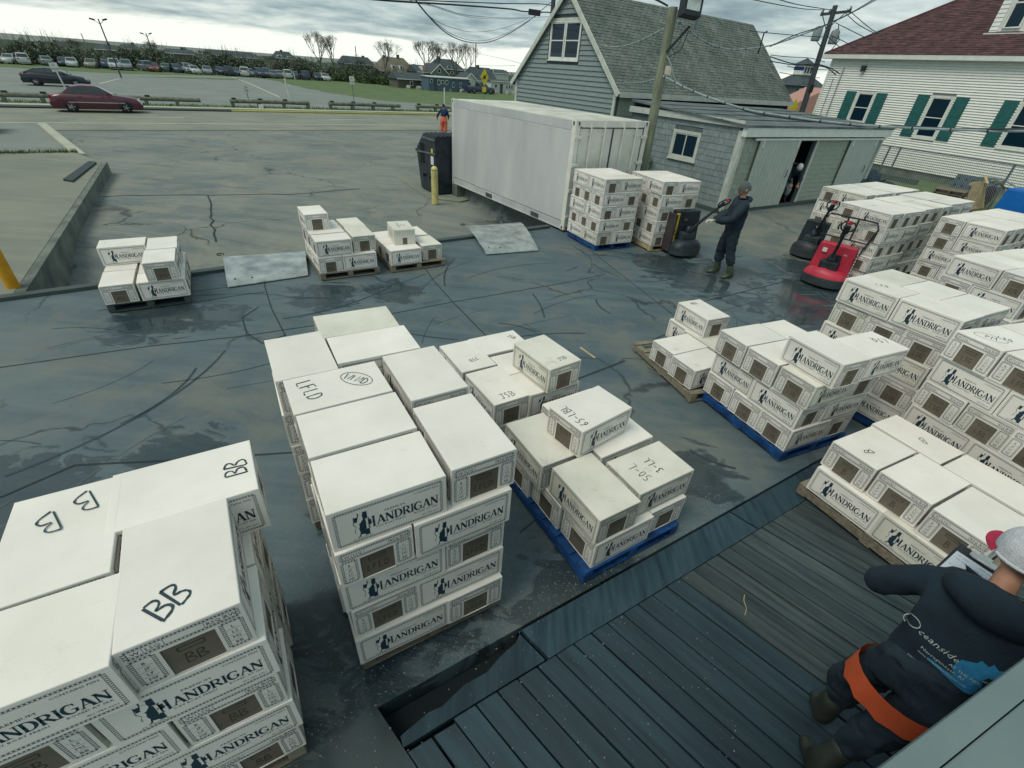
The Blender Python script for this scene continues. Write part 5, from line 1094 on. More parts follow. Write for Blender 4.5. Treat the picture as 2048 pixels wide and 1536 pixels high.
def car(name, typ, paint, lab, cat, loc, rz, group=None, detail=True):
    c = CARP[typ]; hw = c['W'] / 2; p = thing(name, lab, cat, loc, rz, group)
    key = 'carmesh_' + typ
    def body():
        m_ = MB(); lo = c['low']; n_ = len(lo)
        secs = []
        for x, z in lo:
            e_ = 1 - .13 * max(0, (abs(x) - c['L'] * .36) / (c['L'] * .14)) ** 2
            secs.append((x, z, hw * e_))
        ys = []
        for x, z, w_ in secs: ys.append([(x, -w_ * .93, z), (x, -w_, max(.3, z - .16)), (x, -w_ * .99, .42 if z > .45 else z * .9), (x, -w_ * .93, .22)])
        vs = []
        for (a, b, cc, d) in ys: vs += [d, cc, b, a, (a[0], 0, a[2] + .02), (a[0], -a[1], a[2]), (b[0], -b[1], b[2]), (cc[0], -cc[1], cc[2]), (d[0], -d[1], d[2])]
        k = 9; fs = [(i * k + j, (i + 1) * k + j, (i + 1) * k + j + 1, i * k + j + 1) for i in range(n_ - 1) for j in range(k - 1)]
        m_.add(vs, fs + [tuple(range(k))[::-1], tuple(range((n_ - 1) * k, n_ * k))], 0, True)
        return m_
    def cabin():
        m_ = MB(); tp = c['top']; vs = []
        for i, (x, z) in enumerate(tp):
            f_ = (z - tp[0][1]) / (c['H'] - tp[0][1]); w_ = hw * (.93 - .17 * max(0, f_)); vs += [(x, -w_, z), (x, -w_ * .55, z + .035 * f_), (x, w_ * .55, z + .035 * f_), (x, w_, z)]
        n_ = len(tp); fs = [(4 * i + j, 4 * i + 4 + j, 4 * i + 5 + j, 4 * i + 1 + j) for i in range(n_ - 1) for j in range(3)]
        m_.add(vs, fs, 0, True); base = [(x, s_ * hw * .93, tp[0][1] - .02) for s_ in (-1, 1) for x, z in tp]
        for s_, o_ in ((0, 0), (3, n_)):
            bs = len(m_.v); side = [vs[4 * i + s_] for i in range(n_)]; m_.add(side + base[o_:o_ + n_], [(i, i + 1, i + 1 + n_, i + n_) for i in range(n_ - 1)], 0)
        return m_
    def glass():
        out = []; tp = c['top']; z0 = tp[0][1]; f = lambda z: (z - z0) / (c['H'] - z0); wz = lambda z: hw * (.93 - .17 * f(z)) + .006
        # side glass polygon, split by the middle pillar
        xa, xb = tp[1][0] + .12, tp[-1][0] - .28; zt = c['H'] - .09; zb = z0 + .06; xr0 = tp[0][0] + .28; xtf = tp[-2][0] + .0; mid = (xr0 + xb) / 2
        for s_ in (-1, 1):
            for P_ in ([(xr0, zb), (mid - .04, zb), (mid - .04, zt), (xa, zt)], [(mid + .04, zb), (xb, zb), (xtf, zt), (mid + .04, zt)]):
                m_ = MB(); m_.add([(x, s_ * wz(z), z) for x, z in P_], [(0, 1, 2, 3)]); out.append(('window', m_))
        (x0, za), (x1, zb2) = tp[-2], tp[-1]; e = .008
        def pane(xa_, za_, xb_, zb_, sgn):
            m_ = MB(); vs = []
            for t_ in (.08, .92):
                x, z = xa_ + (xb_ - xa_) * t_, za_ + (zb_ - za_) * t_; w_ = wz(z) * .86; vs += [(x + e * sgn, -w_, z + e + .02), (x + e * sgn, w_, z + e + .02)]
            m_.add(vs, [(0, 2, 3, 1)]); return m_
        out.append(('windscreen', pane(x0, za, x1, zb2, 1))); out.append(('rear_window', pane(tp[0][0], tp[0][1], tp[1][0], tp[1][1], -1))); return out
    if key not in _pm:
        _pm[key] = (body(), cabin(), glass())
    b_, cb, gl_ = _pm[key]
    bme = b_.mesh('body', paint); bm = bmesh.new(); bm.from_mesh(bme); bmesh.ops.recalc_face_normals(bm, faces=bm.faces); bm.to_mesh(bme); bm.free(); bo = link('body', bme, p)
    link('cabin', cb.mesh('cabin', paint), p)
    for nme, g_ in gl_: link(nme, g_.mesh(nme, M_cgl), p)
    for i, x in enumerate(c['wx']):
        for s_ in (-1, 1):
            wheel_tree(p, x, s_ * (hw - .11), c['r'], .2, s_)
            if detail: MB().tube([(x + (c['r'] + .06) * math.cos(R(t_)), s_ * (hw - .005), c['r'] + (c['r'] + .06) * math.sin(R(t_))) for t_ in range(0, 181, 20)], .022, 6).build('wheel_arch', M_plast, p)
    xf, xr = c['L'] / 2, -c['L'] / 2
    for s_ in (-1, 1):
        MB().box((xf - .09, s_ * hw * .66, .66 if typ not in ('pickup', 'suv') else .85), (.16, .34, .13)).build('headlight', M_lampw, p); MB().box((xr + .03, s_ * hw * .72, .80 if typ not in ('pickup', 'suv') else .95), (.10, .3, .15)).build('tail_light', M_lampr, p)
    MB().box((xf - .02, 0, .42), (.14, hw * 1.7, .16)).build('bumper', M_plast if typ != 'sedan' else paint, p); MB().box((xr + .02, 0, .45), (.14, hw * 1.7, .16)).build('bumper', paint, p)
    if detail:
        for s_ in (-1, 1):
            MB().box((-.0, s_ * (hw + .004), .56), (c['L'] * .62, .016, .05)).build('side_strip', M_rim if typ == 'sedan' else M_plast, p)
            MB().box((c['top'][-1][0] - .28, s_ * (hw + .07), c['top'][0][1] + .06), (.12, .16, .11)).build('mirror', paint, p)
            for x in (-.75, .35): MB().box((x, s_ * (hw + .006), .86), (.16, .02, .03)).build('handle', paint, p)
    return p
def paint(n, c, r=.32): return mat('paint_' + n, c, r, .06, 2, 0, spec=.5, coat=.4)
PT = {'maroon': (.085, .014, .030), 'black': (.010, .018, .030), 'white': (.40, .44, .43), 'silver': (.19, .23, .24), 'grey': (.12, .15, .17), 'blue': (.03, .07, .14), 'tan': (.20, .19, .14), 'red': (.16, .03, .035), 'green': (.05, .11, .10), 'navy': (.02, .035, .07)}
PT = {k: paint(k, v) for k, v in PT.items()}
car('parked_car', 'sedan', PT['maroon'], 'maroon four door sedan on the road behind the guard rail gap', 'car', F(-2.05, 43.2, -.53), R(37))
car('parked_car', 'coupe', PT['black'], 'glossy black coupe in the lot behind the maroon sedan', 'car', F(-5.5, 65.2, -.52), R(37 - 4))
car('parked_car', 'suv', PT['black'], 'dark car cut off by the left edge of the picture', 'car', (-24.3, 19.75, -.15), R(32))
rr = random.Random(11)
ORD = ['first', 'second', 'third', 'fourth', 'fifth', 'sixth', 'seventh', 'eighth', 'ninth', 'tenth', 'eleventh', 'twelfth', 'thirteenth', 'fourteenth', 'fifteenth', 'sixteenth', 'seventeenth', 'eighteenth', 'nineteenth', 'twentieth', 'twenty first', 'twenty second', 'twenty third', 'twenty fourth', 'twenty fifth', 'twenty sixth', 'twenty seventh', 'twenty eighth', 'twenty ninth', 'thirtieth', 'thirty first', 'thirty second', 'last']
crow = [(-17.6, 107, 'silver', 'suv'), (-15.8, 109, 'blue', 'sedan'), (-14, 107.5, 'black', 'sedan'), (-12.0, 108, 'white', 'sedan'), (-9.9, 108, 'white', 'suv'), (-6.9, 109, 'silver', 'sedan'), (-4.6, 109, 'navy', 'sedan'), (-3.0, 108, 'white', 'sedan'),
        (-.2, 108, 'tan', 'sedan'), (2.0, 110, 'blue', 'sedan'), (3.2, 107, 'white', 'suv'), (5.0, 107, 'silver', 'suv'), (7.9, 108, 'grey', 'suv'), (9.5, 107, 'red', 'sedan'), (11.9, 109, 'green', 'sedan'), (13.5, 108, 'navy', 'sedan'),
        (15.2, 107, 'silver', 'suv'), (16.4, 106, 'white', 'sedan'), (18.6, 107, 'silver', 'sedan'), (21.4, 108, 'navy', 'sedan'), (22.9, 106, 'black', 'suv'), (24.2, 108, 'blue', 'sedan'), (26.2, 106.5, 'white', 'suv'), (27.6, 108, 'silver', 'sedan'),
        (28.9, 106, 'navy', 'suv'), (30.3, 107, 'green', 'suv'), (31.6, 106, 'grey', 'sedan'), (33.0, 108, 'silver', 'sedan'), (34.6, 106.5, 'white', 'suv'), (36.2, 107, 'blue', 'sedan'), (38.4, 106, 'navy', 'suv'), (41.2, 106.5, 'black', 'sedan'), (42.8, 106, 'white', 'sedan')]
crow = [(-18 + (s_ + 17.6) * .80, n_, c_, t_) for s_, n_, c_, t_ in crow]
for i, (s_, n_, c_, t_) in enumerate(crow):
    s_ += rr.uniform(-.2, .2); 
    car('parked_car', t_, PT[c_], f'{c_} {"four by four" if t_ == "suv" else "saloon"}, {ORD[i]} car from the left in the distant row', 'car', F(s_, n_, -.52), R(37 + 90 + rr.uniform(-14, 14) + 180 * (rr.random() < .5)), 'cars parked in the distant row', detail=False).scale = (.84, .84, .84)
car('pickup_truck', 'pickup', PT['navy'], 'dark blue pickup truck behind the yellow diamond sign', 'truck', F(52.2, 86, -.52), R(37), detail=False)
# ---------------------------------------------------------------- people
def skin_mesh(name, joints, edges, m_, parent=None, sub=2, root=0, smooth=True, M=None):
    me = bpy.data.meshes.new('tmp'); keys = list(joints); me.from_pydata([joints[k][0] for k in keys], [(keys.index(a), keys.index(b)) for a, b in edges], [])
    o_ = bpy.data.objects.new('tmp', me); col.objects.link(o_)
    sk = o_.modifiers.new('s', 'SKIN'); ss = o_.modifiers.new('u', 'SUBSURF'); ss.levels = sub; ss.render_levels = sub
    for i, k in enumerate(keys):
        r_ = joints[k][1]; r_ = r_ if isinstance(r_, tuple) else (r_, r_); me.skin_vertices[0].data[i].radius = r_; me.skin_vertices[0].data[i].use_root = (i == root)
    dg = bpy.context.evaluated_depsgraph_get(); nm = bpy.data.meshes.new_from_object(o_.evaluated_get(dg)); nm.name = name
    bpy.data.objects.remove(o_); nm.materials.clear(); nm.materials.append(m_)
    for p_ in nm.polygons: p_.use_smooth = smooth
    if M: nm.transform(M)
    return link(name, nm, parent)
M_skin = mat('skin', (.42, .22, .15), .55, .12, 20, .02)
from mathutils import noise as _ns
def wrinkle(o_, amp=.008, sc=9.0, dirv=(1, 1, .45)):
    me = o_.data; me.update(); nr = [v.normal.copy() for v in me.vertices]
    for v, n_ in zip(me.vertices, nr):
        c = Vector((v.co.x * dirv[0], v.co.y * dirv[1], v.co.z * dirv[2])) * sc
        a = 1 - abs(_ns.noise(c + _ns.noise_vector(c * .6) * .9)) * 2.2; b = _ns.noise(c * .35 + Vector((7, 3, 1)))
        v.co += n_ * (amp * (a - .45) + amp * 1.4 * b)
    me.update()
def V3(*a): return Vector(a)
def head(parent, c, yaw, pitch=0, hair=(.03, .02, .015), r=.098):
    Mh = Matrix.Translation(c) @ Matrix.Rotation(yaw, 4, 'Z') @ Matrix.Rotation(pitch, 4, 'X')
    # faces +Y: a lathed skull reshaped, with nose, brow, chin, ears and eyes
    n1, n2 = 18, 20; vs = []
    for i in range(n1 + 1):
        th = math.pi * i / n1
        for j in range(n2):
            ph = 2 * math.pi * j / n2; x = math.sin(th) * math.cos(ph); y = math.sin(th) * math.sin(ph); z = math.cos(th)
            X, Y, Z = x * r * .80, y * r * 1.0, z * r * 1.22
            if z < -.1: X *= 1 - .30 * (-z - .1) / .9; Y = Y * (1 - .12 * (-z)) + (.012 if y > 0 else -.0)
            if y > .75 and -.35 < z < .12: Y += .022 * (1 - abs(z + .18) / .3) * max(0, 1 - abs(x) / .22)
            if y > .6 and .08 < z < .3: Y += .006
            if y > .5 and abs(x) > .2 and abs(x) < .55 and -.05 < z < .15: Y -= .008
            if y < -.5 and z < -.5: Y += .02
            vs.append(Mh @ Vector((X, Y, Z)))
    mb_ = MB().add(vs, [(i * n2 + j, (i + 1) * n2 + j, (i + 1) * n2 + (j + 1) % n2, i * n2 + (j + 1) % n2) for i in range(n1) for j in range(n2)], 0, True)
    for s_ in (-1, 1): mb_.lathe([(.004, -.012), (.022, -.008), (.026, 0), (.020, .008), (.004, .010)], 10, M=Mh @ Matrix.Translation((s_ * r * .82, -.005, -.01)) @ Matrix.Rotation(R(90), 4, 'Y') @ Matrix.Scale(1.3, 4, (1, 0, 0)))
    o_ = mb_.build('head', M_skin, parent)
    for s_ in (-1, 1): MB().lathe([(.001, -.008), (.008, -.004), (.009, 0), (.008, .004), (.001, .008)], 8, M=Mh @ Matrix.Translation((s_ * .031, r * .86, .012))).build('eye', mat('eye', (.5, .5, .48), .2, 0, 5, 0), o_)
    MB().box(tuple(), (0, 0, 0)) if False else None
    MB().tube([Mh @ Vector((-.024, r * .90, -.062)), Mh @ Vector((0, r * .96, -.060)), Mh @ Vector((.024, r * .90, -.062))], .005, 6).build('mouth', mat('lip', (.30, .10, .09), .5, 0, 5, 0), o_)
    return o_, Mh
def cap_dome(Mh, r, m_, parent, name='hat', z0=.0, k=1.12, kx=.80, brim=None, mb_out=None):
    prof = [(math.cos(R(t_)), math.sin(R(t_))) for t_ in range(0, 91, 10)]
    mb_ = MB(); n2 = 24; vs = [Mh @ Vector((a * kx * k * r * math.cos(2 * math.pi * j / n2), a * k * r * math.sin(2 * math.pi * j / n2) * 1.04, z0 + b * r * 1.18 * k * .98)) for a, b in [(1.0, -.25)] + prof for j in range(n2)]
    mb_.add(vs, [(i * n2 + j, i * n2 + (j + 1) % n2, (i + 1) * n2 + (j + 1) % n2, (i + 1) * n2 + j) for i in range(len(prof)) for j in range(n2)], 0, True)
    return mb_.build(name, m_, parent)
def hand(parent, w, d, up, side, m_=M_skin, curl=.6, s=1.0, name='hand'):
    """w wrist point, d pointing direction, up back-of-hand normal, side +1/-1 thumb side"""
    d = d.normalized(); up = (up - d * up.dot(d)).normalized(); x = d.cross(up).normalized() * side
    J = {'w': (w, (.026 * s, .018 * s)), 'p': (w + d * .045 * s, (.036 * s, .016 * s)), 'q': (w + d * .085 * s, (.038 * s, .014 * s))}; E_ = [('w', 'p'), ('p', 'q')]
    for i, (o_, ln) in enumerate(((-.030, .062), (-.010, .074), (.010, .078), (.030, .070))):
        b0 = w + d * .088 * s + x * o_ * s; c1 = math.cos(curl * .9); s1 = math.sin(curl * .9)
        p1 = b0 + (d * c1 - up * s1) * ln * .5 * s; c2, s2 = math.cos(curl * 2.0), math.sin(curl * 2.0); p2 = p1 + (d * c2 - up * s2) * ln * .5 * s
        J[f'a{i}'] = (b0, .0105 * s); J[f'b{i}'] = (p1, .0095 * s); J[f'c{i}'] = (p2, .008 * s); E_ += [('q', f'a{i}'), (f'a{i}', f'b{i}'), (f'b{i}', f'c{i}')]
    t0 = w + d * .03 * s + x * .034 * s; t1 = t0 + (d * .6 + x * .55 - up * .3).normalized() * .034 * s; t2 = t1 + (d * .8 + x * .1 - up * .5).normalized() * .03 * s
    J['t0'] = (t0, .013 * s); J['t1'] = (t1, .0115 * s); J['t2'] = (t2, .009 * s); E_ += [('p', 't0'), ('t0', 't1'), ('t1', 't2')]
    return skin_mesh(name, J, E_, m_, parent, 2)
def person(name, lab, loc, rz, J, jacket, trousers, boots, headpose=(0, 0), hands=(), hatm=None, bootz=.36, skin_hands=M_skin, group=None, sc=1.0, tw=1.12, wr=.013, jw=1.0):
    p = thing(name, lab, 'person', loc, rz, group); p.scale = (sc, sc, sc)
    g = {k: Vector(v) for k, v in J.items()}
    # one continuous body under the clothes
    bj = {'pel': (g['pel'], (.075, .06)), 'ch': (g['ch'], (.10, .07)), 'nk': (g['nk'], .055), 'hb': (g['hd'] - Vector((0, 0, .03)), .05)}
    be = [('pel', 'ch'), ('ch', 'nk'), ('nk', 'hb')]
    for s_ in 'lr':
        bj.update({s_ + 'sh': (g[s_ + 'sh'], .058), s_ + 'el': (g[s_ + 'el'], .042), s_ + 'wr': (g[s_ + 'wr'], .028), s_ + 'hp': (g[s_ + 'hp'], .085), s_ + 'kn': (g[s_ + 'kn'], .06), s_ + 'an': (g[s_ + 'kn'].lerp(g[s_ + 'an'], .8), .040)})
        be += [('ch', s_ + 'sh'), (s_ + 'sh', s_ + 'el'), (s_ + 'el', s_ + 'wr'), ('pel', s_ + 'hp'), (s_ + 'hp', s_ + 'kn'), (s_ + 'kn', s_ + 'an')]
    skin_mesh('body', bj, be, M_skin, p, 1)
    mid = (g['pel'] + g['ch']) / 2
    hem = g.get('hem', g['pel'] + Vector((0, 0, -.03)))
    jj = {'pel': (hem, (.205, .150)), 'mid': (mid, (.200, .150)), 'ch': (g['ch'], (.205, .145)), 'nk': (g['nk'], (.085, .080))}; je = [('pel', 'mid'), ('mid', 'ch'), ('ch', 'nk')]
    jj = {k: (a_, (b_[0] * jw, b_[1] * jw)) for k, (a_, b_) in jj.items()}
    for s_ in 'lr':
        e_ = g[s_ + 'el']; w_ = g[s_ + 'wr']; a = g[s_ + 'sh']
        jj.update({s_ + 'sh': (a, .098 * jw), s_ + 'ua': (a.lerp(e_, .5), .088 * jw), s_ + 'el': (e_, .078 * jw), s_ + 'fa': (e_.lerp(w_, .55), .066 * jw), s_ + 'wr': (e_.lerp(w_, .93), .048)}); je += [('ch', s_ + 'sh'), (s_ + 'sh', s_ + 'ua'), (s_ + 'ua', s_ + 'el'), (s_ + 'el', s_ + 'fa'), (s_ + 'fa', s_ + 'wr')]
    jk = skin_mesh('jacket', jj, je, jacket, p, 3, root=2); wrinkle(jk, wr, 8.0)
    tj = {'pel': (g['pel'] - Vector((0, 0, .01)), (.165, .13)), 'ws': (g['pel'] + Vector((0, .02, .17)), (.165, .135))}; te = [('ws', 'pel')]
    for s_ in 'lr':
        h_, k_, a_ = g[s_ + 'hp'], g[s_ + 'kn'], g[s_ + 'an']; low = k_.lerp(a_, .58)
        tj.update({s_ + 'hp': (h_, .112 * tw), s_ + 'th': (h_.lerp(k_, .5), .102 * tw), s_ + 'kn': (k_, .086 * tw), s_ + 'lo': (low, .080 * tw)}); te += [('pel', s_ + 'hp'), (s_ + 'hp', s_ + 'th'), (s_ + 'th', s_ + 'kn'), (s_ + 'kn', s_ + 'lo')]
        heel = Vector((a_.x, a_.y, .05)); toe = Vector((g[s_ + 'to'].x, g[s_ + 'to'].y, .045)); bk = (heel - toe).normalized() * .05
        skin_mesh('boot', {'t': (k_.lerp(a_, .42), .074), 'm': (k_.lerp(a_, .75), .066), 'a': (Vector((a_.x, a_.y, max(.09, a_.z))), .054), 'h': (heel + bk, (.044, .045)), 'b': (heel.lerp(toe, .6), (.050, .043)), 'e': (toe, (.043, .034))}, [('t', 'm'), ('m', 'a'), ('a', 'h'), ('a', 'b'), ('b', 'e')], boots, p, 2)
    wrinkle(skin_mesh('trousers', tj, te, trousers, p, 3), wr, 10.0, (1, 1, 1.6))
    ho, Mh = head(p, g['hd'], *headpose)
    for s_, hk in zip('lr', hands):
        if hk: hand(p, g[s_ + 'wr'], Vector(hk[0]), Vector(hk[1]), 1 if s_ == 'l' else -1, skin_hands, hk[2] if len(hk) > 2 else .6)
    return p, jk, ho, Mh
M_navy = mat('navy_fleece', (.008, .020, .034), .95, .3, 5, .12, 90, c2=(.014, .032, .050)); M_navy2 = mat('dark_jacket', (.007, .018, .030), .8, .35, 5, .08, 60, c2=(.014, .034, .050))
M_jean = mat('dark_trousers', (.010, .022, .036), .9, .3, 8, .1, 80, c2=(.020, .038, .055)); M_boot = mat('rubber_boot', (.050, .065, .042), .5, .3, 6, .04); M_bootd = mat('dark_boot', (.030, .036, .030), .5, .3, 6, .04)
M_oran = mat('orange_oilskin', (.62, .145, .085), .55, .10, 5, .05); M_oran2 = mat('orange_hem', (.58, .095, .030), .7, .12, 6, .06); M_glov = mat('work_glove', (.55, .55, .50), .9, .1, 10, .05)
STAND = dict(pel=(0, 0, .95), ch=(0, .0, 1.32), nk=(0, .01, 1.50), hd=(0, .03, 1.66), lsh=(-.19, 0, 1.42), rsh=(.19, 0, 1.42), lel=(-.25, .02, 1.14), rel=(.25, .02, 1.14), lwr=(-.22, .2, .98), rwr=(.22, .2, .98),
             lhp=(-.10, 0, .90), rhp=(.10, 0, .90), lkn=(-.11, .02, .50), rkn=(.11, .02, .50), lan=(-.12, 0, .10), ran=(.12, 0, .10), lto=(-.14, .16, .04), rto=(.14, .16, .04))
# worker steering the black pallet truck
J1 = dict(STAND); J1.update(lel=(-.30, .16, 1.16), lwr=(-.10, .42, 1.08), rel=(.27, .10, 1.15), rwr=(.10, .40, 1.04), lan=(-.14, -.18, .10), lto=(-.16, .0, .04), lkn=(-.12, -.06, .50), rkn=(.10, .08, .5), ran=(.11, .04, .10), rto=(.12, .22, .04), pel=(0, 0, .96), hem=(0, .0, .82))
p1, jk1, h1, Mh1 = person('person', 'worker in a dark jacket and green rubber boots steering the black pallet truck', (4.22, 9.72, 0), R(82), J1, M_navy2, M_jean, M_boot, headpose=(R(8), R(-12)), hands=(((.35, .9, -.1), (0, .1, 1), .9), ((-.3, .95, -.1), (0, .1, 1), .9)), skin_hands=M_glov, sc=1.06, jw=1.13)
cap_dome(Mh1, .098, mat('knit_cap', (.085, .100, .105), .95, .2, 25, .15), p1, 'knit_cap', .004, 1.12, .82)
skin_mesh('hood', {'a': (Vector((-.13, -.02, 1.47)), .035), 'b': (Vector((-.07, -.12, 1.50)), .045), 'c': (Vector((.07, -.12, 1.50)), .045), 'd': (Vector((.13, -.02, 1.47)), .035)}, [('a', 'b'), ('b', 'c'), ('c', 'd')], M_navy2, p1, 2)
# worker in orange oilskins on the road
J2 = dict(STAND); J2.update(lel=(-.36, .02, 1.16), lwr=(-.42, .16, .98), rel=(.30, .05, 1.16), rwr=(.28, .24, 1.0), hem=(0, 0, 1.12), pel=(0, 0, 1.0))
p2, jk2, h2, Mh2 = person('person', 'worker in salmon orange oilskin trousers and navy top walking on the road', F(15.9, 30.6, -.50), R(6), J2, mat('blue_top', (.014, .035, .095), .85, .2), M_oran, M_oran, headpose=(R(0), 0), hands=(((0, .6, -.8), (-1, 0, 0), .5), ((0, .6, -.8), (1, 0, 0), .5)), sc=1.03, tw=1.3)
cap_dome(Mh2, .098, mat('blue_cap', (.012, .03, .08), .9, .2), p2, 'cap', .004, 1.12, .82)
# worker in the shed doorway, bending over in pale trousers
J3 = dict(STAND); J3.update(pel=(0, -.12, .86), ch=(0, .14, 1.08), nk=(0, .30, 1.18), hd=(0, .42, 1.25), lsh=(-.19, .18, 1.12), rsh=(.19, .18, 1.12), lel=(-.24, .35, .88), rel=(.24, .35, .88), lwr=(-.12, .50, .72), rwr=(.12, .50, .72), lhp=(-.10, -.1, .82), rhp=(.10, -.1, .82), lkn=(-.12, .06, .46), rkn=(.12, .06, .46), lan=(-.13, -.04, .1), ran=(.13, -.04, .1), lto=(-.14, .12, .04), rto=(.14, .12, .04))
pc = MF @ Vector((3.86, .34, 0))
p3, jk3, h3, Mh3 = person('person', 'worker in pale trousers and a white cap stooping inside the shed doorway', (pc.x, pc.y, .02), R(34 + 150), J3, M_navy2, mat('pale_trousers', (.30, .36, .40), .9, .2, 6, .08), M_bootd, headpose=(0, R(-35)), hands=(((0, .4, -.9), (0, 1, 0), .6), ((0, .4, -.9), (0, 1, 0), .6)), sc=1.0)
cap_dome(Mh3, .098, mat('white_cap', (.62, .66, .66), .9, .1), p3, 'cap', .004, 1.13, .82)
# foreground worker with the clipboard, seen from behind and above
J4 = dict(pel=(0, -.02, .94), ch=(.02, .12, 1.27), nk=(.01, .25, 1.46), hd=(-.01, .34, 1.63), lsh=(-.19, .14, 1.37), rsh=(.23, .13, 1.36), lel=(-.37, .17, 1.10), rel=(.34, .22, 1.10), lwr=(-.17, .47, 1.14), rwr=(.10, .48, 1.12),
          lhp=(-.10, -.03, .90), rhp=(.11, -.03, .90), lkn=(-.15, .05, .48), rkn=(.04, -.12, .48), lan=(-.14, .02, .10), ran=(-.03, -.30, .10), lto=(-.22, .16, .04), rto=(-.14, -.16, .04), hem=(0, -.02, .80))
p4, jk4, h4, Mh4 = person('person', 'man with clipboard in a navy hooded sweatshirt seen from behind on the deck', (2.21, 1.25, 0), R(38 - 90), J4, M_navy, M_jean, M_bootd, headpose=(R(32), R(-8)), hands=(((.62, .75, .1), (-.2, .1, .9), .9), ((-.3, .8, .1), (0, .2, 1), .9)), sc=1.0)
# mesh backed cap worn with its red peak forward
M_capw = mat('white_mesh_cap', (.55, .58, .62), .85, .12, 30, .15, 120); M_capr = mat('red_cap_peak', (.42, .020, .065), .8, .12, 20, .05)
cap_dome(Mh4, .100, M_capw, p4, 'cap', .010, 1.14, .86)
bk = MB(); n_ = 14
vs = []
for i in range(n_ + 1):
    t_ = math.pi * i / n_; 
    for rr_ in (.100, .185): vs.append(Mh4 @ Vector((math.cos(t_) * (.098 if rr_ < .15 else .108), math.sin(t_) * rr_ + .012, -.012 - .10 * (rr_ - .1) * (1 + 2 * abs(math.cos(t_))))))
bk.add(vs, [(2 * i, 2 * i + 1, 2 * i + 3, 2 * i + 2) for i in range(n_)] , 0, True); bk.add([v + Vector((0, 0, .006)) for v in vs], [(2 * i, 2 * i + 2, 2 * i + 3, 2 * i + 1) for i in range(n_)], 0, True); bk.build('cap_peak', M_capr, p4)
MB().tube([Mh4 @ Vector((math.cos(t_) * .094, math.sin(t_) * .116, -.028)) for t_ in [R(180 + k * 18) for k in range(11)]], .010, 6).build('cap_band', M_capw, p4)
skin_mesh('hood', {'a': (Vector((-.16, .14, 1.42)), .05), 'b': (Vector((-.10, .07, 1.50)), .085), 'b2': (Vector((.0, .03, 1.49)), .105), 'c': (Vector((.12, .06, 1.49)), .09), 'd': (Vector((.20, .13, 1.41)), .05)}, [('a', 'b'), ('b', 'b2'), ('b2', 'c'), ('c', 'd')], M_navy, p4, 3)
wrinkle(bpy.data.objects[p4.children[-1].name], .014, 9.0)
# orange waistband of the oilskins showing below the sweatshirt
rb = MB(); pr = []
for k in range(25):
    a = 2 * math.pi * k / 24; pr.append((.235 * math.cos(a), .198 * math.sin(a) - .03))
for z0_, z1_, k0, k1 in ((.70, .83, .98, .94),):
    vs = [(x * k0, y * k0, z0_ - .02 + .015 * math.sin(3 * i)) for i, (x, y) in enumerate(pr)] + [(x * k1, y * k1, z1_) for x, y in pr]; rb.add(vs, [(i, i + 1, i + 26, i + 25) for i in range(24)], 0, True)
rb.build('orange_hem', M_oran2, p4)
# back print of the sweatshirt, projected onto the cloth
def project_on(obj, mb_src, parent, name, mats, origin, xdir, ydir, ndir, lift=.003):
    from mathutils.bvhtree import BVHTree
    me = obj.data; bvh = BVHTree.FromPolygons([v.co for v in me.vertices], [tuple(p.vertices) for p in me.polygons])
    vs = []
    for (x, y, z) in mb_src.v:
        o_ = origin + xdir * x + ydir * y + ndir * .5; hit = bvh.ray_cast(o_, -ndir)
        vs.append((hit[0] + ndir * (lift + z)) if hit[0] is not None else origin + xdir * x + ydir * y)
    m2 = MB(); m2.v = [tuple(v) for v in vs]; m2.f = mb_src.f; m2.m = mb_src.m; m2.sm = mb_src.sm; return m2.build(name, mats, parent)
M_prw = mat('print_white', (.42, .50, .50), .8, .1, 20, 0); M_prb = mat('print_blue', (.02, .17, .36), .8, .25, 9, 0, c2=(.03, .26, .50))
bp = MB(); id2 = lambda p: (p.x, p.y, 0.0); id3 = lambda p: (p.x, p.y, .0012)
# wave emblem
wv = [(.015, -.02), (.02, .03), (.055, .055), (.06, .075), (.085, .07), (.09, .09), (.11, .08), (.12, .095), (.135, .075), (.155, .08), (.155, .055), (.175, .05), (.165, .025), (.18, .0), (.165, -.01), (.172, -.035), (.15, -.045), (.155, -.07), (.12, -.075), (.09, -.085), (.05, -.078), (.0, -.068), (-.05, -.06), (-.05, -.052), (.0, -.052), (.04, -.045)]
def fan(mb_, pts, M, mi, c=None):
    c = c or (sum(p[0] for p in pts) / len(pts), sum(p[1] for p in pts) / len(pts)); mb_.add([M(Vector(c))] + [M(Vector(p)) for p in pts], [(0, i + 1, (i + 1) % len(pts) + 1) for i in range(len(pts))], mi)
from mathutils.geometry import tessellate_polygon
_tri = tessellate_polygon([[Vector((x, y, 0)) for x, y in wv]]); _wm = bmesh.new(); _wv = [_wm.verts.new((x, y, 0)) for x, y in wv]
for t_ in _tri:
    try: _wm.faces.new([_wv[i] for i in t_])
    except ValueError: pass
for _ in range(3): bmesh.ops.subdivide_edges(_wm, edges=[e for e in _wm.edges if e.calc_length() > .018], cuts=1); bmesh.ops.triangulate(_wm, faces=_wm.faces)
_wm.verts.index_update(); bp.add([tuple(v.co) for v in _wm.verts], [tuple(v.index for v in f.verts) for f in _wm.faces], 1)
ribbon(bp, smooth2(arc(-.155, .028, .030, .024, 20, 380, 12)), [.0022 + .002 * abs(math.sin(k * .12)) for k in range(60)][:len(smooth2(arc(-.155, .028, .030, .024, 20, 380, 12)))], id3, 0)
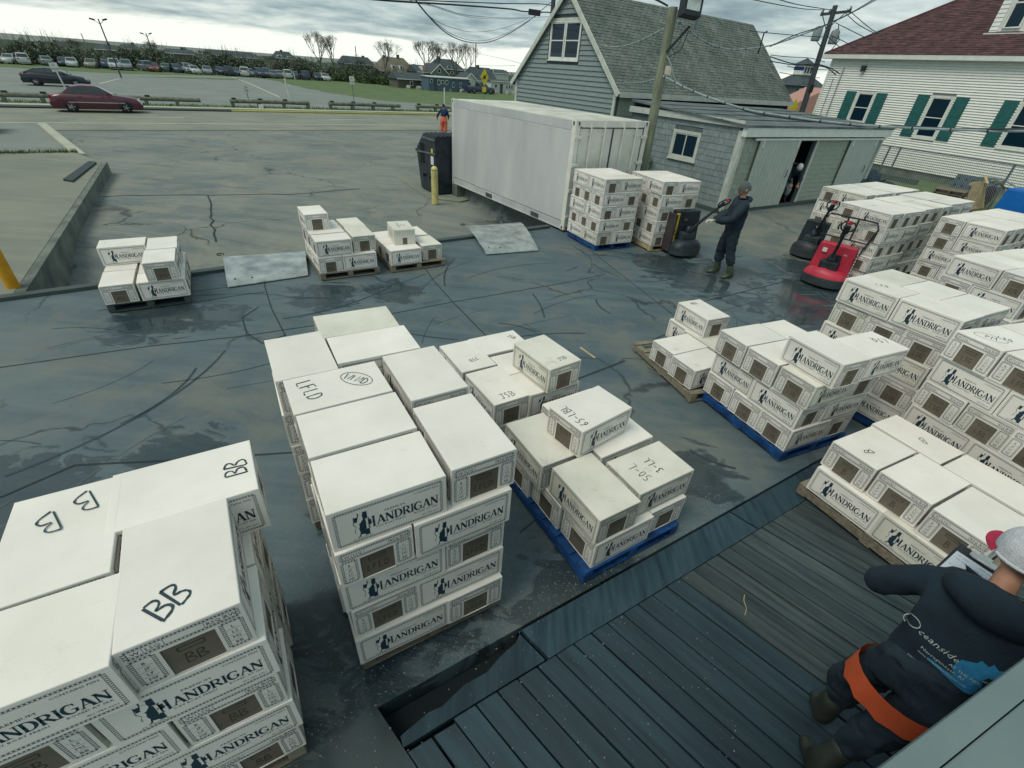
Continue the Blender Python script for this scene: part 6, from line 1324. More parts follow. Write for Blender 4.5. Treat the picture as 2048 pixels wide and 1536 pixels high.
cur = smooth2([(-.125, .005), (-.118, .022), (-.128, .018), (-.125, .0), (-.105, -.002), (-.098, .012), (-.108, .022), (-.112, .008), (-.10, -.002), (-.082, .0), (-.078, .02), (-.092, .012), (-.085, -.002), (-.07, .0), (-.066, .022), (-.06, .0), (-.052, .022), (-.045, .0), (-.03, .0), (-.018, .022), (-.012, .016), (-.014, .0), (-.026, .0), (-.005, -.002), (.005, .022), (.01, .0), (.028, .0), (.045, .012), (.036, .022), (.03, .008), (.048, -.002), (.06, .05), (.056, .012), (.06, -.002), (.078, .0), (.084, .016), (.074, .02), (.07, .006), (.085, -.002), (.13, .01), (.185, .0), (.195, -.02), (.165, -.028), (.12, -.018)])
small(bp, 'ceanside', -.122, .004, .026, lambda p: (p.x + .32 * (p.y - .004), p.y, .0012), 0, 1.12)
ribbon(bp, smooth2([(.10, .004), (.14, .016), (.18, .006), (.195, -.016), (.165, -.026), (.12, -.018)]), .003, id3, 0)
small(bp, 'AT THE PIER', .055, -.022, .0115, id3, 0, 1.1, .5); small(bp, 'Narragansett, RI', -.01, -.042, .0125, id3, 0, 1.25, .5); small(bp, 'www.oceansideatthepier.com', .0, -.062, .0075, id3, 0, 1.3, .5)
small(bp, 'DECK  -  RESTAURANT  -  BAR', -.01, -.105, .0072, id3, 0, 1.25, .5)
# subdivide long faces is unnecessary: letters are small
yb = Vector((0, .40, .917)).normalized(); nb_ = Vector((0, -.917, .40)).normalized()
bp.v = [(x * 1.18, y * 1.18, z) for x, y, z in bp.v]
project_on(jk4, bp, p4, 'back_print', [M_prw, M_prb], Vector((.03, -.03, 1.17)), Vector((1, 0, 0)), yb, nb_)
# clipboard held in the left hand
cb = thing('clipboard', 'dark clipboard with a handwritten sheet held by the man in the foreground', 'clipboard', (0, 0, 0))
cb.matrix_world = Matrix.Translation((2.21, 1.25, 0)) @ Matrix.Rotation(R(38 - 90), 4, 'Z') @ Matrix.Translation((-.07, .60, 1.175)) @ Matrix.Rotation(R(-6), 4, 'Z') @ Matrix.Rotation(R(22), 4, 'X')
link('board', bevel(MB().box((0, 0, 0), (.235, .32, .006)).mesh('board', M_plast), .004, 1), cb)
link('sheet', MB().add([(-.105, -.165, .005), (.105, -.165, .004), (.105, .10, .004), (-.105, .10, .005)], [(0, 1, 2, 3)]).mesh('sheet', mat('note_paper', (.50, .56, .62), .8, .05, 5, 0)), cb)
ln = MB(); rq = random.Random(4)
for k in range(9):
    x = -.09
    while x < .08:
        w_ = rq.uniform(.01, .035)
        if rq.random() < .75: ribbon(ln, [(x + w_ * t_ / 5, .08 - k * .026 + rq.uniform(-.003, .003)) for t_ in range(6)], .0016, lambda p: (p.x, p.y, .0062))
        x += w_ + .008
ln.build('handwriting', M_mark, cb)
link('clip', bevel(MB().box((0, .135, .012), (.12, .035, .012)).box((0, .155, .016), (.06, .03, .006)).tube([(-.05, .12, .014), (.05, .12, .014)], .008, 6).mesh('clip', M_rim), .002, 1), cb)
# ---------------------------------------------------------------- powered pallet trucks
M_redp = mat('red_cowl', (.42, .020, .045), .42, .15, 3, .02, c2=(.52, .035, .07)); M_blk = mat('black_cowl', (.009, .018, .026), .5, .35, 4, .04, c2=(.020, .034, .044)); M_grm = mat('gunmetal', (.035, .050, .055), .55, .25, 5, .05)
M_yelb = mat('yellow_band', (.62, .40, .02), .5, .12, 5, .02); M_gold = mat('handle_gold', (.50, .30, .12), .5, .1)
def pallet_truck(lab, loc, rz, cowl, guard=False, tiller=(0.0, .35), band=False, forks=1.15, h=.95, bodyw=.68):
    """local: operator stands towards -Y, forks point +Y"""
    t = thing('pallet_truck', lab, 'pallet truck', loc, rz, 'powered pallet trucks')
    if True:
        # skirt: rounded nose towards the operator
        n_ = 12; prof_ = [(-bodyw / 2, .16)] + [(-bodyw / 2 * math.cos(math.pi * k / n_) , -.26 * math.sin(math.pi * k / n_) ** .8 if 0 < k < n_ else 0) for k in range(n_ + 1)] + [(bodyw / 2, .16)]
        sk = MB().prism(prof_, .05, .23).mesh('skirt', M_grm); bevel(sk, .018, 2); link('skirt', sk, t)
        # sloping hood over the drive unit
        vs = []
        for f_, z in ((1.0, .23), (.93, .29), (.70, .36)):
            vs += [(x * f_, (y * f_ if y < 0 else y), z + (.06 * (1 - abs(x) / bodyw * 2) if f_ < .9 else 0)) for x, y in prof_]
        m__ = len(prof_); hd_ = MB().add(vs, [(r_ * m__ + i, r_ * m__ + i + 1, (r_ + 1) * m__ + i + 1, (r_ + 1) * m__ + i) for r_ in range(2) for i in range(m__ - 1)] + [tuple(range(2 * m__, 3 * m__))], 0, True); link('hood', hd_.mesh('hood', cowl), t)
        bd2 = MB().box((0, .20, (h + .2) / 2), (bodyw * .96, .20, h - .2)); me = bd2.mesh('cowl', cowl)
        for v in me.vertices:
            if v.co.z > h * .7: v.co.x *= .88; v.co.y += .04
        bevel(me, .035, 3); link('cowl', me, t)
        link('motor_cover', bevel(MB().box((0, .06, .43), (.34, .22, .20)).mesh('motor_cover', M_blk if cowl != M_blk else M_grm), .03, 2), t)
        gr = MB()
        for k in range(5): gr.box((0, -.11 + .012 * k, .335 + .022 * k), (.30 - .02 * k, .012, .012))
        gr.build('vent', M_grm, t)
        MB().lathe([(.075, .0), (.085, .05), (.06, .16), (.04, .17)], 14, c=(0, .03, .5)).build('steering_hub', M_blk, t)
    tx, ty = tiller
    a = Vector((0, .0, .55)); b = a + Vector((tx * .62, -ty, .62)); m1 = a.lerp(b, .5) + Vector((0, .02, 0))
    MB().tube([a, m1, b], [.034, .030, .028], 10).build('tiller', M_blk, t)
    d = (b - a).normalized(); x = Vector((1, 0, 0)); u = d.cross(x).normalized()
    hb_ = MB().tube([b + x * .03, b + x * .10 + d * .05, b + x * .13 + d * .13, b + x * .09 + d * .20, b + d * .215, b - x * .09 + d * .20, b - x * .13 + d * .13, b - x * .10 + d * .05, b - x * .03], .016, 8)
    link('grip', hb_.mesh('grip', M_plast), t); link('head', bevel(MB().box((0, 0, 0), (.10, .16, .06)).mesh('head', M_plast), .015, 2), t).matrix_local = Matrix.Translation(b + d * .05) @ d.to_track_quat('Y', 'Z').to_matrix().to_4x4()
    link('safety_button', bevel(MB().box((0, 0, 0), (.095, .05, .06)).mesh('safety_button', mat('red_button', (.60, .02, .05), .4, .1)), .014, 2), t).matrix_local = Matrix.Translation(b + d * .19) @ d.to_track_quat('Y', 'Z').to_matrix().to_4x4()
    for s_ in (-1, 1):
        f_ = MB().box((s_ * .19, .30 + forks / 2, .085), (.16, forks, .06)).mesh('fork', M_grm if not band else M_plast); bevel(f_, .01, 1); link('fork', f_, t)
        MB().lathe([(.04, -.05), (.04, .05)], 12, M=Matrix.Translation((s_ * .19, .30 + forks * .85, .042)) @ Matrix.Rotation(R(90), 4, 'Y')).build('roller', M_tyre, t)
    if guard:
        g_ = MB(); y = .32; z0_, z1_ = h - .18, h + .52; wv_ = bodyw * .62
        pts = [(-bodyw / 2 * .9, y, z0_), (-wv_ * .98, y, z1_ - .12), (-wv_ * .86, y, z1_), (wv_ * .86, y, z1_), (wv_ * .98, y, z1_ - .12), (bodyw / 2 * .9, y, z0_)]
        g_.tube(pts, .016, 8).tube([(-wv_ * .92, y, z0_ + .28), (wv_ * .92, y, z0_ + .28)], .014, 8)
        for x_ in (-.08, .10): g_.tube([(x_, y, z0_ + .28), (x_, y, z1_)], .017, 8)
        link('load_guard', g_.mesh('load_guard', M_plast), t)
        link('label', MB().box((-.20, .095, h - .14), (.085, .004, .085)).mesh('label', M_wst), t)
        # light coloured wear strip and small model letters on the cowl
        lt = MB(); small(lt, 'PR', .17, h - .17, .035, lambda p: (p.x, .094, p.y), 0, 1.2); lt.build('lettering', M_wst, t)
        wp = MB()
        for k in range(9): wp.box((bodyw / 2 * .97, .18, .30 + k * .06), (.012, .03, .035))
        wp.build('wear_marks', M_wst, t)
        link('control_panel', bevel(MB().box((.06, .095, h - .25), (.18, .008, .13)).mesh('control_panel', M_plast), .008, 1), t)
    if band:
        link('band', bevel(MB().box((-bodyw / 2 * .86, .10, .57), (.08, .035, .74)).mesh('band', M_yelb), .006, 1), t)
        lt = MB(); small(lt, 'Yale', 0, 0, .075, lambda p: (-bodyw / 2 * .86 - p.y + .028, .079, .36 + p.x), 0, 1.2); lt.build('lettering', M_plast, t)
        link('side_cover', bevel(MB().box((-bodyw / 2 * 1.0, .26, .50), (.06, .40, .84)).mesh('side_cover', mat('brown_cowl', (.050, .045, .045), .5, .2)), .015, 2), t)
        link('dial', MB().lathe([(.05, 0), (.05, .012), (.03, .018)], 14, M=Matrix.Translation((-.10, .085, .78)) @ Matrix.Rotation(R(90), 4, 'X')).mesh('dial', M_grm), t)
    else:
        link('cap_button', MB().lathe([(.03, 0), (.03, .012)], 12, M=Matrix.Translation((.0, .095, h - .12)) @ Matrix.Rotation(R(90), 4, 'X')).mesh('cap_button', M_wst), t) if not guard else None
    return t
# facing: operator side (-Y local) points towards the yard
pallet_truck('red powered pallet truck with a black load guard parked before the carton blocks', (6.36, 9.66, 0), R(-46), M_redp, True, (.12, .18), h=.84, bodyw=.80)
pallet_truck('small black powered pallet truck parked left of the red one', (6.98, 11.62, 0), R(-46), M_blk, False, (.22, .06), h=.84, bodyw=.72)
pallet_truck('black pallet truck with a yellow band lifting the stack by the shed', (3.80, 11.02, 0), R(22), M_blk, False, (.62, .30), True, h=.98, bodyw=.76)
# ---------------------------------------------------------------- fence, pallets, bins at the right
M_galv = mat('galvanised', (.16, .20, .22), .5, .2, 6, .02, metal=.4); M_galvl = mat('chain_wire', (.30, .35, .36), .5, .1, 5, 0, metal=.3)
fn = thing('chain_link_fence', 'chain link fence with steel posts in front of the white house', 'fence', (0, 0, 0))
fp = [Vector((14.7, 26.9)), Vector((16.35, 23.6)), Vector((18.2, 19.85)), Vector((20.0, 16.2)), Vector((21.8, 12.6))]; FH = 1.66
for i, p_ in enumerate(fp):
    MB().tube([(p_.x, p_.y, 0), (p_.x, p_.y, FH)], .038, 8).lathe([(.045, FH), (.03, FH + .04), (.001, FH + .05)], 8, c=(p_.x, p_.y, 0)).build('post', M_galv, fn)
MB().tube([(16.15, 24.0, 0), (16.15, 24.0, FH)], .038, 8).build('post', M_galv, fn)
MB().tube([(p_.x, p_.y, FH) for p_ in fp], .026, 8).build('top_rail', M_galv, fn)
wm = MB(); sp_ = .085
for a, b in zip(fp, fp[1:]):
    Ls = (b - a).length; d = (b - a).normalized(); n_ = int(Ls / sp_); H2 = FH - .08
    for k in range(-int(H2 / sp_), n_):
        for sgn in (1, -1):
            s0 = k * sp_; s1 = s0 + H2
            z0_, z1_ = (.05, .05 + H2) if sgn > 0 else (.05 + H2, .05)
            if s0 < 0: z0_ += -s0 * sgn; s0 = 0
            if s1 > Ls: z1_ -= (s1 - Ls) * sgn; s1 = Ls
            A_ = a + d * s0; B_ = a + d * s1; n2 = Vector((-d.y, d.x)) * .004 * sgn
            wm.beam((A_.x + n2.x, A_.y + n2.y, z0_), (B_.x + n2.x, B_.y + n2.y, z1_), .006, .006)
wm.build('chain_mesh', M_galvl, fn)['kind'] = 'stuff'
# kerb boards along the house and planks behind the fence
bl = MB()
for k, (a, b) in enumerate([((18.4, 27.6), (19.6, 25.4)), ((19.7, 25.3), (21.4, 22.2))]): pass
tag(MB().beam((16.3, 29.9, .12), (19.0, 25.2, .12), .3, .24).build('timber_sill', M_timber, None), 'long grey timber sill lying along the foot of the white house', 'timber')
ms = [(17.2, 19.3, 0, 'grey weathered'), (17.55, 20.3, 1, 'broken upright')]
def loose_pallet(lab, loc, rz, rx, m_, nb=9):
    p = thing('pallet', lab, 'pallet', loc, rz, 'loose pallets behind the stacks'); p.rotation_euler = (rx, 0, rz)
    bd = _pm.setdefault(('lb', m_.name), MB().box((0, 0, 0), (.09, 1.0, .018)).mesh('board', m_)); sg = _pm.setdefault(('ls', m_.name), MB().box((0, 0, 0), (1.15, .04, .09)).mesh('stringer', m_))
    for i in range(nb): link('board', bd, p, (-.52 + 1.04 * i / (nb - 1), 0, .055), random.uniform(-.02, .02))
    for y in (-.46, 0, .46): link('stringer', sg, p, (0, y, 0))
    return p
for k in range(4): loose_pallet(f'weathered grey pallet lying flat, {["lowest", "second lowest", "third lowest", "uppermost"][k]} of the loose pile before the fence', (17.3, 20.9, .06 + .135 * k), R(30 + 5 * k), 0, M_wood)
loose_pallet('pale pallet standing on edge at the right end of the loose pile', (16.95, 19.35, .52), R(28), R(78), M_woodw, 10)
loose_pallet('second pale pallet leaning behind the upright one before the fence', (17.25, 19.62, .55), R(31), R(66), M_woodw, 10)
for k, (x, y, z, a, b) in enumerate([(17.45, 19.5, 1.08, 40, 12), (17.25, 19.6, 1.12, 70, -20), (17.7, 19.3, 1.0, 15, 25)]):
    o_ = MB().box((0, 0, 0), (.55, .09, .02)).build('loose_board', M_woodw, None, (x, y, z)); o_.rotation_euler = (0, R(b), R(a)); tag(o_, ['yellow new board lying level on the upright pallets', 'yellow new board pointing up from the upright pallets', 'yellow new board slanting down at the right of the pallets'][k], 'board')
# tarp covered pile
def blob(name, lab, cat, loc, size, m_, seed=1, rz=0, seg=18, squash=.0):
    r_ = random.Random(seed); mb_ = MB(); vs = []; n1 = 10
    for i in range(n1 + 1):
        t_ = i / n1; z = math.sin(t_ * math.pi / 2); rr_ = math.cos(t_ * math.pi / 2) ** .45
        for j in range(seg): a = 2 * math.pi * j / seg; k = 1 + .12 * math.sin(3 * a + seed) + r_.uniform(-.07, .07); vs.append((math.cos(a) * rr_ * k * size[0], math.sin(a) * rr_ * k * size[1], z * size[2] * (1 + .08 * math.sin(a * 2 + seed))))
    mb_.add(vs, [(i * seg + j, i * seg + (j + 1) % seg, (i + 1) * seg + (j + 1) % seg, (i + 1) * seg + j) for i in range(n1) for j in range(seg)], 0, False)
    return tag(mb_.build(name, m_, None, loc, rz), lab, cat)
M_tarp = mat('black_tarp', (.010, .030, .050), .35, .4, 3, .15, 14)
blob('tarp_pile', 'pile covered with a dark blue black tarpaulin between shed and fence', 'tarpaulin', (13.6, 21.2, 0), (1.0, .75, .95), M_tarp, 3, R(30), 16)
blob('tarp_pile', 'second lower dark tarpaulin heap right of the taller one', 'tarpaulin', (14.5, 20.9, 0), (.6, .5, .62), M_tarp, 5, R(10), 14)
# blue bulk bin
bb_ = thing('fish_bin', 'bright blue plastic bulk bin at the right edge behind the stacks', 'bin', (18.1, 18.0, 0), R(-62))
M_bin = mat('blue_plastic', (.004, .13, .46), .4, .12, 3, .02)
me = MB().box((0, 0, .55), (1.7, 1.2, .95)).mesh('tub', M_bin)
for v in me.vertices:
    if v.co.z < .3: v.co.x *= 1.08; v.co.y *= 1.08
bevel(me, .04, 2); link('tub', me, bb_); link('rim', bevel(MB().box((0, 0, 1.02), (1.66, 1.16, .06)).mesh('rim', M_bin), .02, 1), bb_)
for x in (-.5, .5): link('foot', MB().box((x, 0, .05), (.3, 1.2, .1)).mesh('foot', M_bin), bb_)
# perforated grey panel and scrap by the fence
pp = thing('perforated_panel', 'grey plastic panel full of round holes leaning by the fence', 'panel', (19.3, 22.4, 0), R(-62)); pp.rotation_euler = (R(72), 0, R(-62))
M_ppl = mat('grey_plastic', (.045, .080, .110), .6, .15)
link('plate', bevel(MB().box((0, .45, 0), (1.7, .9, .05)).mesh('plate', M_ppl), .01, 1), pp)
hm = MB().lathe([(.05, 0), (.05, .004)], 10).mesh('hole', dark_in); hb2 = MB().lathe([(.13, 0), (.13, .004)], 14).mesh('hole', dark_in)
for i in range(6):
    for j in range(3):
        if i in (2, 3) and j == 1: continue
        link('hole', hm, pp, (-.7 + .28 * i, .18 + .27 * j, .026))
link('hole', hb2, pp, (0, .45, .026)); link('hole', hb2, pp, (.72, .45, .028))
tag(MB().lathe([(.32, -.09), (.40, -.06), (.40, .06), (.32, .09)], 24, M=Matrix.Translation((18.55, 20.6, .42)) @ Matrix.Rotation(R(28), 4, 'Z') @ Matrix.Rotation(R(90), 4, 'X')).build('tyre', M_tyre), 'old wheel lying by the fence beyond the loose pallets', 'wheel')
pipe = thing('steel_frame', 'pale tubular steel frame lying between the panel and the wheel', 'frame', (0, 0, 0))
MB().tube([(19.2, 22.2, .9), (19.3, 21.2, 1.0), (19.4, 20.6, .85), (19.3, 20.2, .5), (19.2, 20.1, .05)], .035, 8).build('tube', M_galvl, pipe); MB().tube([(19.5, 22.3, .6), (19.6, 21.3, .7), (19.6, 20.4, .3)], .03, 8).build('tube', M_galvl, pipe)
hr = thing('hose_reel', 'small green hose reel hanging on the shed wall behind the container', 'hose reel', (0, 0, 0))
hm_ = ML @ Matrix.Translation((3.25, -.12, .95)) @ Matrix.Rotation(R(90), 4, 'X'); M_hose = mat('green_hose', (.01, .09, .08), .5, .2)
for k in range(4): MB().tube([hm_ @ Vector(((.13 + .015 * k) * math.cos(t_), (.17 + .015 * k) * math.sin(t_), .02 * (k % 2))) for t_ in [i * 2 * math.pi / 20 for i in range(21)]], .011, 6).build('hose', M_hose, hr)
MB().box((0, 0, 0), (.08, .08, .1), M=hm_).build('bracket', M_dsteel, hr)
# ---------------------------------------------------------------- utility poles, lights and cables
M_pole = mat('pole_wood', (.17, .20, .14), .9, .35, 3, .12, 50, stretch=(6, 6, .6), c2=(.26, .29, .21)); M_poled = mat('dark_pole_wood', (.060, .075, .080), .9, .3, 3, .1, 40, stretch=(6, 6, .6))
up = thing('utility_pole', 'weathered wooden pole with a floodlight standing between container and shed', 'utility pole', (0, 0, 0))
pb, ptp = Vector((3.22, 14.2, 0)), Vector((3.10, 14.2, 4.85))
pm2 = MB().tube([pb, pb.lerp(ptp, .5), ptp], [.135, .122, .108], 16).mesh('shaft', M_pole); link('shaft', pm2, up)
MB().box((3.255, 14.07, 3.62), (.14, .08, .18)).build('switch_box', mat('cream_box', (.58, .56, .44), .6, .1), up)
MB().beam((3.13, 14.08, 3.98), (3.52, 13.95, 4.50), .05, .05).tube([(3.13, 14.05, 3.85), (3.45, 13.98, 4.05), (3.52, 13.97, 4.4)], .012, 6).build('bracket', M_plast, up)
fl = thing('floodlight', 'black floodlight on a bracket at the top of the wooden pole', 'floodlight', (3.43, 13.9, 4.84)); fl.rotation_euler = (R(-12), R(4), R(14))
link('housing', bevel(MB().box((0, 0, 0), (.46, .26, .40)).mesh('housing', M_plast), .02, 2), fl); link('lens', bevel(MB().box((0, -.135, .03), (.34, .012, .26)).mesh('lens', mat('lens', (.45, .52, .50), .15, .15, 6, .05)), .006, 1), fl)
link('hood', MB().box((0, -.16, .20), (.44, .12, .012)).mesh('hood', M_plast), fl); link('visor', MB().box((.30, .12, -.08), (.06, .05, .55)).mesh('visor', M_galv), fl)
rp = thing('utility_pole', 'tall dark utility pole with a crossarm and two transformers right of the barn', 'utility pole', (0, 0, 0))
a, b = Vector((14.75, 30, 0)), Vector((14.42, 30, 7.05)); MB().tube([a, b], [.16, .11], 12).build('shaft', M_poled, rp)
MB().beam((13.85, 30, 6.66), (15.25, 30, 6.88), .10, .12).beam((14.0, 30.1, 6.65), (14.42, 30.1, 6.1), .03, .03).beam((15.05, 30.1, 6.8), (14.45, 30.1, 6.1), .03, .03).build('crossarm', M_poled, rp)
for x, z in ((13.9, 6.82), (14.25, 6.87), (15.2, 7.03)): MB().lathe([(.05, 0), (.07, .05), (.04, .08), (.05, .12), (.02, .15)], 8, c=(x, 30, z - .1)).build('insulator', M_galv, rp)
for x, z in ((13.95, 5.85), (14.85, 5.78)): MB().lathe([(.19, 0), (.20, .05), (.20, .50), (.15, .56), (.04, .62)], 14, c=(x, 29.9, z - .25)).build('transformer', mat('grey_drum', (.20, .25, .25), .5, .1), rp)
MB().tube([(14.1, 29.8, 6.2), (14.0, 29.8, 5.6), (14.3, 29.8, 5.4)], .02, 6).tube([(14.8, 29.8, 6.3), (15.1, 29.8, 5.7), (14.9, 29.8, 5.3)], .02, 6).build('lead', M_plast, rp)
MB().box((14.62, 29.85, 3.6), (.12, .2, .35)).build('pole_box', M_plast, rp)
bp2 = thing('utility_pole', 'distant thin utility pole behind the barn gable with a cable splice', 'utility pole', (0, 0, 0))
q = at(1108, -40, 40); MB().tube([(q.x + .2, 40, 0), (q.x + .05, 40, 9.2)], .15, 10).build('shaft', M_poled, bp2)
M_cab = mat('cable', (.020, .038, .048), .7, .2, 5, 0); M_cabg = mat('grey_cable', (.24, .30, .31), .6, .25, 5, .02)
def cable(lab, pts, Y, r, m_=M_cab, ties=0, sub=4):
    P_ = [at(u, v, (Y[0] + (Y[1] - Y[0]) * i / (len(pts) - 1)) if isinstance(Y, tuple) else Y) for i, (u, v) in enumerate(pts)]
    Q_ = []
    for i in range(len(P_) - 1):     # Catmull-Rom through the points taken from image pixels
        p0, p1, p2, p3 = P_[max(0, i - 1)], P_[i], P_[i + 1], P_[min(len(P_) - 1, i + 2)]
        for k in range(sub): t_ = k / sub; Q_.append(.5 * ((2 * p1) + (p2 - p0) * t_ + (2 * p0 - 5 * p1 + 4 * p2 - p3) * t_ * t_ + (3 * p1 - p0 - 3 * p2 + p3) * t_ ** 3))
    Q_.append(P_[-1]); c_ = thing('cable', lab, 'cable', (0, 0, 0), 0, 'overhead cables'); MB().tube(Q_, r, 6).build('strand', m_, c_)
    if ties:
        step = max(1, int(len(Q_) / ties))
        for k in range(1, len(Q_) - 1, step):
            d = (Q_[k + 1] - Q_[k - 1]).normalized(); MB().tube([Q_[k] - d * r * .55, Q_[k] + d * r * .55], r * 1.25, 6).build('tie', M_plast, c_)
    return c_
cable('upper thick black cable crossing the sky to the pole behind the barn', [(600, -22), (760, -4), (900, 3), (1010, 7), (1085, 8), (1112, 14)], (15, 38), .022)
cable('lower thick black cable carrying the splice box, crossing above the container', [(560, -30), (740, -2), (900, 9), (1020, 18), (1050, 23), (1112, 25)], (15, 38), .034)
tag(link('splice_box', bevel(MB().box((0, 0, 0), (.62, .16, .24)).mesh('splice_box', M_plast), .02, 1)), 'black splice box hanging on the overhead cable left of the barn', 'splice box').matrix_world = Matrix.Translation(at(1069, 25, 30)) @ Matrix.Rotation(R(3), 4, 'Y')
cable('slack cable hanging lowest in a wide curve left of the barn', [(832, 2), (855, 30), (885, 60), (915, 78), (950, 86), (985, 82), (1020, 66), (1060, 40), (1095, 10), (1115, -5)], (17, 38), .017)
cable('thin cable just above the lowest slack one', [(832, 0), (862, 36), (893, 62), (922, 76), (955, 82), (990, 76), (1030, 58), (1062, 38), (1085, 25)], (17, 38), .009)
cable('thin sagging wire between the two slack cables', [(850, 26), (880, 46), (920, 60), (950, 64), (985, 61), (1020, 52), (1055, 38)], (18, 38), .008)
cable('fine upper wire nearly level left of the barn', [(820, 2), (870, 12), (920, 28), (960, 33), (1010, 36), (1060, 35), (1100, 33)], (17, 38), .010)
cable('second fine upper wire below the level one', [(820, 4), (870, 14), (915, 29), (955, 36), (1000, 38), (1060, 37)], (17, 38), .008)
cable('pale tied cable from the wooden pole to the barn rake', [(1327, 58), (1300, 72), (1275, 84), (1248, 92), (1225, 94), (1203, 91)], (14.2, 20), .020, M_galvl, 10)
cable('short pale cable from the wooden pole to the barn eave', [(1308, 159), (1285, 165), (1265, 166), (1248, 165)], (14.2, 20), .022, M_galvl, 7)
cable('thick grey tied cable leaving the floodlight towards the upper right', [(1355, 42), (1380, 62), (1400, 78), (1430, 92), (1462, 99), (1500, 97), (1540, 91), (1580, 78), (1640, 55), (1700, 27), (1765, -8)], (14.1, 17), .019, M_cabg, 12)
cable('thin black companion of the grey cable at the upper right', [(1540, 93), (1590, 70), (1650, 50), (1712, 20), (1760, -10)], (14.5, 16.9), .012)
cable('heavy grey conduit bundle sweeping over the shed roof to the right edge', [(1326, 152), (1350, 165), (1372, 176), (1405, 190), (1450, 206), (1500, 221), (1560, 231), (1640, 242), (1720, 250), (1800, 255), (1900, 259), (2000, 262), (2110, 262)], (14.0, 10.5), .025, M_cabg, 15)
cable('thinner black line riding along the heavy conduit bundle', [(1450, 204), (1500, 224), (1560, 235), (1640, 244), (1720, 252), (1800, 252), (1900, 257), (2000, 258), (2110, 257)], (13.4, 10.4), .018, M_cab, 9)
cable('grey riser cable from the switch box down to the conduit bundle', [(1334, 112), (1342, 130), (1346, 150), (1352, 163), (1362, 170)], 13.9, .020, M_galvl)
cable('black looped lead beside the floodlight bracket', [(1362, 60), (1362, 80), (1352, 96), (1343, 98), (1340, 88), (1350, 110), (1340, 122), (1334, 112)], 13.9, .008)
for k, (pts, Y) in enumerate([([(1300, -6), (1318, 2), (1336, 12)], (14, 14)), ([(1530, -10), (1590, 8), (1650, 18), (1670, 22)], (22, 30)), ([(1500, -2), (1560, 10), (1610, 18), (1650, 20)], (22, 30)), ([(1500, 62), (1560, 68), (1610, 72), (1645, 74)], (24, 30)),
                              ([(1695, 18), (1720, 40), (1745, 60), (1765, 70)], (30, 26)), ([(1690, 25), (1715, 48), (1740, 62), (1760, 72)], (30, 26)), ([(1672, 46), (1700, 60), (1740, 80)], (30, 26)), ([(1660, 70), (1690, 84), (1710, 96)], (30, 27)), ([(1655, 72), (1672, 88), (1685, 98)], (30, 27)),
                              ([(1540, 113), (1580, 126), (1612, 130), (1650, 134), (1672, 150)], (26, 28)), ([(1540, 122), (1590, 130), (1630, 128), (1660, 136), (1680, 148)], (26, 28)), ([(1541, 110), (1580, 114), (1620, 116), (1650, 124)], (26, 30)), ([(1560, 145), (1600, 152), (1640, 156)], (30, 34)), ([(1575, 132), (1600, 137), (1630, 138), (1655, 140)], (26, 30)),
                              ([(953, 107), (985, 113), (1015, 120), (1045, 128)], (90, 60)), ([(955, 130), (990, 132), (1030, 131)], (90, 60))]):
    cable(['short wire stub at the top left of the wooden pole', 'upper left wire reaching the crossarm', 'second wire reaching the crossarm from the left', 'middle wire from the barn ridge to the transformers', 'outer wire falling right from the crossarm', 'inner wire falling right from the crossarm', 'wire falling right from the transformers', 'lower wire to the white house roof', 'lowest wire to the white house roof', 'looped service cable at the white house corner', 'second looped service cable at the white house corner', 'thin level wire right of the barn', 'low wire before the cupola', 'wire with a blue splice right of the barn', 'faint wire right of the distant thin pole', 'lowest faint wire right of the distant thin pole'][k], pts, Y, .016 if k not in (0, 9, 10) else .022)
tag(link('splice_box', MB().box((0, 0, 0), (.42, .1, .14)).mesh('splice_box', mat('blue_box', (.01, .03, .16), .5, .1))), 'small dark blue splice box on the wires right of the barn', 'splice box').matrix_world = Matrix.Translation(at(1598, 137, 27))
tag(link('roof_vent', MB().tube([(0, 0, -.5), (0, 0, .25), (.12, 0, .32)], .03, 6).mesh('roof_vent', M_plast)), 'small black mast standing on the far end of the barn roof', 'mast').matrix_world = Matrix.Translation(at(1524, 80, 26))
# lot light poles, signs, posts
def light_pole(lab, s, n, h, lean, heads=2, r=.09):
    p = thing('street_lamp', lab, 'lamp post', F(s, n, -.52), R(37), 'lamp posts in the parking lot'); p.rotation_euler = (0, R(lean), R(37))
    MB().tube([(0, 0, 0), (0, 0, h)], [r, r * .7], 8).build('post', M_poled if heads else M_pole, p)
    if heads:
        for s_ in (-1, 1):
            MB().tube([(0, 0, h - .5), (s_ * .45, 0, h - .15)], .03, 6).build('arm', M_dsteel, p); MB().box((s_ * .60, 0, h - .05), (.50, .42, .16), ry=-.25 * s_).build('lamp', M_plast, p)
light_pole('taller dark lamp post with two heads left in the parking lot', -.8, 84.2, 5.75, -3.2)
light_pole('pale lamp post with two heads right of the taller one', 4.6, 115, 5.1, -3.2, 2, .10)
light_pole('bare thin pole left of the two lamp posts', -5.5, 150, 4.5, -3, 0, .11); light_pole('bare thin pole above the middle of the car row', 23.0, 150, 4.1, -3, 0, .10); light_pole('short bare pole at the left edge of the picture', -18.5, 146, 2.6, -6, 0, .10)
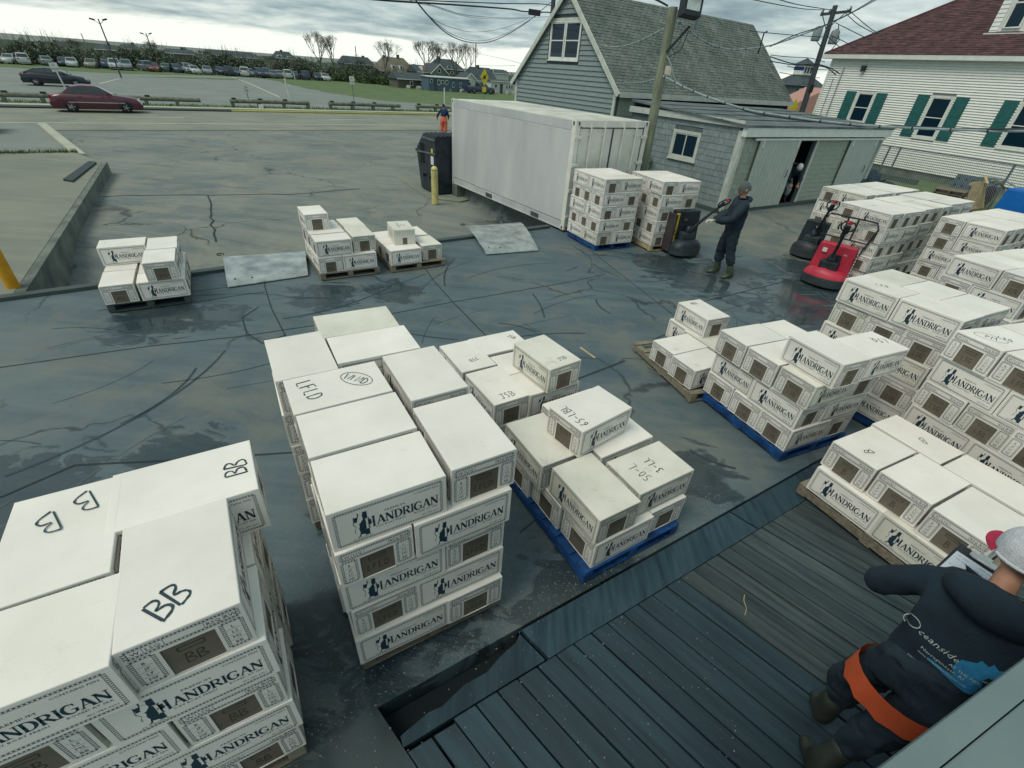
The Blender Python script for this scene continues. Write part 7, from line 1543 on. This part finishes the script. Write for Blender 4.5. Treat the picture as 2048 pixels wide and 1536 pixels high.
def sign(name, lab, s, n, h, w_, hh, m_, lean=0, post=M_galv, az=37, txt=None, r=.035):
    p = thing(name, lab, 'sign', F(s, n, -.52), R(az)); p.rotation_euler = (0, R(lean), R(az)); MB().tube([(0, 0, 0), (0, 0, h)], r, 6).build('post', post, p)
    pl = MB().box((0, -.05, h - hh / 2 + .05), (w_, .02, hh)).build('plate', m_, p)
    if txt:
        t_ = MB()
        for i, s_ in enumerate(txt): small(t_, s_, 0, h - hh * (i + .7) / len(txt) * .9, hh * .55 / len(txt), lambda q_: (q_.x, -.062, q_.y), 0, .5, .5)
        t_.build('lettering', M_ink, p)
    return p
M_sgn = mat('sign_white', (.58, .60, .56), .6, .1)
sign('parking_sign', 'white two panel sign on a pale post in front of the black coupe', -4.75, 60.5, 1.9, .55, .62, M_sgn, -6, M_sgn, 37, ('NO', 'PARKING'), .06)
sign('parking_sign', 'small white sign behind the guard rails left of the tall white post', 7.7, 49.6, 1.42, .36, .52, M_sgn, -3, M_galv, 37, ('TOW', 'ZONE'))
sign('parking_sign', 'white rectangular sign on a tall thin post by the pavement', 15.6, 46.8, 2.55, .42, .58, M_sgn, 0, M_galv, 37, ('NO', 'STOPPING'))
ys = thing('warning_sign', 'yellow diamond warning sign behind the far end of the container', 'sign', F(30.85, 50, -.5), R(30))
MB().tube([(0, 0, 0), (0, 0, 2.9)], .035, 6).build('post', M_galv, ys); MB().prism([(0, -.78), (.46, 0), (0, .78), (-.46, 0)], -.012, .012, M=Matrix.Translation((0, -.05, 3.1)) @ Matrix.Rotation(R(90), 4, 'X')).build('diamond', M_yst, ys)
MB().box((0, -.07, 3.1), (.26, .02, .30)).box((-.2, -.07, 2.95), (.05, .02, .2)).box((.2, -.07, 3.3), (.05, .02, .2)).build('symbol', M_plast, ys); MB().box((0, -.05, 2.0), (.46, .02, .46)).build('plaque', M_yst, ys)
for s_, n_, h_, l_, lab in ((13.1, 59.5, 1.75, -5, 'white marker post leaning left beyond the guard rails'), (28.2, 54, 1.85, 0, 'white marker post behind the orange trousered worker'), (24.4, 104, 1.1, -4, 'short white post at the edge of the car row')):
    p = MB().tube([(0, 0, 0), (0, 0, h_)], .07, 8).build('marker_post', M_sgn, None, F(s_, n_, -.52)); p.rotation_euler = (0, R(l_), R(37)); tag(p, lab, 'post')
tag(MB().box((0, 0, .18), (.3, .22, .42)).build('utility_stub', M_sgn, None, F(7.9, 46.0, -.52), R(37)), 'small pale utility stub on the pavement below the small sign', 'utility box')
# ---------------------------------------------------------------- houses across the lot
M_hb = {'brown': mat('brown_shingle', (.10, .10, .085), .9, .25, 2, .05), 'grey': mat('greygreen_wall', (.15, .18, .165), .85, .15), 'blue': mat('blue_wall', (.075, .125, .165), .8, .12), 'white': mat('white_wall', (.50, .53, .50), .8, .1), 'dark': mat('dark_roof', (.055, .075, .085), .9, .3, 2, .05), 'tan': mat('tan_roof', (.15, .14, .11), .9, .2, 2, .05), 'pink': mat('pink_wall', (.42, .24, .20), .8, .1)}
def farhouse(lab, s0, s1, n, depth, zb, ze, zr, wall, roof, gable=False, windows=(), chimney=(), door=None, dormer=(), eave=.25, hip=0.0, trim=M_trimw, cat='house'):
    h = thing('house', lab, cat, (0, 0, 0)); M_ = Matrix(((E37.x, N127.x, 0, 0), (E37.y, N127.y, 0, 0), (0, 0, 1, 0), (0, 0, 0, 1)))
    MB().box(((s0 + s1) / 2, n + depth / 2, (zb + ze) / 2), (s1 - s0, depth, ze - zb), M=M_).build('wall', wall, h)
    e = eave
    if gable:
        mb_ = MB(); sm = (s0 + s1) / 2; P_ = [(s0, n, ze), (s1, n, ze), (sm, n, zr), (s0, n + depth, ze), (s1, n + depth, ze), (sm, n + depth, zr)]; mb_.add([M_ @ Vector(p) for p in P_], [(0, 1, 2), (5, 4, 3)]); mb_.build('gable', wall, h)
        r_ = MB(); 
        for sx_, ee in ((s0 - e, -e), (s1 + e, e)):
            zz_ = ze - e * (zr - ze) / ((s1 - s0) / 2); q_ = [(sx_, n - .2, zz_), (sm, n - .2, zr), (sm, n + depth + .2, zr), (sx_, n + depth + .2, zz_)]; v_ = [M_ @ Vector(p) for p in q_]; r_.add(v_ + [v + Vector((0, 0, .12)) for v in v_], [(0, 1, 2, 3), (7, 6, 5, 4), (0, 4, 5, 1), (3, 2, 6, 7), (0, 3, 7, 4), (1, 5, 6, 2)])
        ro = r_.build('roof', roof, h)
        t_ = MB()
        for sx_ in (s0 - e, s1 + e): zz_ = ze - e * (zr - ze) / ((s1 - s0) / 2); t_.beam(M_ @ Vector((sx_, n - .24, zz_)), M_ @ Vector((sm, n - .24, zr)), .06, .16)
        t_.build('bargeboard', trim, h)
    else:
        r_ = MB(); hp = hip * (s1 - s0); q_ = [(s0 - e, n - e, ze), (s1 + e, n - e, ze), (s1 + e, n + depth + e, ze), (s0 - e, n + depth + e, ze), (s0 - e + hp, n + depth / 2, zr), (s1 + e - hp, n + depth / 2, zr)]
        r_.add([M_ @ Vector(p) for p in q_], [(0, 1, 5, 4), (2, 3, 4, 5), (0, 4, 3), (1, 2, 5), (3, 2, 1, 0)]); ro = r_.build('roof', roof, h)
        MB().beam(M_ @ Vector((s0 - e, n - e - .03, ze)), M_ @ Vector((s1 + e, n - e - .03, ze)), .06, .12).build('fascia', trim, h)
    for (a, b, c, d) in windows:
        f_ = MB().box(((a + b) / 2, n - .03, (c + d) / 2), (b - a, .06, d - c), M=M_).build('window', trim, h); MB().box(((a + b) / 2, n - .07, (c + d) / 2), ((b - a) * .68, .03, (d - c) * .76), M=M_).build('pane', M_glass, f_)
    if door: MB().box(((door[0] + door[1]) / 2, n - .04, (zb + door[2]) / 2), (door[1] - door[0], .06, door[2] - zb), M=M_).build('door', M_hb['dark'], h)
    for (x, zt) in chimney: MB().box((x, n + depth / 2, zt - .5), (.5, .5, 1.1), M=M_).build('chimney', M_hb['brown'], ro)
    for (a, b, zc_, zd_) in dormer:
        d_ = MB().box(((a + b) / 2, n + depth * .2, (zc_ + zd_) / 2), (b - a, depth * .3, zd_ - zc_), M=M_).build('dormer', trim, h); MB().box(((a + b) / 2, n + depth * .05 - .03, (zc_ + zd_) / 2), ((b - a) * .5, .05, (zd_ - zc_) * .6), M=M_).build('pane', M_glass, d_)
    return h
B = M_hb
farhouse('long row house with three dark roofs above the middle of the car row', 14.6, 24.5, 135, 5, -.6, 1.9, 2.9, B['grey'], B['dark'], windows=[(x, x + .6, .9, 1.6) for x in (15.4, 17.0, 19.0, 20.8, 22.6)], hip=.08)
farhouse('small two storey house with twin pale gables on the skyline', 28.3, 32.4, 135, 4, -.6, 2.3, 3.6, B['brown'], B['dark'], windows=[(28.9, 29.5, 1.5, 2.1), (30.9, 31.5, 1.5, 2.1)], chimney=[(30.1, 3.8)], dormer=[(28.7, 29.7, 2.2, 2.9), (30.8, 31.8, 2.1, 2.8)], hip=.22)
farhouse('dark barn like house at the left of the skyline trees', 38.9, 45.4, 120, 5, -.6, 2.3, 3.7, B['brown'], B['dark'], windows=[(40, 40.6, 1.1, 1.8), (42.6, 43.2, 1.1, 1.8)], chimney=[(43.9, 3.9)], hip=.1)
farhouse('large brown gambrel house with a broad tan roof behind the sheds', 44.9, 53.2, 115, 6, -.6, 1.5, 4.1, B['brown'], B['tan'], windows=[(51.4, 52.0, 1.6, 2.3)], chimney=[(47.0, 4.3), (50.2, 4.6)], dormer=[(47.6, 48.3, 2.0, 2.7), (49.4, 50.1, 2.0, 2.7)], hip=.24)
farhouse('tall dark house half hidden between the two bare trees', 63.1, 71.0, 125, 6, -.6, 2.6, 4.7, B['brown'], B['dark'], windows=[(66.2, 67.4, 2.9, 3.3), (67, 68, 1.7, 2.2)], chimney=[(65.3, 5.1)], hip=.25)
farhouse('low shed house with a dark roof and white porch posts', 39.3, 44.6, 93, 4, -.55, .85, 1.85, B['brown'], B['dark'], windows=[(41.6, 42.2, -.1, .6)], door=(42.9, 43.5, .6), hip=.02)
farhouse('grey green house with a white trimmed gable behind the blue one', 51.3, 55.2, 104, 6, -.6, 1.9, 3.45, B['grey'], B['dark'], True, windows=[(52.8, 53.5, 2.0, 2.7), (51.9, 52.5, .9, 1.5)])
farhouse('long side wing of the grey green house with a dark roof', 48.8, 51.2, 105, 5, -.6, 1.9, 3.1, B['grey'], B['dark'], windows=[(49.2, 49.8, 1.0, 1.7)], dormer=[(49.9, 50.6, 2.2, 2.9)])
farhouse('flat roofed blue mobile home with white trim and many small windows', 42.9, 51.1, 88, 3, -.5, 1.55, 1.72, B['blue'], B['white'], windows=[(43.2, 43.7, .7, 1.2), (44.6, 45.1, .4, 1.2), (45.3, 45.9, .6, 1.15), (46.2, 46.7, .5, 1.2), (47.6, 47.95, .15, .95), (49.1, 49.45, .15, .95)], door=(44.0, 44.5, 1.25), eave=.18)
farhouse('small white gable end right of the blue mobile home', 55.0, 57.1, 96, 4, -.5, 1.55, 2.35, B['white'], B['dark'], True, windows=[(55.5, 56.1, .3, .9)])
farhouse('dark roofed house behind the yellow diamond sign', 57.3, 63.0, 97, 5, -.5, 1.2, 3.5, B['white'], B['dark'], windows=[(58.5, 59.2, .2, .9)], chimney=[(59.7, 3.8)], hip=.12)
farhouse('low white cottage annex at the left edge of the barn', 57.1, 63.0, 90, 3, -.5, 1.45, 1.75, B['white'], B['dark'], windows=[(57.9, 58.5, .4, 1.0), (60.6, 60.95, .3, 1.0), (61.2, 61.55, .3, 1.0), (61.8, 62.15, .3, 1.0)], door=(59.2, 59.8, 1.1))
farhouse('white dormered house on the skyline beside the barn rake', 69.5, 76, 112, 5, -.5, 2.6, 3.4, B['white'], B['dark'], windows=[(70.4, 71, 1.7, 2.4)], dormer=[(70.5, 71.8, 2.6, 3.4)])
for k, (s0, s1, n_, zr_, lab) in enumerate([(-13.4, -8.6, 142, 2.1, 'dark roofed house above the left end of the car row'), (-4.0, -.9, 142, 2.3, 'dark house left of the tall lamp post on the skyline'), (.2, 3.2, 142, 2.7, 'gabled dark house right of the tall lamp post on the skyline'), (7.6, 13.2, 142, 2.5, 'long dark roof above the hedge right of the pale lamp post'), (33.2, 38.2, 142, 1.9, 'low dark roof behind the first bare tree')]):
    farhouse(lab, s0, s1, n_, 5, -.6, zr_ - .8, zr_, B['brown'], B['dark'], chimney=[((s0 + s1) / 2 + .8, zr_ + .35)], windows=[(s0 + 1, s0 + 1.6, zr_ - 1.5, zr_ - 1.0)], hip=.15)
# cupola building and pink block seen past the barn
cu = thing('cupola_house', 'dark hotel like building with a white cupola seen right of the barn', 'building', (27.9, 60, 0), R(20))
MB().box((0, 0, 1.7), (3.6, 3.4, 4.6)).build('wall', mat('slate_wall', (.055, .085, .09), .85, .2), cu)
MB().add([(-2.0, -1.9, 4.0), (2.0, -1.9, 4.0), (2.0, 1.9, 4.0), (-2.0, 1.9, 4.0), (-.6, -.6, 5.0), (.6, -.6, 5.0), (.6, .6, 5.0), (-.6, .6, 5.0)], [(0, 1, 5, 4), (1, 2, 6, 5), (2, 3, 7, 6), (3, 0, 4, 7), (4, 5, 6, 7), (3, 2, 1, 0)]).build('roof', B['dark'], cu)
c2 = MB().box((0, 0, 5.35), (1.25, 1.25, .85)).build('cupola', M_trimw, cu); MB().add([(-.85, -.85, 5.78), (.85, -.85, 5.78), (.85, .85, 5.78), (-.85, .85, 5.78), (0, 0, 6.45)], [(0, 1, 4), (1, 2, 4), (2, 3, 4), (3, 0, 4), (3, 2, 1, 0)]).build('cupola_roof', B['dark'], c2)
for x in (-.35, 0.02, .38): MB().box((x, -.64, 5.4), (.2, .04, .5)).build('pane', M_glass, c2)
for x, z in ((-1.1, 3.3), (.5, 3.3), (-.9, 1.9), (.6, 1.9)): w_ = MB().box((x, -1.72, z), (.62, .06, .95)).build('window', M_trimw, cu); MB().box((x, -1.77, z), (.34, .04, .7)).build('pane', M_glass, w_)
pk = thing('pink_building', 'pink gabled building with a gridded window right of the barn end', 'building', (24.6, 50, 0), R(12))
MB().prism([(-1.5, 0), (1.6, 0), (1.6, 3.9), (-1.5, 2.4)], 0, 3, M=Matrix(((1, 0, 0, 0), (0, 0, 1, 0), (0, 1, 0, 0), (0, 0, 0, 1)))).build('wall', B['pink'], pk)
w_ = MB().box((.75, -.03, 1.35), (1.5, .06, .9)).build('window', M_trimw, pk)
for i in range(3):
    for j in range(3): MB().box((.27 + .48 * i, -.07, 1.07 + .28 * j), (.4, .03, .22)).build('pane', M_glass, w_)
tag(MB().prism([(0, -.5), (.3, 0), (0, .5), (-.3, 0)], -.01, .01, M=Matrix.Translation(at(1588, 213, 40)) @ Matrix.Rotation(R(90), 4, 'X')).build('warning_sign', M_yst), 'small yellow sign beside the pink building past the barn', 'sign')
# ---------------------------------------------------------------- rocks, shrubs, bare trees
M_rock = mat('boulder', (.28, .30, .27), .9, .3, 1.5, .1)
for k, (u_, n_) in enumerate([(34.6, 107.5), (36.0, 107), (40.5, 91.2), (42.2, 90.6), (43.8, 90.5), (45.6, 89.3), (47.0, 88.4), (49.2, 87.4), (50.3, 87.2), (54.9, 85.6), (56.5, 88), (60, 88.5), (61.8, 88.8)]):
    blob('boulder', f'pale boulder, number {["one", "two", "three", "four", "five", "six", "seven", "eight", "nine", "ten", "eleven", "twelve", "thirteen"][k]} from the left along the lawn edge', 'rock', F(u_, n_, -.55), (.55, .42, .55), M_rock, k + 2, k, 9)
def leaf_mass(mb_, c, size, n_, ls, rg, cols=3, shell=.55):
    for _ in range(n_):
        while True:
            p = Vector((rg.uniform(-1, 1), rg.uniform(-1, 1), rg.uniform(-1, 1)))
            if shell < p.length < 1: break
        p = Vector((p.x * size[0], p.y * size[1], p.z * size[2])) + c; a = Vector((rg.uniform(-1, 1), rg.uniform(-1, 1), rg.uniform(-1, 1))).normalized(); b = a.cross(Vector((rg.uniform(-1, 1), rg.uniform(-1, 1), rg.uniform(-1, 1)))).normalized(); s_ = ls * rg.uniform(.5, 1.3)
        mb_.add([p - a * s_, p + b * s_ * .7, p + a * s_, p - b * s_ * .7], [(0, 1, 2, 3)], rg.randrange(cols))
LV = [mat('leaf_dark', (.070, .110, .080), .9, .3, 3, 0), mat('leaf_mid', (.105, .150, .095), .9, .3, 3, 0), mat('leaf_brown', (.130, .140, .100), .9, .3, 3, 0)]
LV2 = [mat('leaf_green', (.050, .100, .035), .9, .3, 3, 0), mat('leaf_light', (.11, .14, .05), .9, .3, 3, 0), LV[0]]
M_twig = mat('twig', (.105, .120, .100), .95, .2, 3, 0)
rg = random.Random(21)
shr_meshes = []
for v_ in range(5):
    mb_ = MB()
    for q in range(6): leaf_mass(mb_, Vector((rg.uniform(-1, 1), rg.uniform(-.6, .6), rg.uniform(.2, .9))), (rg.uniform(.5, .9), .7, rg.uniform(.4, .8)), 260, .11, rg)
    for q in range(16): a = rg.uniform(0, 6.28); b = Vector((rg.uniform(-1.2, 1.2), rg.uniform(-.5, .5), 1.0)); mb_.tube([(b.x, b.y, .2), (b.x + .1, b.y, 1.2), (b.x + rg.uniform(-.3, .3), b.y, rg.uniform(1.5, 2.1))], [.025, .015, .005], 3, 2)
    mv = mb_.mesh('foliage', LV if v_ < 4 else LV2); shr_meshes.append(mv)
for k in range(58):
    s_ = -26 + k * 1.42 + rg.uniform(-.4, .4); n_ = 113.5 + rg.uniform(-2, 5); hgt = 1.05 + .22 * math.sin(k * .7) + rg.uniform(-.15, .2)
    sh = thing('shrub', 'dense grey green shrub in the belt behind the distant parked cars', 'shrub', F(s_, n_, -.6), rg.uniform(0, 6.28), 'belt of shrubs behind the car row')
    sc_ = hgt * 1.75; o_ = link('foliage', shr_meshes[rg.randrange(4)], sh); sh.scale = (sc_ * .9, sc_ * .9, sc_)
for k, (s_, n_, sc_) in enumerate([(37.2, 104, 1.2), (39.0, 103, 1.1), (40.6, 101, 1.15), (42.2, 99, .95), (33.2, 107, 1.0), (35.6, 108, 1.3), (46.5, 99, .7)]):
    sh = thing('shrub', 'leafy green shrub in the thicket left of the low shed house', 'shrub', F(s_, n_, -.6), k, 'green thicket beyond the lawn'); link('foliage', shr_meshes[4], sh); sh.scale = (sc_ * 1.25, sc_ * 1.25, sc_ * 1.25)
def bare_tree(lab, s, n, h, spread, seed, lv=False):
    rg2 = random.Random(seed); t = thing('bare_tree', lab, 'tree', F(s, n, -.6), 0, 'bare trees on the skyline'); tr = MB(); cr_ = MB()
    def grow(p, d, L_, r_, lev):
        q = p + d * L_; mid_ = p.lerp(q, .5) + Vector((rg2.uniform(-1, 1), rg2.uniform(-1, 1), 0)) * L_ * .05
        (tr if lev < 1 else cr_).tube([p, mid_, q], [r_, r_ * .85, r_ * .7], 5 if lev < 3 else 3, cap=False)
        if lev >= 7: return
        for _ in range(4 if lev == 0 else (3 if rg2.random() < .75 else 2)):
            nd = (d + Vector((rg2.uniform(-1, 1), rg2.uniform(-1, 1), rg2.uniform(-.35, .4))) * (spread + .05 * lev)).normalized(); nd.z = abs(nd.z) * .9 + .26; grow(q, nd.normalized(), L_ * rg2.uniform(.60, .80), max(.0065, r_ * .62), lev + 1)
    grow(Vector((0, 0, 0)), Vector((rg2.uniform(-.08, .08), 0, 1)).normalized(), h * .36, h * .024, 0)
    tr.build('trunk', M_twig, t); cr_.build('crown', M_twig, t)
    return t
bare_tree('leftmost bare tree on the skyline, tall and spreading', 33.6, 120, 6.9, .62, 5); bare_tree('slim bare tree just right of the leftmost one', 36.4, 120, 6.2, .5, 9)
bare_tree('wide bare tree rising behind the brown gambrel house', 44.8, 112, 6.6, .68, 14)
bare_tree('bare tree behind the grey green gabled house', 54.0, 112, 7.4, .62, 23); bare_tree('bare tree right beside the one behind the gabled house', 57.2, 113, 6.6, .55, 27)
bare_tree('large bare tree left of the thin distant pole', 62.2, 113, 7.6, .62, 31); bare_tree('bare tree behind the thin distant pole', 65.6, 114, 6.8, .55, 38)
bare_tree('low bare tree near the left skyline roofs', -6.5, 126, 3.0, .7, 41); bare_tree('low bare tree between the lamp posts', 4.8, 126, 3.6, .7, 44); bare_tree('small bare tree above the middle car row', 13.5, 126, 3.2, .65, 47); bare_tree('small evergreen looking tree right of the row house', 25.6, 128, 2.9, .8, 51)
tag(MB().tube([(0, 0, 0), (0, 0, 8.1)], .09, 6).build('utility_pole', M_poled, None, F(59.5, 100, -.6)), 'thin tall dark pole among the bare trees by the barn', 'utility pole'); tag(MB().tube([(0, 0, 0), (0, 0, 6.0)], .08, 6).box((0, 0, 4.5), (.5, .1, .1)).build('utility_pole', M_poled, None, F(39.8, 115, -.6)), 'thin pole in front of the dark barn like house', 'utility pole')
# distant wooded rise on the horizon: one mass
hm2 = MB(); rg = random.Random(77); 
for k in range(2600):
    s_ = rg.uniform(-260, 620); n_ = rg.uniform(205, 250); z = abs(rg.gauss(0, 1)) * .9 - .5; a = rg.uniform(.7, 1.8)
    hm2.add([F(s_ - a, n_, z - a * .4), F(s_, n_ + .5, z + a * .55), F(s_ + a, n_, z - a * .4), F(s_, n_ - .5, z - a)], [(0, 1, 2, 3)], rg.randrange(3))
hm2.build('distant_woodland', LV)['kind'] = 'stuff'
hl = MB(); vs = []
for i in range(120): s_ = -300 + i * 8; vs += [F(s_, 250, -1), F(s_, 252, 1.3 + .5 * math.sin(i * .9) + .3 * math.sin(i * 2.3))]
hl.add(vs, [(2 * i, 2 * i + 2, 2 * i + 3, 2 * i + 1) for i in range(119)]); hl.build('hills', LV[0])['kind'] = 'structure'
# flag by the grey green house
fg = thing('flag', 'small flag with a red stripe on a white pole before the grey green house', 'flag', F(47.6, 100, -.5)); MB().tube([(0, 0, 0), (0, 0, 3.6)], .04, 6).build('pole', M_sgn, fg); MB().quad((0, 0, 3.5), (.9, .1, 3.1), (.9, .1, 2.75), (0, 0, 3.1)).build('cloth', mat('flag_red', (.4, .12, .12), .8, .2), fg)
# ---------------------------------------------------------------- grey painted wall corner below the camera, lower right
fw = thing('building_corner', 'grey green painted board edge of the building in the lower right corner', 'wall', (0, 0, 0))
M_fg = mat('grey_board', (.135, .200, .205), .7, .10, 3, .03, 90, c2=(.165, .225, .225), stretch=(1, 1, 1))
zf = 2.32; A_ = Vector((*[.748, .352], zf)); B_ = Vector((*[1.222, .582], zf)); d = (B_ - A_).normalized(); nrm = Vector((d.y, -d.x, 0))
A0 = A_ - d * .8; B0 = B_ + d * 1.6
def slab(name, o0, o1, z0_, z1_, m_=M_fg, par=fw):
    P_ = [A0 + nrm * o0, B0 + nrm * o0, B0 + nrm * o1, A0 + nrm * o1]; me = MB().prism([(p.x, p.y) for p in P_], z0_, z1_).mesh(name, m_); bevel(me, .003, 2); return link(name, me, par)
slab('edge_trim', 0, .045, zf - .30, zf); slab('board', .047, .30, zf - .05, zf - .004); slab('board', .302, .62, zf - .05, zf - .012); slab('wall_face', .02, .05, -1, zf - .31)
